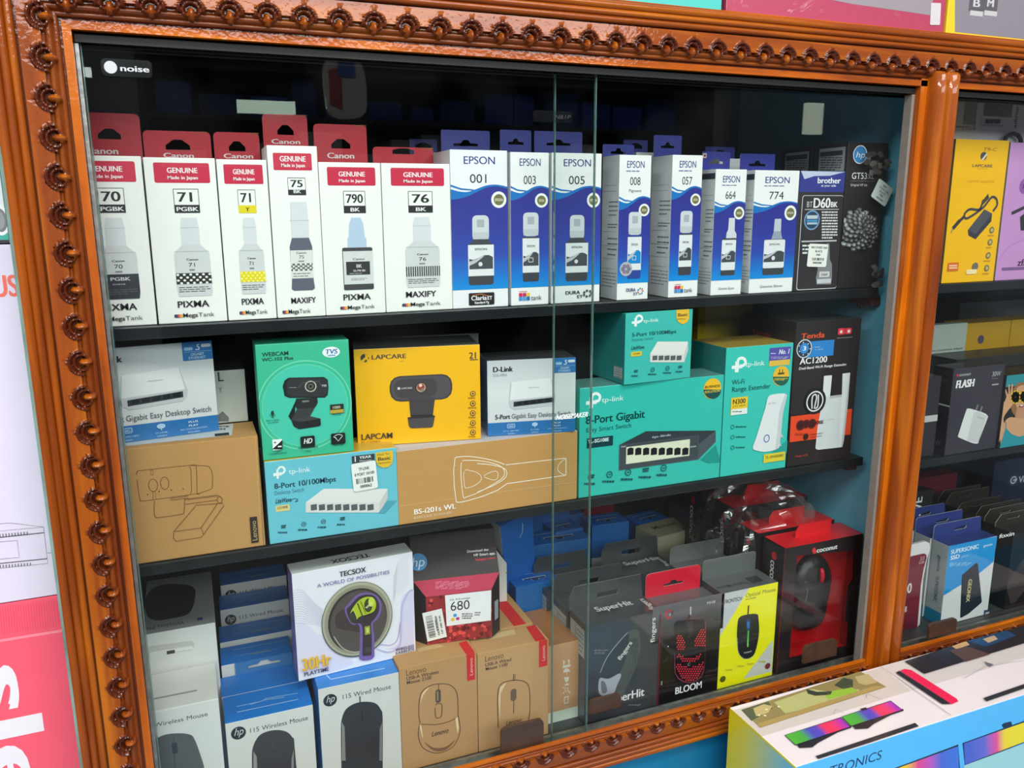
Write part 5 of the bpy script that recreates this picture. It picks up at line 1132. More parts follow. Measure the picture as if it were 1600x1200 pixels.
F.ell(592, 680, 257, 270, (96, 92, 78), n=60); F.ell(592, 676, 252, 262, (176, 174, 152), n=60); F.ell(592, 680, 236, 246, (150, 146, 124), n=60); F.ell(594, 682, 214, 226, (52, 46, 44), n=60); F.ell(600, 690, 204, 220, (86, 76, 72), n=60)
F.poly(spline([(430, 700), (440, 640), (500, 600), (560, 560), (640, 500), (700, 520), (720, 640), (640, 760), (540, 760), (450, 740)], 5, True), (66, 56, 54)); F.line(spline([(420, 800), (480, 880), (560, 912), (640, 900)], 6), 6, (190, 188, 160))
F.poly(spline([(497, 606), (530, 560), (580, 505), (640, 484), (700, 490), (742, 520), (764, 570), (758, 630), (730, 680), (700, 710), (712, 800), (712, 900), (712, 940), (690, 965), (640, 974), (612, 966), (604, 940), (606, 730), (560, 715), (530, 690)], 4, True), (120, 92, 160))
F.poly(spline([(512, 612), (540, 575), (590, 520), (645, 498), (700, 504), (732, 532), (748, 580), (740, 630), (712, 674), (688, 704), (692, 790), (692, 925), (672, 936), (632, 940), (626, 925), (624, 725), (572, 708), (540, 690)], 4, True), (58, 48, 50))
YG = (176, 196, 40)
F.poly(spline([(536, 655), (548, 610), (590, 550), (640, 518), (690, 516), (718, 540), (724, 580), (706, 620), (660, 640), (610, 655), (580, 680), (556, 700)], 4, True), YG); F.poly(spline([(530, 650), (560, 615), (580, 640), (582, 680), (560, 704), (540, 690)], 4, True), (60, 62, 44)); F.ell(668, 575, 30, 50, (60, 66, 40))
F.ell(690, 550, 22, 34, (206, 220, 80)); F.line([(590, 560), (625, 650)], 9, (70, 76, 30)); F.line([(612, 545), (650, 636)], 5, (90, 96, 30)); F.line([(560, 600), (590, 670)], 5, (210, 220, 90)); F.text('wave', 654, 600, 700, 22, (220, 226, 170), 'b', y1=560)
F.rect(640, 728, 682, 780, (150, 160, 50)); F.rect(652, 738, 672, 770, (206, 216, 110)); F.rect(622, 800, 628, 920, (120, 104, 150)); F.ell(668, 670, 26, 30, (50, 42, 44), ring=5); F.rect(640, 880, 690, 905, (74, 64, 66))
F.text('30Hr', 192, 1050, 402, 82, (206, 160, 40), 'b', y1=1010); F.text('30Hr', 188, 1046, 398, 82, (240, 186, 60), 'b', y1=1008); F.text('PLAYTIME', 206, 1086, 386, 28, (52, 44, 84), 'b', y1=1042)
F.text('WIRELESS', 864, 906, 998, 20, (70, 58, 110), 'b', y1=876); F.text('EARBUDS', 864, 930, 1000, 20, (70, 58, 110), 'b', y1=900)
b.T.text('TECSOX', 672, 205, 390, 28, (40, 40, 44), 'b', rot=180, y1=245); b.done()
# kraft mouse cartons
KL = (188, 142, 92); RD = (206, 36, 36); DK = (96, 64, 40)
def kraft_top(T, x0, x1):
    pass
b = Box('mouse_carton', 'brown kraft mouse carton with a wireless mouse drawing, under the red ink box', 'mouse box', CI, S3, (30, 1215), (402, 1102), (5, 712), .10, Y=Y3, col=KL, mat=kraft())
F = b.F; F.text('Lenovo', 44, 746, 146, 28, DK, 'r', y1=722); F.text('USB-A Wireless', 47, 768, 208, 17, DK, 'b', y1=738); F.text('Mouse 2100', 48, 788, 172, 17, DK, 'b', y1=768)
F.rect(343, 600, 386, 762, RD); F.text('Lenovo', 375, 742, 375, 15, (230, 190, 170), 'r', y1=654, rot=90)
O = (84, 54, 30)
F.line(spline([(115, 975), (108, 900), (120, 830), (160, 795), (210, 784), (262, 790), (292, 820), (300, 860), (302, 930), (296, 950), (250, 972), (200, 984), (150, 984)], 4, True), 3.5, O)
F.line(spline([(115, 972), (106, 1020), (110, 1060), (130, 1100), (180, 1124), (230, 1120), (280, 1090), (306, 1040), (312, 1000), (302, 940)], 4), 3.5, O); F.poly(spline([(112, 985), (118, 1020), (128, 1052), (122, 1000)], 3, True), (236, 206, 156)); F.poly(spline([(116, 880), (126, 830), (160, 800), (130, 840)], 3, True), (236, 206, 156)); F.poly(spline([(135, 1070), (180, 1098), (240, 1094), (290, 1058), (240, 1110), (180, 1112)], 4, True), (130, 88, 52)); F.poly([(288, 955), (300, 945), (306, 1000), (298, 1030)], (236, 206, 156))
F.rect(190, 814, 217, 874, (84, 66, 54), r=12); F.rect(196, 820, 206, 866, (150, 120, 96), r=5); F.line(spline([(190, 890), (212, 880), (222, 890), (220, 940), (208, 950), (192, 946)], 4, True), 3, O); F.line([(180, 800), (178, 950), (208, 965)], 2, (200, 164, 112)); F.line([(206, 784), (205, 812)], 2.5, O)
F.text('Lenovo', 170, 1044, 254, 24, (60, 42, 28), 'r', y1=1022, shear=.2)
T = b.T; T.poly([(345, 645), (386, 630), (344, 572), (304, 584)], RD, clip=False); T.poly([(98, 612), (200, 588), (236, 600), (110, 628)], (206, 170, 120), clip=False); b.done(); lw = b
b = Box('mouse_carton', 'brown kraft mouse carton with a wired mouse drawing and tape on its top', 'mouse box', CI, S3, (405, 1110), (747, 1075), (393, 640), ('T', 365, 560), Y=Y3, col=(192, 148, 98), mat=kraft())
F = b.F; F.text('Lenovo', 434, 676, 528, 26, DK, 'r', y1=655); F.text('USB-A Wired', 436, 700, 565, 16, DK, 'b', y1=670); F.text('Mouse 1100', 437, 720, 546, 16, DK, 'b', y1=694)
F.rect(701, 540, 742, 694, RD); F.text('Lenovo', 731, 670, 731, 15, (230, 190, 170), 'r', y1=594, rot=90)
F.line(spline([(500, 1000), (497, 850), (510, 790), (550, 770), (600, 766), (640, 780), (655, 820), (656, 920), (650, 960), (655, 1000)], 4), 3.5, O); F.line([(577, 735), (574, 770)], 4, O); F.line([(584, 735), (582, 770)], 2, O); F.rect(561, 812, 590, 864, (110, 84, 62), r=13); F.line([(577, 865), (576, 930)], 3, O); F.poly([(500, 860), (508, 800), (540, 776), (512, 830), (508, 960)], (226, 196, 150)); F.text('Lenovo', 536, 990, 614, 22, (100, 72, 46), 'r', y1=966, shear=.2)
T = b.T; T.poly([(698, 598), (740, 572), (632, 425), (596, 440)], RD, clip=False) ; T.poly([(470, 520), (575, 498), (586, 540), (462, 566)], (206, 176, 130), clip=False); b.done(); lw2 = b
b = Box('mouse_carton', 'brown kraft carton directly behind the wired mouse carton, its red corner showing', 'mouse box', CI, S3, None, None, None, .09, world=(lw2.M.translation.x - .003, Y3 + lw2.D + .003, lw2.W, lw2.H + .002, 0), col=(186, 142, 90), mat=kraft())
b.T.full().rect(72, 0, 90, 100, RD); b.done()
b = Box('mouse_carton', 'glossy orange-brown carton with a column of white handling symbols', 'box', CI, S3, (745, 1000), (917, 960), (740, 602), ('T', 655, 425), Y=.062, col=(204, 146, 92), cols={'top': (170, 112, 62)}, mat=gloss())
F = b.F; F.rect(700, 943, 940, 1100, (214, 220, 206)); W2 = (226, 214, 196)
F.rect(822, 670, 827, 694, W2); F.rect(846, 666, 851, 690, W2); F.rect(818, 696, 856, 699, W2); F.poly([(818, 680), (824, 664), (831, 680)], W2); F.poly([(842, 676), (848, 661), (855, 676)], W2)
F.poly([(820, 728), (824, 714), (838, 706), (850, 712), (855, 724)], W2); F.rect(836, 724, 839, 740, W2); F.poly([(824, 752), (850, 748), (846, 768), (838, 776), (828, 770)], W2); F.rect(835, 774, 839, 786, W2); F.rect(828, 786, 848, 789, W2)
F.ell(837, 812, 9, 10, W2, ring=3); F.line([(820, 800), (828, 806)], 4, W2); F.line([(846, 818), (854, 830)], 4, W2); F.line([(826, 822), (820, 834)], 4, W2); F.rect(824, 848, 846, 878, W2); F.rect(828, 852, 842, 858, (204, 146, 92)); F.rect(828, 862, 842, 874, (204, 146, 92)); F.line([(835, 894), (846, 906), (836, 918), (825, 906)], 2, W2, True); b.done(); kc = b
# HP 680 cartridge box
def cartridge():
    z0 = lw.top() + EPS; cr = CI; c = lambda p: (cr[0] + p[0] / cr[2], cr[1] + p[1] / cr[2])
    A, B = UZ(*c((150, 592)), z0), UZ(*c((470, 552)), z0); W = (B - A).length; ux = (B - A).normalized(); uz = Vector((0, 0, 1)); uy = uz.cross(ux)
    M = Matrix.Translation(A) @ Matrix((ux, uy, uz)).transposed().to_4x4(); m = MB()
    F = Face(m, M, Vector((0, 0, 0)), Vector((1, 0, 0)), Vector((0, 0, 1)), W, .2, cr)
    H = F.P(120, 358)[1]; c1, cz, cy, D = .0115, .0135, .012, .075
    h2 = .040; ty = .030
    # front frustum
    a = [(0, 0, 0), (W, 0, 0), (W, 0, H), (0, 0, H)]; b_ = [(-c1, cy, 0), (W + c1, cy, 0), (W + c1, cy, H + cz), (-c1, cy, H + cz)]
    BLK = (36, 30, 32)
    m.add(a, [(0, 1, 2, 3)], (150, 40, 44)); m.add(a + b_, [(1, 5, 6, 2), (4, 0, 3, 7)], BLK); m.add(a + b_, [(3, 2, 6, 7)], (176, 28, 66)); m.add(a + b_, [(0, 4, 5, 1)], BLK)
    # body behind with the sloping header
    x0, x1 = -c1, W + c1
    pr = [(cy, 0), (D, 0), (D, H + cz + h2), (cy + ty, H + cz + h2), (cy, H + cz)]
    for x, col, rev in ((x0, (44, 38, 40), 1), (x1, (44, 38, 40), 0)):
        v = [(x, y, z) for y, z in pr]; m.add(v, [(0, 1, 2, 3, 4) if not rev else (4, 3, 2, 1, 0)], col)
    for i in range(4 + 1):
        (y0, za), (y1, zb) = pr[i], pr[(i + 1) % 5]; m.add([(x0, y0, za), (x1, y0, za), (x1, y1, zb), (x0, y1, zb)], [(0, 1, 2, 3)], (40, 32, 34) if i != 4 else BLK)
    e = empty('ink_cartridge_box', M, 'black and red printer cartridge box marked 680 on the kraft mouse cartons', 'ink box')
    F.H = H; F.frac = False
    for k in range(150):
        x, y = random.uniform(0, W), random.uniform(0, H); r = random.uniform(.0012, .0032); g = random.choice(((196, 54, 56), (120, 24, 30), (226, 80, 74), (90, 16, 24)))
        F.st([(x + r * cos(t * 1.05 + k) * random.uniform(.6, 1.1), y + r * sin(t * 1.05 + k)) for t in range(6)], g); F.z[0] -= F.STEP * .8
    F.z[0] = .0016
    F.poly([(236, 340), (465, 312), (463, 468), (245, 497)], (238, 236, 236), clip=False)
    F.text('Ink Advantage', 260, 372, 362, 10, (60, 60, 60), 'r', y1=352); F.text('680', 262, 422, 360, 44, (34, 34, 36), 'r', y1=406)
    F.ell(286, 443, 9, 9, (60, 150, 200), square=True, n=14); F.ell(275, 463, 9, 9, (236, 190, 40), square=True, n=14); F.ell(299, 459, 9, 9, (200, 50, 130), square=True, n=14)
    F.small(320, 430, 372, 462, 3, (130, 130, 130), .5); F.small(382, 424, 415, 446, 2, (130, 130, 130), .5)
    # header: sloped plane
    n_o = Vector((x0, cy, H + cz)); u = Vector((0, ty, h2)).normalized(); Hh = sqrt(ty * ty + h2 * h2)
    Hd = Face(m, M, n_o, Vector((1, 0, 0)), u, x1 - x0, Hh, cr)
    Hd.ell(106, 184, 44, 48, (70, 140, 190), square=True, n=32); Hd.text('hp', 70, 210, 138, 46, (232, 236, 240), 'l', shear=.25)
    Hd.text('Download the', 347, 138, 452, 12, (232, 226, 226), 'b', y1=122); Hd.text('free', 456, 121, 486, 11, (100, 40, 46), 'b'); Hd.text('HP Smart app.', 380, 156, 486, 12, (232, 226, 226), 'b', y1=140); Hd.text('hpapp.com', 388, 178, 486, 12, (196, 44, 60), 'b', y1=162)
    Rd = Face(m, M, Vector((0, 0, H)), Vector((1, 0, 0)), Vector((0, cy, cz)).normalized(), W, sqrt(cy * cy + cz * cz), cr); Rd.small(190, 278, 360, 318, 5, (200, 96, 124), .22)
    # white label on the right chamfer
    Rc = Face(m, M, Vector((W, 0, 0)), Vector((c1, cy, 0)).normalized(), Vector((0, 0, 1)), sqrt(c1 * c1 + cy * cy), H, (0, 0, 1), frac=True); Rc.rect(35, 30, 80, 70, (150, 156, 164))
    m.obj('carton', matte(), e)
    ms = MB(); a_, b2_ = F.P(130, 425), F.P(240, 555); w, h = abs(b2_[0] - a_[0]) * .92, abs(b2_[1] - a_[1]); k = radians(8)
    o = Vector(((a_[0] + b2_[0]) / 2, -.0022, (a_[1] + b2_[1]) / 2)); r = Vector((cos(k), 0, sin(k))); u = Vector((-sin(k), 0, cos(k))); q = .001
    ms.slab([(-w / 2, -h / 2), (w / 2, -h / 2), (w / 2, h / 2), (-w / 2, h / 2)], [], o, r, u, Vector((0, -1, 0)), .0004, (236, 234, 230))
    Fs = Face(ms, M, o - r * (w / 2) - u * (h / 2), r, u, w, h, frac=True); Fs.bars(12, 14, 46, 92, n=20, vert=True); Fs.small(56, 14, 62, 90, 1, (60, 60, 60)); Fs.text('0000888', 68, 88, 68, 10, (50, 50, 50), 'b', y1=20, rot=90); Fs.text('HP 680 INK', 86, 86, 86, 9, (60, 60, 60), 'b', y1=20, rot=90)
    ms.obj('price_sticker', card(), e)
    return M, W, H, z0
M68, W68, H68, Z68 = cartridge()
# white cartridge box behind it
def cart2():
    w, d = .062, .028; A = M68 @ Vector((W68 + .0135 - w + .021, .0775, 0)); M = M68.copy(); M.translation = A; m = MB()
    H = .083; s_ = .034
    pr = [(0, 0), (w, 0), (w, H - s_), (w - .024, H), (0, H)]
    for y, f in ((0, (0, 1, 2, 3, 4)), (d, (4, 3, 2, 1, 0))): m.add([(x, y, z) for x, z in pr], [f], (222, 220, 214))
    for i in range(5):
        (xa, za), (xb, zb) = pr[i], pr[(i + 1) % 5]; m.add([(xa, 0, za), (xb, 0, zb), (xb, d, zb), (xa, d, za)], [(3, 2, 1, 0)], (50, 44, 46) if i in (2, 3) else (212, 210, 206))
    F = Face(m, M, Vector((0, 0, 0)), Vector((1, 0, 0)), Vector((0, 0, 1)), w, H, CI); F.rect(534, 386, 566, 420, (90, 90, 90)); F.rect(537, 389, 563, 417, (222, 220, 214)); F.rect(546, 394, 549, 414, (70, 70, 70)); F.rect(553, 394, 556, 414, (70, 70, 70)); F.text('680-B', 536, 240, 566, 7, (70, 70, 70), 'b')
    tag(m.obj('ink_cartridge_box', card(), None, M), 'white cartridge box behind the red and black 680 one, right edge showing', 'ink box')
cart2()
# SuperHit boxes
SB = (64, 64, 70)
def superhit(label, origin, W, H, D, front=False, tabpx=None, crop=CJ, at=None, tops=None, tabh=.028, side_label=True):
    b = Box('mouse_box', label, 'mouse box', crop, S3, None, None, None, D, world=(origin[0], origin[1], W, H, 0), col=SB, cols={'left': (70, 70, 74), 'top': (66, 66, 70)}, mat=gloss())
    if side_label:
        L = b.L.full(); L.rect(8, 6, 94, 34, (186, 190, 190)); L.rect(38, 8, 40, 33, (60, 60, 64)); L.small(44, 9, 90, 32, 5, (120, 124, 124), .3)
    if tops:
        (x0, y0, x1, y1, h), (fx0, fy0, fx1, fy1, fh) = tops; b.T.text('SuperHit', x0, y0, x1, h, (214, 214, 214), 'b', y1=y1)
        T = b.T; k = T.full(); k.text('fingers', 95, 88, 95, 7, (206, 206, 206), 'b', y1=20, rot=90)
    b.tab(0, 0, 0, (70, 72, 76), at='back', hole='slot', hw=.26, hy=.42, r=.001, hh=.003, z1=tabh, taper=.0, edge=(120, 122, 124)) if False else None
    mb = MB(); Wd = b.W; H_ = b.H - .0008; th = tabh
    out = [(0, H_), (Wd, H_), (Wd - .004, b.H + th), (.006, b.H + th), (0, b.H + th * .6)]
    cx = Wd * .5; hs = [[(cx - .013, b.H + th * .3), (cx + .013, b.H + th * .3), (cx + .0145, b.H + th * .42), (cx + .0145, b.H + th * .52), (cx - .013, b.H + th * .52)]]
    mb.slab(out, hs, Vector((0, b.D - .0006, 0)), Vector((1, 0, 0)), Vector((0, 0, 1)), Vector((0, -1, 0)), .0007, (64, 66, 70), (150, 152, 154)); b.parts.append(('hang_tab', mb, gloss()))
    return b
p1 = UY(CJ[0] + 200 / 3.75, CJ[1] + 1150 / 3.75, Y3); p2 = UY(CJ[0] + 630 / 3.75, CJ[1] + 1090 / 3.75, Y3)
pt = UY(CJ[0] + 213 / 3.75, CJ[1] + 668 / 3.75, Y3); SW = p2.x - p1.x; SH = pt.z - S3
SD = .042
s1 = superhit('dark grey mouse box reading SuperHit, nearest the glass beside the orange-brown carton', (p1.x, Y3), SW, SH, SD, tops=((275, 585, 492, 545, 30), (0, 0, 0, 0, 0)))
F = s1.F; F.text('fingers', 611, 762, 611, 25, (226, 226, 226), 'b', y1=618, rot=90)
F.poly(spline([(280, 1070), (286, 990), (310, 900), (360, 800), (430, 720), (480, 690), (510, 690), (524, 720), (526, 800), (510, 880), (480, 960), (440, 1040), (420, 1090)], 4, True), (84, 84, 80)); F.poly(spline([(290, 960), (320, 880), (380, 780), (440, 720), (460, 730), (440, 860), (400, 950), (340, 975)], 4, True), (56, 56, 60))
for k in range(6): F.line([(440 + k * 14, 760 + k * 26), (526 - k * 8, 740 + k * 44)], 2, (56, 56, 54)); F.line([(470 + k * 8, 740), (420 + k * 18, 980)], 1.6, (60, 60, 58))
F.poly(spline([(286, 975), (340, 975), (400, 945), (412, 960), (390, 1010), (370, 1060), (330, 1080), (284, 1060)], 4, True), (170, 172, 184)); F.poly(spline([(296, 990), (320, 1000), (330, 1050), (300, 1056)], 3, True), (110, 112, 124)); F.line(spline([(290, 940), (330, 850), (400, 760), (450, 705)], 5), 4, (170, 170, 170))
F.text('fingers', 408, 868, 480, 26, (214, 214, 208), 'b', y1=764, rot=0) ; F.text('SuperHit', 330, 1128, 546, 46, (236, 236, 236), 'b', y1=1092); F.small(455, 1125, 545, 1132, 1, (120, 120, 124)); F.small(255, 800, 338, 832, 2, (110, 110, 112), .35); F.rect(641, 600, 648, 1200, (120, 20, 40))
s1.done()
def shat(px, py, y_back, W, H, D, label, tops=None, tabh=.028):
    A = UY(px, py, y_back); return superhit(label, (A.x, y_back - D), W, A.z - S3 - tabh, D, tops=tops, tabh=tabh).done()
yb = Y3 + SD * 2 + .012
shat(863, 899, Y3 + SD * 2 + .004, SW, SH, SD, 'dark grey mouse box directly behind the nearest SuperHit one, tab and side label showing')
shat(834, 872.5, Y3 + SD * 3 + .008, SW * .78, SH, SD, 'dark grey mouse box third behind the front SuperHit one, leaning tab against blue boxes')
shat(940, 851, Y3 + SD * 3 + .009, SW * .88, SH, SD, 'dark grey mouse box behind the red tab, SuperHit printed on its top', tops=((440, 314, 622, 262, 22), (0, 0, 0, 0, 0)))
# BLOOM
b = Box('mouse_box', 'black gaming mouse box reading BLOOM with a red hanging tab', 'mouse box', CJ, S3, (637, 1098), (975, 1020), (651, 590), ('L', 556, 470), Y=Y3, col=(22, 18, 24), cols={'left': (60, 56, 60), 'top': (96, 94, 98)}, mat=gloss())
F = b.F; F.grad(600, 560, 1010, 680, [(0, (104, 102, 106)), (1, (22, 18, 24))]) ; F.z[0] += .0001  # grey top and fade: a sheen painted onto the black carton
F.ell(693, 600, 21, 27, (196, 40, 50), ring=9); F.ell(703, 600, 9, 9, (150, 150, 150), square=True, n=10); F.rect(705, 580, 720, 606, (70, 66, 70)); F.text('M110', 915, 542, 964, 15, (210, 210, 212), 'b', y1=530)
RM = (226, 50, 70)
F.line(spline([(728, 700), (728, 900), (735, 950), (765, 985), (820, 998), (870, 975), (895, 930), (904, 850), (908, 700), (906, 640)], 5), 4, (150, 60, 80)); F.poly(spline([(722, 690), (728, 650), (760, 634), (870, 630), (904, 650), (905, 850), (893, 930), (866, 972), (820, 992), (768, 980), (738, 948), (730, 900)], 4, True), (20, 18, 22))
F.line([(822, 524), (820, 610)], 7, (190, 190, 192)); F.line(spline([(818, 600), (800, 650), (826, 690), (808, 740)], 4), 14, (46, 44, 48)); F.rect(806, 640, 832, 700, (50, 48, 52), r=8)
def hexes(x0, y0, x1, y1, inside, s=14.0):
    r = 0; y = y0
    while y < y1:
        x = x0 + (r % 2) * s / 2
        while x < x1:
            if inside(x, y): F.ell(x, y, s * .33, s * .33, RM, n=6, square=True); F.z[0] -= F.STEP
            x += s
        y += s * .92; r += 1
hexes(735, 725, 790, 812, lambda x, y: x > 736 and x < 762 + (y - 725) * .3 + 12 and y < 812); hexes(840, 690, 905, 790, lambda x, y: x > 842 + max(0, 740 - y) * .7 and x < 905)
hexes(745, 820, 880, 880, lambda x, y: abs(y - (868 - ((x - 812) / 66) ** 2 * 32)) < 15); hexes(738, 880, 895, 990, lambda x, y: y > 912 - abs(x - 812) * .42 + 0 and (x - 815) ** 2 / 80 ** 2 + (y - 880) ** 2 / 112 ** 2 < 1)
F.text('C', 802, 902, 818, 18, (150, 150, 150), 'b'); F.text('BLOOM', 727, 1068, 886, 38, (238, 238, 240), 'b', y1=1030); F.rect(648, 990, 653, 1012, (160, 160, 160)); F.ell(688, 786, 3, 4, (230, 230, 230), n=8)
b.tab(555, 368, 878, (214, 22, 52), at='back', hole='euro', hw=.36, hy=.42, r=.005, edge=(240, 200, 200), hh=.003); b.done(); bl = b
# FRONTECH
b = Box('mouse_box', 'yellow and silver optical mouse box with grey top and tab', 'mouse box', CK, S3, (140, 1125), (435, 1050), (163, 645), ('L', 58, 575), Y=Y3, col=(240, 236, 20), cols={'left': (70, 72, 74), 'top': (92, 94, 96)}, mat=gloss())
F = b.F; F.poly([(163, 645), (320, 600), (156, 870)], (196, 200, 204), clip=False); F.poly([(438, 890), (432, 1060), (280, 1100)], (200, 202, 196), clip=False)
F.text('FRONTECH', 178, 698, 272, 20, (60, 62, 66), 'b', y1=672); F.text('Optical Mouse', 290, 664, 452, 20, (110, 110, 30), 'r', y1=632); F.text('MS-0038', 290, 680, 345, 9, (110, 110, 40))
F.line([(307, 706), (303, 760)], 7, (34, 38, 40)); F.poly(spline([(258, 770), (290, 756), (350, 752), (360, 780), (363, 850), (352, 920), (335, 970), (305, 990), (270, 985), (250, 950), (244, 880), (248, 800)], 4, True), (28, 32, 34)); F.line(spline([(246, 880), (250, 950), (272, 986), (305, 992), (336, 972)], 5), 2, (200, 200, 190))
F.poly(spline([(292, 800), (300, 778), (314, 780), (318, 806), (310, 840), (298, 840)], 4, True), (24, 60, 110)); F.poly(spline([(298, 800), (304, 790), (311, 800), (309, 826), (301, 826)], 4, True), (60, 120, 190)); F.line([(305, 840), (302, 926)], 8, (60, 190, 90)); F.line([(302, 880), (301, 928)], 5, (150, 220, 110)); F.text('frontech', 282, 964, 322, 9, (200, 200, 200), 'b')
for x, y in ((202, 1050), (266, 1030), (318, 1018), (380, 1006)): F.small(x - 20, y - 4, x + 20, y + 6, 2, (186, 182, 40), .3)
F.ell(168, 1100, 15, 15, (90, 86, 30), square=True); F.ell(408, 1030, 14, 15, (120, 40, 46), square=True)
b.T.text('Optical Mouse', 300, 575, 130, 16, (60, 62, 64), 'b', rot=180, y1=610); b.T.poly([(285, 560), (330, 590), (388, 574), (348, 545)], (60, 58, 60), clip=False)
def td(f): pass
b.tab(60, 470, 345, (96, 100, 100), at='back', hole=None, r=.004, edge=(180, 180, 160)); b.done(); fr = b
b = Box('mouse_box', 'grey tabbed mouse box directly behind the yellow one', 'mouse box', CK, S3, None, None, None, .05, world=(fr.M.translation.x - .012, Y3 + fr.D + .006, fr.W, fr.H, 0), col=(90, 92, 92), mat=gloss())
mb = MB(); hh = UY(1070, 851, Y3 + fr.D + .055).z - S3 - fr.H
mb.slab([(0, fr.H - .001), (fr.W, fr.H - .001), (fr.W, fr.H + hh), (.004, fr.H + hh), (0, fr.H + hh - .006)], [], Vector((0, .049, 0)), Vector((1, 0, 0)), Vector((0, 0, 1)), Vector((0, -1, 0)), .0007, (100, 104, 102), (170, 170, 160)); b.parts.append(('hang_tab', mb, gloss())); b.done()
# COCONUT boxes with a window
CR_ = (216, 22, 34); CBK = (34, 26, 30)
def coconut(label, M, W, H, D, window=True, draw=True, tabh=.017):
    m = MB(); rec = .022
    e = empty('gaming_mouse_box', M, label, 'mouse box')
    V = Vector
    if window:
        b0 = {'F': Face(m, M, V((0, 0, 0)), V((1, 0, 0)), V((0, 0, 1)), W, H, CK)}; F = b0['F']
        hole = [F.P(568, 440), F.P(868, 412), F.P(862, 560), F.P(838, 600), F.P(822, 785), F.P(838, 800), F.P(830, 922), F.P(526, 985)]
        m.slab([(0, 0), (W, 0), (W, H), (0, H)], [hole], V((0, 0, 0)), V((1, 0, 0)), V((0, 0, 1)), V((0, -1, 0)), .0006, CBK, CR_)
        m.box((0, .0006, 0), (.0008, D, H), CBK); m.box((W - .0008, .0006, 0), (W, D, H), CBK); m.box((.0008, .0006, 0), (W - .0008, D, .0008), CBK)
        m.box((0, .0006, H - .0008), (W, D, H), CR_); m.box((.0008, D - .0008, .0008), (W - .0008, D, H - .0008), CBK)
        m.box((.001, rec, .001), (W - .001, rec + .001, H - .001), CR_); m.box((.001, .001, .001), (W - .001, rec, .008), CR_)
        m.box((.001, .001, .01), (.002, rec, H - .002), CR_); m.box((W - .002, .001, .01), (W - .001, rec, H - .002), (150, 16, 26))
        F.z[0] = .00012; F.text('coconut', 671, 424, 782, 24, (240, 238, 238), 'b', y1=402); F.poly(spline([(652, 424), (648, 408), (660, 396), (668, 408), (668, 424), (660, 430)], 3, True), (220, 50, 50))
    else: m.box((0, 0, 0), (W, D, H), CBK, {'top': CR_}, .0006)
    L = Face(m, M, V((0, D, 0)), V((0, -1, 0)), V((0, 0, 1)), D, H, (0, 0, 1), frac=True)
    L.text('coconut', 40, 14, 40, 24, (224, 222, 222), 'b', y1=38, rot=270); L.ell(54, 10, 12, 3, (200, 40, 44), n=14)
    m.obj('carton', gloss(), e)
    t = MB(); c = W / 2; w = W * .23
    t.slab([(c - w, H - .0005), (c + w, H - .0005), (c + w, H + tabh), (c - w + .006, H + tabh), (c - w, H + tabh * .5)], [], V((0, D * .52, 0)), V((1, 0, 0)), V((0, 0, 1)), V((0, -1, 0)), .0007, (216, 30, 36)); t.obj('hang_tab', gloss(), e)
    if window:
        f = MB(); f.slab(hole, [], V((0, -.0003, 0)), V((1, 0, 0)), V((0, 0, 1)), V((0, -1, 0)), .0002, (0, 0, 0)); f.obj('window_film', glass_mat('clear_box_film', (.93, .93, .93), .02), e)
        # the mouse itself
        ctr = [(F.P(650, 470)[0] + F.P(650, 880)[0]) / 2, 0]; top = F.P(660, 465)[1]; bot = F.P(620, 885)[1]; FM = Face(m, M, V((0, .011, 0)), V((1, 0, 0)), V((0, 0, 1)), W, H, CK); hw0 = abs(FM.P(752, 620)[0] - FM.P(556, 620)[0]) / 2; cx0 = (FM.P(752, 620)[0] + FM.P(556, 620)[0]) / 2
        mm = MB(); n, k = 28, 20; vs = []; fs = []; cz = (top + bot) / 2; hz_ = (top - bot) / 2
        for i in range(n + 1):
            t_ = -1 + 2 * i / n; rr = (1 - abs(t_) ** 3.0) ** .5; wv = hw0 * rr * (1 + .10 * sin(t_ * 4) - .06 * t_)
            for j in range(k + 1):
                a = pi * j / k; bulge = (.021 - .005 * t_) * rr
                x = cx0 - wv * cos(a); y = rec - .0005 - bulge * sin(a) ** .8
                x += .002 * t_; groove = .0012 if (t_ > .25 and abs(x - cx0) < .0012) else 0
                vs.append((x, y + groove, cz + hz_ * t_))
        for i in range(n):
            for j in range(k): fs.append((i * (k + 1) + j, i * (k + 1) + j + 1, (i + 1) * (k + 1) + j + 1, (i + 1) * (k + 1) + j))
        mm.add(vs, fs, (30, 30, 36), True); root = mm.obj('computer_mouse', plain('matt_black_plastic', (26, 26, 32), .38, coat=.25, vary=.05), e)
        sm = MB(); side = []
        for i, (t_, a, o) in enumerate(((.72, .30, 0), (.45, .9, 0), (.2, 1.05, 0), (-.05, .95, 0), (-.22, .5, 0), (0, .12, 0), (.4, .08, 0))):
            rr = (1 - abs(t_) ** 3.0) ** .5; wv = hw0 * rr * (1 + .10 * sin(t_ * 4) - .06 * t_); side.append((cx0 - wv * cos(a) + .002 * t_, rec - .0008 - (.021 - .005 * t_) * rr * sin(a) ** .8, cz + hz_ * t_))
        ce = Vector((0, 0, 0))
        for q in side: ce += Vector(q) / len(side)
        ce.y -= .0018; ce.x -= .0008
        sm.add(side + [tuple(ce)], [(i, (i + 1) % len(side), len(side)) for i in range(len(side))], (0, 0, 0), True); o = sm.obj('side_buttons', plain('glossy_grey_plastic', (96, 112, 116), .12, coat=1.0), root)
        wl = MB(); zc = cz + hz_ * .5; ang = [(cx0 + .006, rec - .0150 - .0035 * sin(pi * q / 10), zc - .010 + .020 * q / 10) for q in range(11)]; wl.tube(ang, [.0018] + [.0030] * 9 + [.0018], (0, 0, 0), 10)
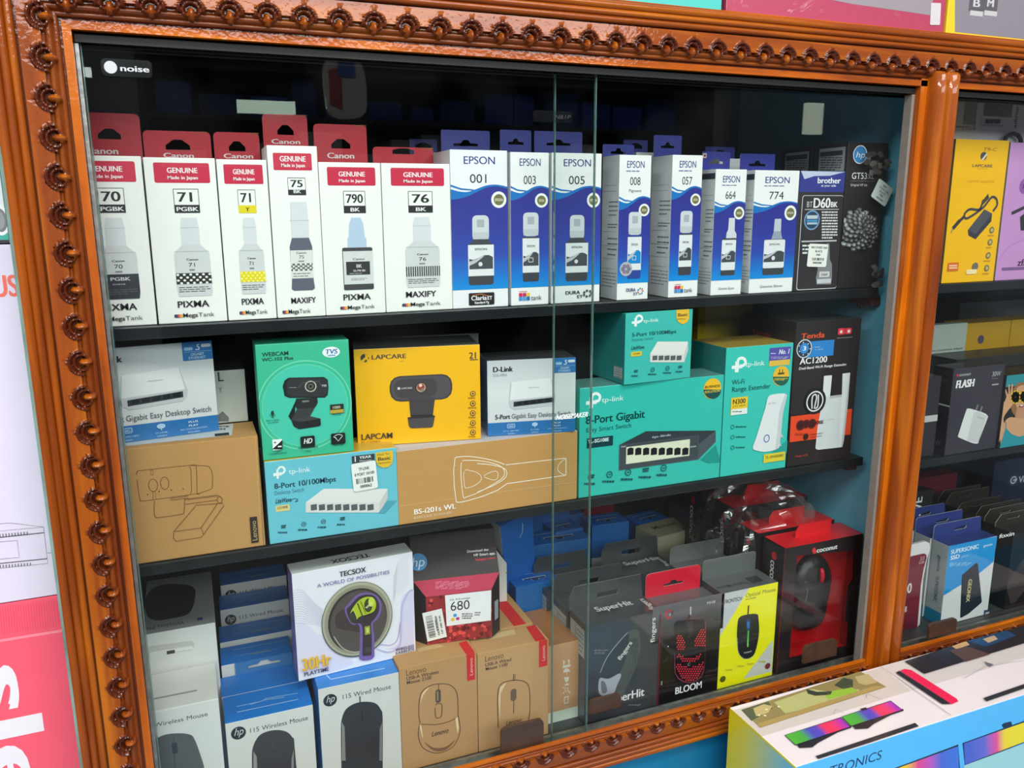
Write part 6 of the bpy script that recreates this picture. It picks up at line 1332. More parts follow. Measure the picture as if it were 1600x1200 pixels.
        wl.obj('scroll_wheel', plain('red_wheel', (216, 20, 50), .35), root)
    return e
c_ = lambda p: (CK[0] + p[0] / CK[2], CK[1] + p[1] / CK[2])
A = UY(*c_((460, 1040)), Y3 - .002); Bq = UY(*c_((865, 945)), Y3 - .002); CW = min(Bq.x, WR - .002) - A.x; tz = UY(*c_((500, 403)), Y3 - .002).z
CH_ = tz - S3; Mc = Matrix.Translation((A.x, Y3 - .002, S3))
inv = Mc.inverted(); d = inv.to_3x3() @ ray(*c_((388, 330))); e0 = inv @ EYE; t0 = (0 - e0.x) / d.x; CD_ = (e0 + d * t0).y
coconut('black and red gaming mouse box with a window, mouse visible inside', Mc, CW, CH_, CD_)
Mn = Matrix.Translation((A.x - .004, Y3 + CD_ + .003, S3)); coconut('black and red mouse box right behind the windowed one, plastic bag over it', Mn, CW, CH_ + .003, CD_, False)
Mn = Matrix.Translation((A.x - .010, Y3 + CD_ * 2 + .008, S3)); coconut('red topped mouse box third in its line, tab under the plastic bag', Mn, CW, CH_ + .022, CD_, False, tabh=.02)
Mn = Matrix.Translation((A.x - .028, Y3 + CD_ * 3 + .013, S3)); coconut('red topped mouse box furthest back in its line', Mn, CW, CH_ + .034, CD_, False, tabh=.02)
# crumpled clear bag over the second and third
def bag(name, label, c, rx, ry, rz, seed, n=46, k=30):
    random.seed(seed); vs = []; fs = []
    ph = [random.uniform(0, 6.28) for _ in range(12)]
    for i in range(n):
        for j in range(k + 1):
            a = 2 * pi * i / n; t = j / k
            r = 1 + .10 * sin(3 * a + ph[0] + 4 * t) + .07 * sin(7 * a + ph[1] - 6 * t) + .04 * sin(13 * a + ph[2] + 9 * t) + .03 * sin(23 * a + 17 * t + ph[3])
            sx = abs(cos(a)) ** .5 * (1 if cos(a) > 0 else -1); sy = abs(sin(a)) ** .5 * (1 if sin(a) > 0 else -1)
            rad = sin(pi * (.08 + .92 * t) / 2) ** .6 if t < 1 else 1
            vs.append((c[0] + rx * sx * r * rad, c[1] + ry * sy * r * rad, c[2] + rz * (1 - t ** 1.7) + .004 * sin(9 * a + 11 * t + ph[5])))
    for i in range(n):
        for j in range(k): a, b_ = i * (k + 1) + j, ((i + 1) % n) * (k + 1) + j; fs.append((a, b_, b_ + 1, a + 1))
    m = MB(); m.add(vs, fs, (0, 0, 0), False); o = m.obj(name, glass_mat('thin_clear_plastic', (.93, .93, .93), .1, 2.1, .10)); tag(o, label, 'bag'); random.seed(7); return o
bag('plastic_bag', 'crumpled clear plastic bag over the red topped mouse boxes', (A.x + .02, Y3 + CD_ * 2.1 + .004, S3 + CH_ - .03), CW * .62, CD_ * 1.05, .078, 3)
# heap of blue boxes at the back
BB = (12, 110, 200)
def blue(label, px, py, y, W, D, yaw=0, slotk=True, zt=None, pitch=0, roll=0, H=None):
    A = UY(px, py, y); zt = A.z; H = H or (zt - S3)
    b = Box('mouse_box', label, 'mouse box', (0, 0, 1), zt - H, None, None, None, D, world=(A.x, y, W, H, yaw, pitch, roll), col=(30, 104, 176) if True else HW, cols={'top': BB, 'left': (24, 92, 160)})
    F = b.F.full(); F.rect(0, 34, 100, 100, HW)
    T = b.T.full(); T.line([(16, 24), (88, 24)], 1.6, (206, 224, 236)); T.poly([(26, 52), (78, 52), (78, 62), (62, 62), (58, 76), (46, 76), (42, 62), (26, 62)], (224, 232, 236)); T.poly([(28, 56), (76, 56), (76, 64), (60, 64), (57, 78), (47, 78), (44, 64), (28, 64)], (10, 50, 100)); b.done(); return b
for a in (('blue mouse box in the rear corner behind the tipped one', 822, 806, .30, .07, .04, 2), ('blue mouse box at the very back between the glass edges', 880, 806, .308, .032, .035, -3), ('blue mouse box nearest the white cartridge box, tab lying flat', 806, 918, .152, .060, .038, 0), ('blue mouse box just left of the overlapping glass edges', 832, 853, .240, .085, .045, -4), ('blue mouse box with a long bright fold between the glass edges', 868, 832, .262, .044, .045, 3),
          ('blue mouse box with its slot right of the glass edges', 925, 822, .262, .058, .04, -4), ('blue mouse box behind the SuperHit boxes, shade beyond it', 1000, 820, .262, .055, .04, 8)): blue(*a)
# a tilted one leaning beside the black header, and a wrapped one behind it
b = Box('mouse_box', 'blue and white mouse box tipped on its corner beside the black cartridge header', 'mouse box', (0, 0, 1), Z68 - .01, None, None, None, .05, world=(UY(792, 893, .17).x, .175, .050, .105, 18, 10, -12), col=(20, 104, 190), cols={'left': (206, 208, 208), 'top': (26, 100, 180)})
F = b.F.full(); F.line([(56, 30), (66, 24), (68, 12)], 2, (190, 214, 232)); L = b.L.full(); L.text('115 Mouse', 50, 60, 50, 14, (60, 60, 70), 'b', y1=10, rot=90); b.done()
b = blue('shrink wrapped blue mouse box under the middle shelf, behind the black header', 705, 838, .245, .115, .05, 0)
b = Box('mouse_carton', 'pale beige carton behind the SuperHit boxes', 'box', (0, 0, 1), S3, None, None, None, .05, world=(UY(1028, 838, .21).x, .21, .072, UY(1040, 838, .21).z - S3, 8), col=(176, 168, 140)); b.T.full().text('Mouse', 20, 50, 80, 22, (110, 100, 84), 'b'); b.done()
b = Box('mouse_box', 'dark red box at the very back under the middle shelf', 'box', (0, 0, 1), S3, None, None, None, .03, world=(UY(918, 790, .30).x, .31, .05, UY(918, 792, .31).z - S3, 0), col=(130, 16, 40)); b.done()
b = Box('mouse_box', 'black shrink wrapped box left of the plastic bag', 'box', (0, 0, 1), S3, None, None, None, .06, world=(UY(1075, 800, .225).x, .225, .085, UY(1085, 800, .225).z - S3, -6), col=(34, 34, 38), mat=wrap()); b.done()
# ================================================================== RIGHT BAY
C0 = (0, 0, 1); CY = (1470, 120, 6); CZ = (1440, 540, 5); CW7 = (1400, 740, 7.5); C46 = (1380, 740, 4.286); CRB = (1380, 120, 3.333); CRM = (1380, 470, 4.136)
YA = (252, 190, 10)
def adapter_art(F):
    G = (92, 84, 70)
    F.ell(523, 413, 17, 22, (84, 80, 90), n=20); F.poly([(512, 430), (538, 398), (542, 406), (520, 436)], (232, 220, 200)); F.text('LAPCARE', 462, 470, 568, 15, G, 'b'); F.small(492, 476, 552, 482, 1, (190, 150, 40))
    F.text('LAPTOP ADAPTER', 436, 551, 578, 12, (206, 156, 24), 'r'); F.text('T9-C', 518, 386, 590, 18, (150, 120, 30), 'r', shear=.3)
    F.poly([(440, 798), (526, 690), (566, 712), (562, 752), (480, 846), (443, 826)], (60, 60, 66)); F.poly([(440, 798), (526, 690), (566, 712), (482, 818)], (84, 84, 92)); F.line(spline([(570, 700), (592, 668), (588, 636), (566, 626), (545, 650), (520, 680), (470, 718), (430, 738), (422, 716), (450, 690), (500, 690), (520, 640)], 5), 9, (70, 68, 74)); F.line([(420, 728), (396, 752)], 12, (64, 62, 66)); F.line([(398, 748), (362, 790)], 15, (60, 58, 60)); F.line([(362, 790), (352, 812)], 5, (150, 140, 120)); F.poly([(520, 640), (545, 608), (550, 632), (516, 668)], (70, 66, 68))
    for y, x in ((798, 564), (861, 555), (930, 545), (996, 537)): F.ell(x, y, 12, 16, (120, 112, 90), square=True, n=14); F.ell(x, y, 7, 7, (206, 180, 100), square=True, n=10); F.small(x - 22, y + 24, x + 18, y + 32, 1, (206, 150, 30), .7)
    F.rect(336, 968, 386, 1010, (224, 110, 40)); F.rect(340, 980, 382, 986, (250, 200, 160)); F.rect(340, 992, 382, 998, (250, 200, 160)); F.ell(476, 988, 15, 20, (110, 110, 104), square=True); F.rect(430, 1004, 482, 1026, (250, 226, 170), r=5)
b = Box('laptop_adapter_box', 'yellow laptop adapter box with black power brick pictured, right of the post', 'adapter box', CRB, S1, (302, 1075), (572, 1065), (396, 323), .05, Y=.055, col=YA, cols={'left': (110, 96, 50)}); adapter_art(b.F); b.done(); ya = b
b = Box('laptop_adapter_box', 'yellow laptop adapter box half hidden behind the wooden post', 'adapter box', CRB, S1, (0, 1083), (283, 1078), (100, 320), .05, Y=.055, col=YA, width=-.058); b.F.rect(342, 348, 359, 374, (150, 120, 60)); b.F.rect(345, 352, 356, 370, (220, 180, 40)); b.done()
b = Box('laptop_adapter_box', 'lilac laptop adapter box at the right edge of the picture', 'adapter box', CRB, S1, (580, 1068), (880, 1058), (700, 342), .05, Y=.055, col=(204, 148, 206), cols={'left': (134, 126, 110)})
F = b.F; F.text('zfiber', 697, 985, 800, 34, (50, 26, 60), 'b'); F.rect(618, 994, 820, 1001, (130, 90, 140)); F.ell(735, 570, 26, 40, (150, 90, 170)); F.text('3', 722, 580, 736, 20, (60, 20, 80), 'b'); F.line([(668, 712), (735, 680)], 12, (60, 54, 60)); F.poly([(712, 730), (760, 690), (800, 700), (800, 800), (715, 800)], (54, 52, 58)); F.line(spline([(600, 960), (640, 900), (690, 865), (760, 840)], 4), 3, (188, 130, 192)); b.done()
b = Box('computer_carton', 'large grey carton with barcode label above the yellow adapter boxes', 'box', CY, S1, (60, 1800), (700, 1800), (60, -10), .15, Y=.112, col=(190, 190, 188), width=.165)
F = b.F; F.grad(-300, 0, 900, 620, [(0, (206, 204, 202)), (1, (232, 232, 230))]); F.rect(100, 160, 318, 500, (148, 150, 148)); F.rect(100, 440, 305, 498, (196, 200, 196)); F.text('C1200R01 4V', 110, 474, 254, 16, (90, 92, 90), 'b'); F.small(150, 200, 300, 420, 4, (110, 112, 110), .12)  # gradient darkens upwards: shade below the top rail painted into the grey
F.rect(415, 180, 660, 380, (122, 120, 118)); F.small(425, 262, 585, 300, 2, (80, 78, 76), .4); F.rect(370, 388, 584, 474, (206, 208, 208)); F.bars(415, 398, 555, 438, n=16); F.rect(385, 452, 570, 455, (140, 140, 140)); F.text('adtron', 705, 480, 705, 30, (130, 60, 66), 'b', y1=275, rot=90); b.done()
m = MB(); c0 = UY(1583, 216, .104); m.tube([(c0.x + .016 * cos(t / 12 * 2 * pi), .104, c0.z - .006 + .012 * sin(t / 12 * 2 * pi)) for t in range(13)], .0028, (30, 28, 30), 8); o = m.obj('coiled_cable', plain('black_rubber_cable', (30, 28, 30), .5)); tag(o, 'coil of black cable resting behind the yellow and lilac adapter boxes', 'cable')
# middle level of the right bay
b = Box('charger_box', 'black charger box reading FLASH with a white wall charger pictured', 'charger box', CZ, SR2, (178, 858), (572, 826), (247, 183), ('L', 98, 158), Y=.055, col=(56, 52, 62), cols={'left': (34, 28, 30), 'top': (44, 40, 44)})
F = b.F; F.text('COCONUT', 292, 240, 382, 15, (200, 196, 196), 'b', shear=.1); F.poly([(272, 240), (274, 224), (286, 222), (290, 244)], (206, 40, 50)); F.text('FLASH', 262, 334, 404, 58, (236, 234, 234), 'b', shear=.08, y1=326); F.text('FLASH', 266, 334, 408, 58, (236, 234, 234), 'b', shear=.08, y1=326)
F.text('30W', 546, 242, 614, 36, (190, 188, 192), 'r', shear=.06); F.small(548, 252, 608, 262, 1, (120, 118, 122)); F.rect(548, 300, 598, 306, (170, 150, 150))
F.line([(424, 502), (438, 462)], 11, (130, 126, 130)); F.line([(456, 516), (472, 474)], 11, (130, 126, 130)); F.poly(spline([(362, 492), (400, 498), (490, 528), (512, 548), (512, 570), (446, 740), (440, 762), (400, 762), (300, 722), (282, 708), (290, 680), (345, 510)], 4, True), (226, 226, 224)); F.poly([(405, 520), (440, 512), (508, 552), (446, 740), (440, 760), (352, 742)], (206, 206, 206)); F.text('COCONUT', 428, 560, 482, 12, (160, 160, 160), 'b', y1=580)
L = b.L; L.rect(60, 430, 222, 482, (180, 182, 182)); L.text('30W', 60, 765, 148, 52, (96, 92, 96), 'r', y1=775); L.text('COCONUT', 108, 268, 210, 20, (84, 76, 78), 'b', y1=278); L.ell(140, 590, 52, 60, (22, 18, 22)); b.done(); fb = b
b = Box('charger_box', 'black charger box with a white side stripe between the post and the FLASH box', 'charger box', C0, SR2, None, None, None, .06, world=(fb.M.translation.x - .078, .062, .066, fb.H * .92, 0), col=(46, 42, 48), cols={'left': (36, 32, 36)}); b.F.full().rect(0, 48, 100, 56, (190, 190, 190)); b.done()
b = Box('charger_box', 'box printed with a person holding yellow flowers over their eyes', 'box', CZ, SR2, (594, 822), (980, 795), (625, 240), .05, Y=.052, col=(30, 26, 26))
F = b.F; SK, SK2, HR = (214, 160, 120), (196, 140, 104), (150, 104, 66); F.rect(620, 236, 1000, 284, (44, 140, 150)); F.poly(spline([(740, 300), (800, 288), (860, 300), (880, 420), (870, 560), (720, 540), (700, 400)], 4, True), HR)
F.poly(spline([(745, 330), (800, 308), (835, 340), (838, 440), (815, 500), (780, 520), (745, 490), (730, 420)], 4, True), SK); F.poly([(745, 480), (820, 480), (830, 600), (720, 600)], SK2); F.poly(spline([(690, 560), (760, 570), (830, 560), (960, 600), (980, 820), (640, 820), (640, 620)], 4, True), SK)
F.poly(spline([(575, 775), (590, 620), (612, 500), (640, 440), (690, 440), (700, 470), (640, 560), (645, 640), (610, 740)], 4, True), SK); F.poly([(640, 460), (668, 380), (690, 380), (720, 440), (690, 490)], SK)
for q in ([(662, 400), (645, 335), (652, 328), (676, 392)], [(676, 385), (676, 305), (686, 303), (690, 380)], [(690, 385), (702, 298), (712, 300), (706, 400)]): F.poly(q, SK)
F.poly([(655, 640), (700, 690), (760, 712), (830, 690), (960, 640), (990, 820), (600, 822)], (40, 146, 158)); F.line([(655, 590), (658, 650)], 5, (60, 130, 140))
for x, y in ((732, 402), (800, 398)):
    for k in range(10): F.ell(x + 22 * cos(k * .63), y + 28 * sin(k * .63), 18, 18, (248, 202, 20), square=True, n=10); F.z[0] -= F.STEP
    F.ell(x, y, 20, 20, (236, 170, 10), square=True, n=12)
F.ell(778, 470, 20, 11, (150, 40, 40)); F.ell(778, 467, 14, 5, (240, 236, 230)); b.done()
# things behind them
b = Box('cable_adapter_box', 'white accessory box leaning behind the FLASH charger box', 'box', CRM, SR2 + .0, (150, 820), (560, 860), (300, 160), .015, Y=.18, col=(196, 206, 194), width=.105); b.F.text('Fire Connections Adapter', 310, 330, 510, 13, (90, 96, 90), 'b', y1=360); b.F.ell(345, 378, 18, 11, (150, 156, 150), ring=3); b.done()
zz = UY(1508, 506, .2).z
for i, (xa, xb, lab) in enumerate(((1508, 1578, 'dull yellow box standing back behind the white accessory box'), (1579, 1640, 'dull yellow box at the picture edge behind the black boxes'))):
    A, B = UY(xa, 520, .2), UY(xb, 520, .2)
    b = Box('laptop_adapter_box', lab, 'adapter box', C0, SR2, None, None, None, .04, world=(A.x, .2, B.x - A.x, zz - SR2, 0), col=(222, 170, 20))
    if i == 0: F = b.F.full(); F.ell(36, 18, 7, 6, (90, 80, 110), square=True); F.text('LAPCARE', 36, 34, 66, 5, (110, 90, 40), 'b'); F.small(22, 42, 50, 60, 3, (190, 140, 20), .3)
    b.done()
b = Box('charger_box', 'long black box lying behind the FLASH box and the flower box', 'box', C0, SR2, None, None, None, .05, world=(UY(1500, 560, .12).x, .125, .26, UY(1560, 557, .12).z - SR2, 0), col=(38, 36, 36)); b.done()
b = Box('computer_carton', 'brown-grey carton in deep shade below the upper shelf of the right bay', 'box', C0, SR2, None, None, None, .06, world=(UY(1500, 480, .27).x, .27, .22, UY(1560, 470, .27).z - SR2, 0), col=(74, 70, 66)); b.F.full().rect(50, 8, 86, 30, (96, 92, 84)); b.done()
# floor level of the right bay
SSB = (24, 150, 222)
def ssd(label, dY, art):
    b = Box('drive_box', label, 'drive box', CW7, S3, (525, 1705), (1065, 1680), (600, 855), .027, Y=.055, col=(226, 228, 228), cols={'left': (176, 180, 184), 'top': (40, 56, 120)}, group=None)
    if dY: b.M = Matrix.Translation((-.001 * dY / .03, dY, 0)) @ b.M; b.L = Face(b.mb, b.M, Vector((0, b.D, 0)), Vector((0, -1, 0)), Vector((0, 0, 1)), b.D, b.H)
    if art:
        F = b.F; F.poly([(590, 840), (1190, 735), (1140, 1035), (960, 1180), (540, 1440)], SSB)
        F.text('SUPERSONIC', 640, 946, 965, 48, (226, 240, 250), 'b', y1=900); F.text('SSD', 634, 1012, 742, 46, (240, 246, 250), 'b', y1=1000); F.text('plus', 765, 984, 850, 26, (140, 200, 240), 'b', y1=970); F.text('geonix', 1024, 860, 1128, 28, (210, 232, 246), 'b', y1=838); F.small(624, 1040, 900, 1080, 2, (120, 190, 236), .3)
        F.poly([(770, 1190), (935, 1045), (956, 1056), (960, 1080), (1004, 1500), (990, 1520), (850, 1640), (760, 1690), (750, 1680)], (34, 42, 52), clip=False); F.text('GEONIX', 850, 1240, 850, 40, (226, 216, 150), 'b', y1=1500, rot=270); F.poly([(1030, 1600), (1100, 1590), (1094, 1690), (1024, 1700)], (40, 70, 104)); F.text('128GB', 1040, 1650, 1086, 22, (220, 228, 236), 'b')
    L = b.L.full(); L.rect(0, 84, 100, 100, (40, 130, 170)); L.text('geonix', 44, 16, 44, 20, (96, 102, 112), 'b', y1=36, rot=270); L.text('SUPERSONIC', 44, 42, 44, 20, (96, 102, 112), 'b', y1=74, rot=270)
    mb = MB(); W = b.W; H = b.H; th = .021
    c = W * .55; mb.slab([(0, H - .0006), (W, H - .0006), (W - .002, H + th * .9), (W - .004, H + th), (.003, H + th), (0, H + th - .003)], [[(c - .012, H + .007), (c + .010, H + .007), (c + .013, H + .010), (c + .012, H + .0125), (c - .012, H + .010)]], Vector((0, b.D - .0006, 0)), Vector((1, 0, 0)), Vector((0, 0, 1)), Vector((0, -1, 0)), .0012, (44, 60, 130), (180, 184, 186)); b.parts.append(('hang_tab', mb, card())); b.done(); return b
sd = ssd('blue and white drive box reading SUPERSONIC SSD, nearest the glass', 0, True); ssd('drive box directly behind the nearest SUPERSONIC one, pale side showing', .030, False); ssd('drive box furthest back of the three with navy tabs', .060, False)
# black boxes with tabs
def blackbox(label, px, py, y, W, text=None, D=.03):
    A = UY(px, py, y + D); H = A.z - S3 - .018
    b = Box('accessory_box', label, 'box', CW7, S3, None, None, None, D, world=(A.x, y, W, H, 0), col=(34, 28, 28), cols={'left': (30, 26, 26), 'top': (44, 38, 38)}, mat=gloss())
    mb = MB(); th = .018; c = W * .42
    mb.slab([(0, H - .0006), (W, H - .0006), (W, H + th), (.010, H + th), (0, H + th * .35)], [[(c - .012, H + .008), (c + .012, H + .008), (c + .014, H + .011), (c - .012, H + .0095)]], Vector((0, D - .0006, 0)), Vector((1, 0, 0)), Vector((0, 0, 1)), Vector((0, -1, 0)), .0009, (48, 42, 38), (170, 166, 150)); b.parts.append(('hang_tab', mb, gloss()))
    if text: text(b)
    b.done(); return b
def foxart(b):
    F = Face(b.mb, b.M, Vector((0, 0, 0)), Vector((1, 0, 0)), Vector((0, 0, 1)), b.W, b.H, CW7); F.text('foxin', 1205, 760, 1382, 46, (240, 240, 240), 'b', y1=738, shear=.15); F.poly([(1560, 900), (1560, 1300), (1400, 1500), (1340, 1530), (1290, 1300), (1420, 1100)], (70, 60, 58))
xs = sd.M.translation.x + sd.W + .004
b = blackbox('black box reading foxin beside the SUPERSONIC drive box', 1557, 805, .055, .085, foxart)
for i, (px, py, y) in enumerate(((1540, 797, .100), (1527, 792, .135), (1496, 787, .170), (1480, 772, .205), (1468, 768, .240))):
    blackbox(('black tabbed box directly behind the foxin one', 'black tabbed box second behind the foxin one', 'black tabbed box with the pale slot, middle of its line', 'black tabbed box fourth behind the foxin one', 'black tabbed box furthest back by the dark red one')[i], px, py, y, .10)
b = Box('headset_box', 'navy box with a round white letter mark and V, under the flower box', 'box', C0, S3, None, None, None, .03, world=(UY(1546, 760, .29).x, .285, .16, UY(1560, 719, .29).z - S3, 0), col=(24, 28, 66))
F = Face(b.mb, b.M, Vector((0, 0, 0)), Vector((1, 0, 0)), Vector((0, 0, 1)), b.W, b.H, CZ); F.ell(718, 1050, 37, 44, (60, 62, 90), n=28); F.ell(718, 1050, 24, 30, (214, 214, 222), ring=8, n=24); F.rect(716, 1044, 744, 1054, (214, 214, 222)); F.text('VM', 756, 1072, 830, 48, (220, 220, 228), 'b'); b.done()
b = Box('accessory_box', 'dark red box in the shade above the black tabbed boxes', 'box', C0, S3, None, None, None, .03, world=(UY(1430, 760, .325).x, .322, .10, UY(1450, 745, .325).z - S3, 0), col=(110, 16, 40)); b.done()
# black DRIVE box and maroon card in front of it
A = UY(1390, 900, .09); Bx = UY(1447, 900, .09)
b = Box('drive_box', 'black box with DRIVE printed upwards, beside the post', 'drive box', CW7, S3, None, None, None, .02, world=(A.x, .145, UY(1444, 900, .145).x - A.x, UY(1440, 768, .145).z - S3, 0), col=(30, 26, 32))
F = Face(b.mb, b.M, Vector((0, 0, 0)), Vector((1, 0, 0)), Vector((0, 0, 1)), b.W, b.H, CW7); F.text('DRIVE', 268, 668, 300, 84, (240, 240, 240), 'b', y1=270, rot=90); F.rect(130, 765, 240, 830, (236, 190, 40)); F.rect(120, 835, 250, 880, (210, 210, 204)); b.done()
m = MB(); yy = .066; c6 = lambda x, y: UY(1380 + x / 4.286, 740 + y / 4.286, yy)
P0 = c6(40, 1110); M = Matrix.Translation((P0.x, yy, S3)); F = Face(m, M, Vector((0, 0, 0)), Vector((1, 0, 0)), Vector((0, 0, 1)), .2, .3, C46)
out = [F.P(*p) for p in ((0, 1100), (225, 1078), (240, 1060), (262, 760), (285, 640), (306, 560), (304, 520), (280, 508), (120, 548), (0, 560))]; zmin = min(p[1] for p in out); out = [(a, b_ - zmin) for a, b_ in out]
m.slab(out, [], Vector((0, 0, 0)), Vector((1, 0, 0)), Vector((0, 0, 1)), Vector((0, -1, 0)), .004, (226, 224, 224), (190, 190, 190)); F.z[0] = .0002
F.poly([(0, 1085), (215, 1066), (226, 1050), (250, 760), (270, 640), (290, 566), (288, 542), (270, 534), (120, 568), (0, 584)], (120, 34, 50), clip=False); F.text('200', 100, 815, 186, 62, (236, 230, 230), 'b', y1=800); F.text('22', 244, 580, 276, 20, (200, 160, 170), 'b'); F.text('GB', 236, 606, 272, 18, (200, 160, 170), 'b'); F.rect(106, 900, 154, 925, (206, 190, 194)); F.small(104, 932, 150, 946, 1, (190, 160, 166)); F.small(150, 1040, 215, 1056, 1, (150, 90, 104))
o = m.obj('memory_card_pack', card(), None, M); tag(o, 'maroon blister card with white border marked 200, standing by the post', 'card pack')

# ================================================================== ON TOP OF THE CABINET
TZ = OZ1 + .0550
b = Box('top_carton', 'turquoise carton lying on the cabinet top, cut by the picture edge', 'box', C0, TZ, (440, -2), (1127, 21), (440, -300), .12, Y=-.006, col=(70, 190, 182), hgt=.11); b.done()
b = Box('top_carton', 'dark pink carton on the cabinet top wrapped in grey film with tape', 'box', C0, TZ, (1134, 24), (1473, 55), (1134, -200), .12, Y=-.006, col=(176, 62, 92), hgt=.11, mat=wrap())
F = b.F; F.poly([(1285, -40), (1462, -40), (1455, 24), (1400, 16), (1330, 6), (1290, -2)], (150, 140, 148), clip=False)
b.sticker(F, 1455, 4, 1467, 40, (206, 200, 204), ang=4, name='tape_strip'); b.done()
b = Box('top_carton', 'grey carton with yellow edges on the cabinet top at the right', 'box', C0, TZ, (1477, 56), (1720, 82), (1477, -200), .12, Y=-.006, col=(240, 196, 40), hgt=.11)
F = b.F; F.poly([(1492, 50), (1720, 74), (1760, -100), (1492, -100)], (134, 128, 138), clip=False)
for x, t in ((1516, 'BL'), (1538, 'MS')): F.rect(x, -12, x + 19, 20, (90, 86, 92)); F.rect(x, 16, x + 19, 26, (190, 188, 188)); F.text(t[0], x + 3, 10, x + 15, 12, (200, 196, 200), 'b')
b.done()
# ================================================================== CARTONS STACKED LEFT OF THE CABINET
LX = OX0 - .0610; lw_ = .26; LY = .03
zl = UY(50, 936, LY).z; zt = UY(10, 381, LY).z; zs2 = UY(5, 238, LY).z
b = Box('stacked_carton', 'coral red carton at the bottom left with large white letters printed sideways', 'box', C0, .0, None, None, None, .25, world=(LX - lw_, LY, lw_, zl - EPS, 0), col=(244, 92, 116), mat=gloss())
F = b.F; F.poly([(-30, 1004), (106, 982), (106, 986), (-30, 1008)], (250, 140, 156), clip=False); F.text('sle', -42, 1044, -42, 100, (236, 232, 240), 'b', y1=1272, rot=270)
for k in range(26): F.line([(k * 4 - 4, 950 - k * .6), (k * 4, 992 - k * .6)], .5, (226, 76, 102))
b.done()
b = Box('stacked_carton', 'pale lilac carton on the coral one, network device outline and orange letters', 'box', C0, zl + EPS, None, None, None, .22, world=(LX - lw_, LY, lw_, zt - zl - 2 * EPS, 0), col=(222, 214, 234))
F = b.F; F.text('US', -12, 464, 31, 33, (240, 112, 96), 'b'); F.text('US', -11.4, 464, 31.6, 33, (240, 112, 96), 'b'); F.crop = (0, 560, 3.16); BLK = (60, 58, 70)
F.line([(-60, 822), (50, 812), (215, 832), (236, 1012), (-60, 1042)], 2.2, BLK); F.line([(-60, 858), (215, 832)], 1.6, BLK) ; F.line([(-60, 890), (218, 860)], 5, BLK); F.line([(-60, 1018), (234, 988)], 5, BLK); F.line([(-60, 910), (85, 898), (96, 982), (-60, 996)], 2, BLK); F.line([(234, 960), (290, 954)], 2.2, BLK)
for k in range(12): F.line([(-30 + k * 15, 868 - k * 1.4), (-29 + k * 15, 884 - k * 1.4)], 4, BLK); F.line([(-14 + k * 15, 1020 - k * 1.3), (-13 + k * 15, 1034 - k * 1.3)], 4, BLK)
b.done()
b = Box('stacked_carton', 'white carton with teal band and grey round device pictured, above the lilac one', 'box', C0, zt + EPS, None, None, None, .2, world=(LX - .2 - .001, LY, .2, zs2 - zt - 2 * EPS, 0), col=(226, 226, 232))
F = b.F; F.crop = (0, 120, 3); F.rect(-300, 738, 100, 770, (70, 170, 160)); F.rect(-300, 770, 100, 782, (60, 50, 60)); F.ell(0, 670, 46, 74, (236, 238, 240)); F.ell(0, 672, 34, 56, (120, 122, 126)); F.ell(-4, 672, 26, 44, (150, 152, 156)); b.done()
b = Box('stacked_carton', 'dark navy carton at the top of the stack left of the frame', 'box', C0, zs2 + EPS, None, None, None, .2, world=(LX - .2 - .002, LY, .2, .16, 0), col=(30, 44, 66)); b.done()
# ================================================================== COUNTER AND THE LIGHT BAR CARTON
CT = 1.45 - .548 - .125
m = MB(); m.box((-.1, -.34, CT - .03), (XR1 + .1, .0006, CT), (0, 0, 0), bevel=.003); tag(m.obj('counter', plain('blue_laminate', (28, 118, 158), .35, vary=.1, scale=9)), 'blue counter ledge in front of the cabinet base', 'counter')
m = MB(); m.box((-.08, -.30, 0), (XR1 + .08, -.02, CT - .031), (0, 0, 0)); tag(m.obj('low_cupboard', plain('blue_base_paint', (28, 118, 158))), 'blue cupboard carrying the counter ledge', 'cupboard')
LZ = 1.45 - .548
A = UZ(1140, 1106, LZ); Fp = UZ(1236, 1202, LZ); Rr = UZ(1600, 980, LZ)
LD = A.y - Fp.y
b = Box('light_bar_carton', 'long blue, white and yellow light bar carton in front of the cabinet', 'light bar box', (1130, 1030, 3.404), CT + EPS, None, None, None, LD, world=(A.x, Fp.y, .62, LZ - CT, 0), col=(96, 190, 246), cols={'top': (238, 224, 226), 'left': (236, 214, 20)}, mat=gloss(), bevel=.001)
T = b.T; TB = (224, 212, 204); full = T.full()
T.poly([(20, 282), (840, 44), (1000, 168), (190, 416)], (214, 200, 192), clip=False)
T.poly([(850, 40), (1600, -180), (1750, -50), (1008, 166)], (216, 204, 200), clip=False)
# outdoor picture with light bars
T.poly([(95, 270), (730, 65), (868, 148), (196, 366)], (150, 132, 84), clip=False)
T.poly([(95, 270), (240, 225), (262, 262), (150, 330)], (80, 84, 70), clip=False); T.poly([(160, 262), (215, 240), (262, 250), (240, 285), (175, 305)], (196, 172, 120), clip=False)
T.poly([(270, 230), (470, 160), (600, 180), (720, 160), (740, 190), (420, 270), (330, 290)], (186, 184, 120), clip=False); T.poly([(530, 180), (680, 150), (720, 172), (560, 215)], (150, 190, 60), clip=False); T.poly([(440, 160), (500, 175), (580, 172), (570, 190), (490, 196), (450, 185)], (60, 66, 56), clip=False); T.poly([(590, 140), (640, 100), (690, 110), (690, 150), (640, 160)], (70, 78, 60), clip=False); T.poly([(700, 95), (770, 80), (820, 125), (760, 140), (720, 130)], (190, 170, 120), clip=False); T.poly([(180, 345), (800, 145), (860, 148), (196, 366)], (176, 150, 90), clip=False)
for x, y in ((190, 300), (222, 302), (295, 255), (230, 270)): T.ell(x, y, 8, 5, (240, 232, 200), n=8)
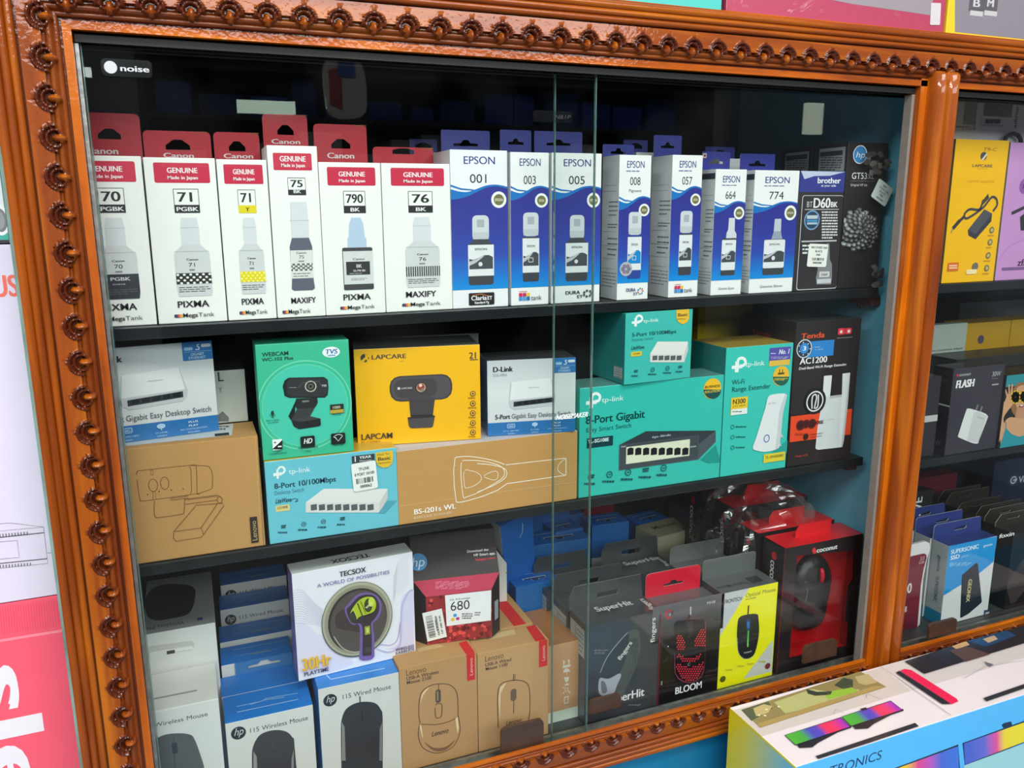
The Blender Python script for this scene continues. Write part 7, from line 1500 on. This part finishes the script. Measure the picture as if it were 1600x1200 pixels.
for k in range(14): T.line([(280 + k * 30, 262 - k * 9), (320 + k * 30, 290 - k * 9)], 1.2, (206, 196, 140))
def bar(q, under=(44, 44, 52), stops=None, off=14):
    T.poly([(q[3][0] + 2, q[3][1] - 6), (q[2][0] + 6, q[2][1] - 6), (q[2][0] + 10, q[2][1] + off * .3), (q[2][0] - 60, q[2][1] + off + 14), (q[3][0] + 120, q[3][1] - 10), (q[3][0] + 90, q[3][1] + 14), (q[3][0] + 22, q[3][1] + 18)], under, clip=False)
    k = 4; T.poly([(q[0][0] - k, q[0][1] - k * .2), (q[1][0], q[1][1] - k), (q[2][0] + k, q[2][1]), (q[3][0], q[3][1] + k)], (38, 36, 48), clip=False); T.hgrad(q, stops)
ST = [(0, (90, 180, 60)), (.22, (80, 170, 70)), (.38, (84, 80, 190)), (.52, (96, 76, 190)), (.64, (240, 60, 90)), (.8, (240, 60, 110)), (1, (160, 60, 190))]
bar([(330, 410), (625, 318), (672, 365), (384, 460)], stops=ST); bar([(632, 312), (890, 230), (950, 275), (680, 360)], stops=ST); T.poly([(728, 270), (758, 262), (768, 272), (740, 282)], (44, 44, 52), clip=False)
T.poly([(492, 522), (1020, 345), (1040, 362), (508, 542)], (52, 52, 58), clip=False); T.line([(585, 300), (600, 270), (640, 292)], 3, (170, 160, 160)); T.line(spline([(765, 215), (760, 200), (775, 195), (850, 222)], 4), 2, (120, 110, 110))
T.line([(835, 42), (1210, 304)], 3, (110, 104, 106))
T.poly([(918, 78), (935, 68), (1210, 245), (1165, 245)], (48, 44, 52), clip=False); T.poly([(940, 68), (965, 58), (1000, 64), (1240, 216), (1250, 230), (1214, 246)], (240, 40, 84), clip=False)
T.poly([(965, 18), (1600, -190), (1700, -110), (1070, 84)], (46, 40, 44), clip=False); T.poly([(1215, -62), (1290, -90), (1310, -70), (1240, -46)], (206, 160, 100), clip=False); T.poly([(1300, -90), (1480, -160), (1560, -120), (1400, -60)], (40, 70, 104), clip=False); T.poly([(1380, -100), (1440, -120), (1460, -100), (1410, -80)], (190, 160, 120), clip=False); T.poly([(1200, -40), (1300, -60), (1420, -20), (1290, 20)], (92, 66, 56), clip=False)
T.poly([(1384, 214), (1760, 85), (1780, 100), (1400, 232)], (52, 52, 58), clip=False); T.line([(1280, 108), (1410, 36)], 3, (190, 184, 188)); T.poly([(1385, 18), (1412, 28), (1440, 36), (1415, 48)], (110, 108, 116), clip=False); T.line([(1430, 38), (1700, 0)], 2, (190, 184, 188))
F = b.F; F.text('TRONICS', 560, 622, 838, 46, (44, 60, 100), 'r', y1=556, shear=.1)
def fbar(q, stops):
    F.poly([(q[0][0] - 8, q[0][1] - 2), (q[1][0], q[1][1] - 9), (q[2][0] + 8, q[2][1]), (q[3][0], q[3][1] + 9)], (44, 48, 70), clip=False); F.hgrad(q, stops)
S2_ = [(0, (250, 226, 10)), (.42, (250, 200, 10)), (.55, (240, 70, 140)), (.68, (200, 90, 190)), (.8, (84, 110, 210)), (1, (80, 120, 220))]
fbar([(760, 640), (1250, 462), (1255, 640), (760, 820)], S2_); fbar([(1280, 448), (1700, 300), (1700, 400), (1285, 560)], [(0, (80, 100, 200)), (.25, (110, 110, 206)), (.4, (240, 80, 150)), (.5, (250, 220, 20)), (1, (240, 230, 20))]); F.poly([(1480, 350), (1490, 340), (1530, 330), (1536, 350), (1490, 366)], (44, 48, 60), clip=False); F.poly([(1278, 565), (1700, 410), (1700, 640), (1278, 780)], (170, 216, 214), clip=False)
L = b.L; k = L.full(); k.hgrad([(0, 2), (100, 2), (100, 100), (0, 100)], [(0, (236, 214, 10)), (.25, (232, 214, 60)), (.5, (206, 210, 130)), (.8, (150, 206, 206)), (1, (110, 196, 236))])
b.done()
# ================================================================== ACROSS THE SHOP (only seen mirrored in the glass)
def MI(px, py, Y): p = UY(px, py, Y); return Vector((p.x, -p.y, p.z))
RY = 3.2
ra = MI(560, 260, RY); rb = MI(860, 100, RY)
rk = empty('shop_rack', Matrix.Translation((ra.x, -RY - .2, 0)), 'dark rack across the shop seen mirrored in the upper glass', 'rack')
DKB = plain('dark_rack_board', (40, 36, 40), .6)
def rp(n, a, b_):
    m = MB(); m.box(a, b_, (0, 0, 0)); o = m.obj(n, DKB); o.parent = rk; o.matrix_parent_inverse = rk.matrix_world.inverted()
rx0, rx1 = ra.x - .9, rb.x + 1.0
rp('back_board', (rx0, -RY - .42, 0), (rx1, -RY - .40, 2.3))
levels = [MI(700, 265, RY).z, MI(700, 190, RY).z, MI(700, 118, RY).z]
for z in levels + [.4, 1.0]: rp('shelf', (rx0, -RY - .40, z - .02), (rx1, -RY - .02, z))
for x in (rx0, rx1): rp('upright', (x - .015, -RY - .40, 0), (x + .015, -RY, 2.3))
ORD = 'first second third fourth fifth sixth seventh eighth ninth tenth eleventh twelfth thirteenth fourteenth fifteenth sixteenth seventeenth eighteenth nineteenth twentieth'.split()
random.seed(11)
src = None
for z, n, cols_ in ((levels[1] + .001, 16, ((36, 62, 150), (40, 70, 170), (30, 50, 120))), (levels[0] + .001, 13, ((206, 204, 206), (180, 180, 186), (120, 116, 124)))):
    x = rx0 + .05; k = 0; row = 'upper' if z > levels[0] + .01 else 'lower'; kind = 'blue' if row == 'upper' else 'pale'
    while x < rx1 - .25:
        w = random.uniform(.10, .2); h = random.uniform(.07, .2); c = random.choice(cols_)
        m = MB(); m.box((0, 0, 0), (w, .2, h), c, bevel=.002); o = m.obj('packet', card(), None, Matrix.Translation((x, -RY - .3, z))); tag(o, '%s packet on the rack across the shop, %s from the left on its %s shelf' % (kind, ORD[k], row), 'packet', 'packets on the rack across the shop'); k += 1; x += w + random.uniform(.01, .06)
random.seed(7)
def lit(name, label, cat, px0, py0, px1, py1, Y, e, col):
    a, b_ = MI(px0, py1, Y), MI(px1, py0, Y); m = MB(); m.box((a.x, a.y - .04, a.z), (b_.x, a.y, b_.z), (0, 0, 0))
    mt = bpy.data.materials.new('lit_' + name); mt.use_nodes = True; p = mt.node_tree.nodes['Principled BSDF']; p.inputs['Emission Color'].default_value = (*col, 1); p.inputs['Emission Strength'].default_value = e; p.inputs['Base Color'].default_value = (.8, .8, .8, 1)
    o = m.obj(name, mt); tag(o, label, cat)
lit('lit_sign', 'lit pale green sign across the shop, mirrored above the white ink boxes', 'sign', 372, 158, 462, 174, 3.0, 10, (.75, 1, .8))
lit('tube_lamp', 'white tube lamp across the shop mirrored at the upper left of the glass', 'lamp', 112, 104, 140, 116, 3.0, 16, (.9, 1, .95))
lit('doorway_lamp', 'bright lit strip across the shop mirrored at the upper right of the glass', 'lamp', 1268, 160, 1296, 208, 3.4, 7, (.85, .95, .75))

a, b_ = MI(512, 184, 2.4), MI(572, 78, 2.4)
m = MB(); w = b_.x - a.x; h = b_.z - a.z
out = spline([(w * .1, h * .05), (w * .5, 0), (w * .95, h * .1), (w, h * .5), (w * .9, h * .8), (w * .6, h), (w * .3, h), (0, h * .75), (0, h * .3)], 4, True)
m.slab(out, [], Vector((0, 0, 0)), Vector((1, 0, 0)), Vector((0, 0, 1)), Vector((0, 1, 0)), .03, (214, 212, 208)); m.slab([(w * .1, h * .2), (w * .4, h * .12), (w * .4, h * .75), (w * .1, h * .7)], [], Vector((0, .002, 0)), Vector((1, 0, 0)), Vector((0, 0, 1)), Vector((0, 1, 0)), .002, (180, 30, 40)); m.slab([(w * .3, h * .6), (w * .75, h * .6), (w * .7, h * .95), (w * .35, h * .95)], [], Vector((0, .004, 0)), Vector((1, 0, 0)), Vector((0, 0, 1)), Vector((0, 1, 0)), .003, (30, 80, 180))
m.box((w * .5 - .002, -.02, h), (w * .5 + .002, -.016, CEIL - a.z - .001), (60, 60, 60))
tag(m.obj('hanging_pouch', gloss(), None, Matrix.Translation((a.x, -2.4, a.z))), 'white, red and blue pouch hanging from the ceiling, mirrored in the glass', 'pouch')
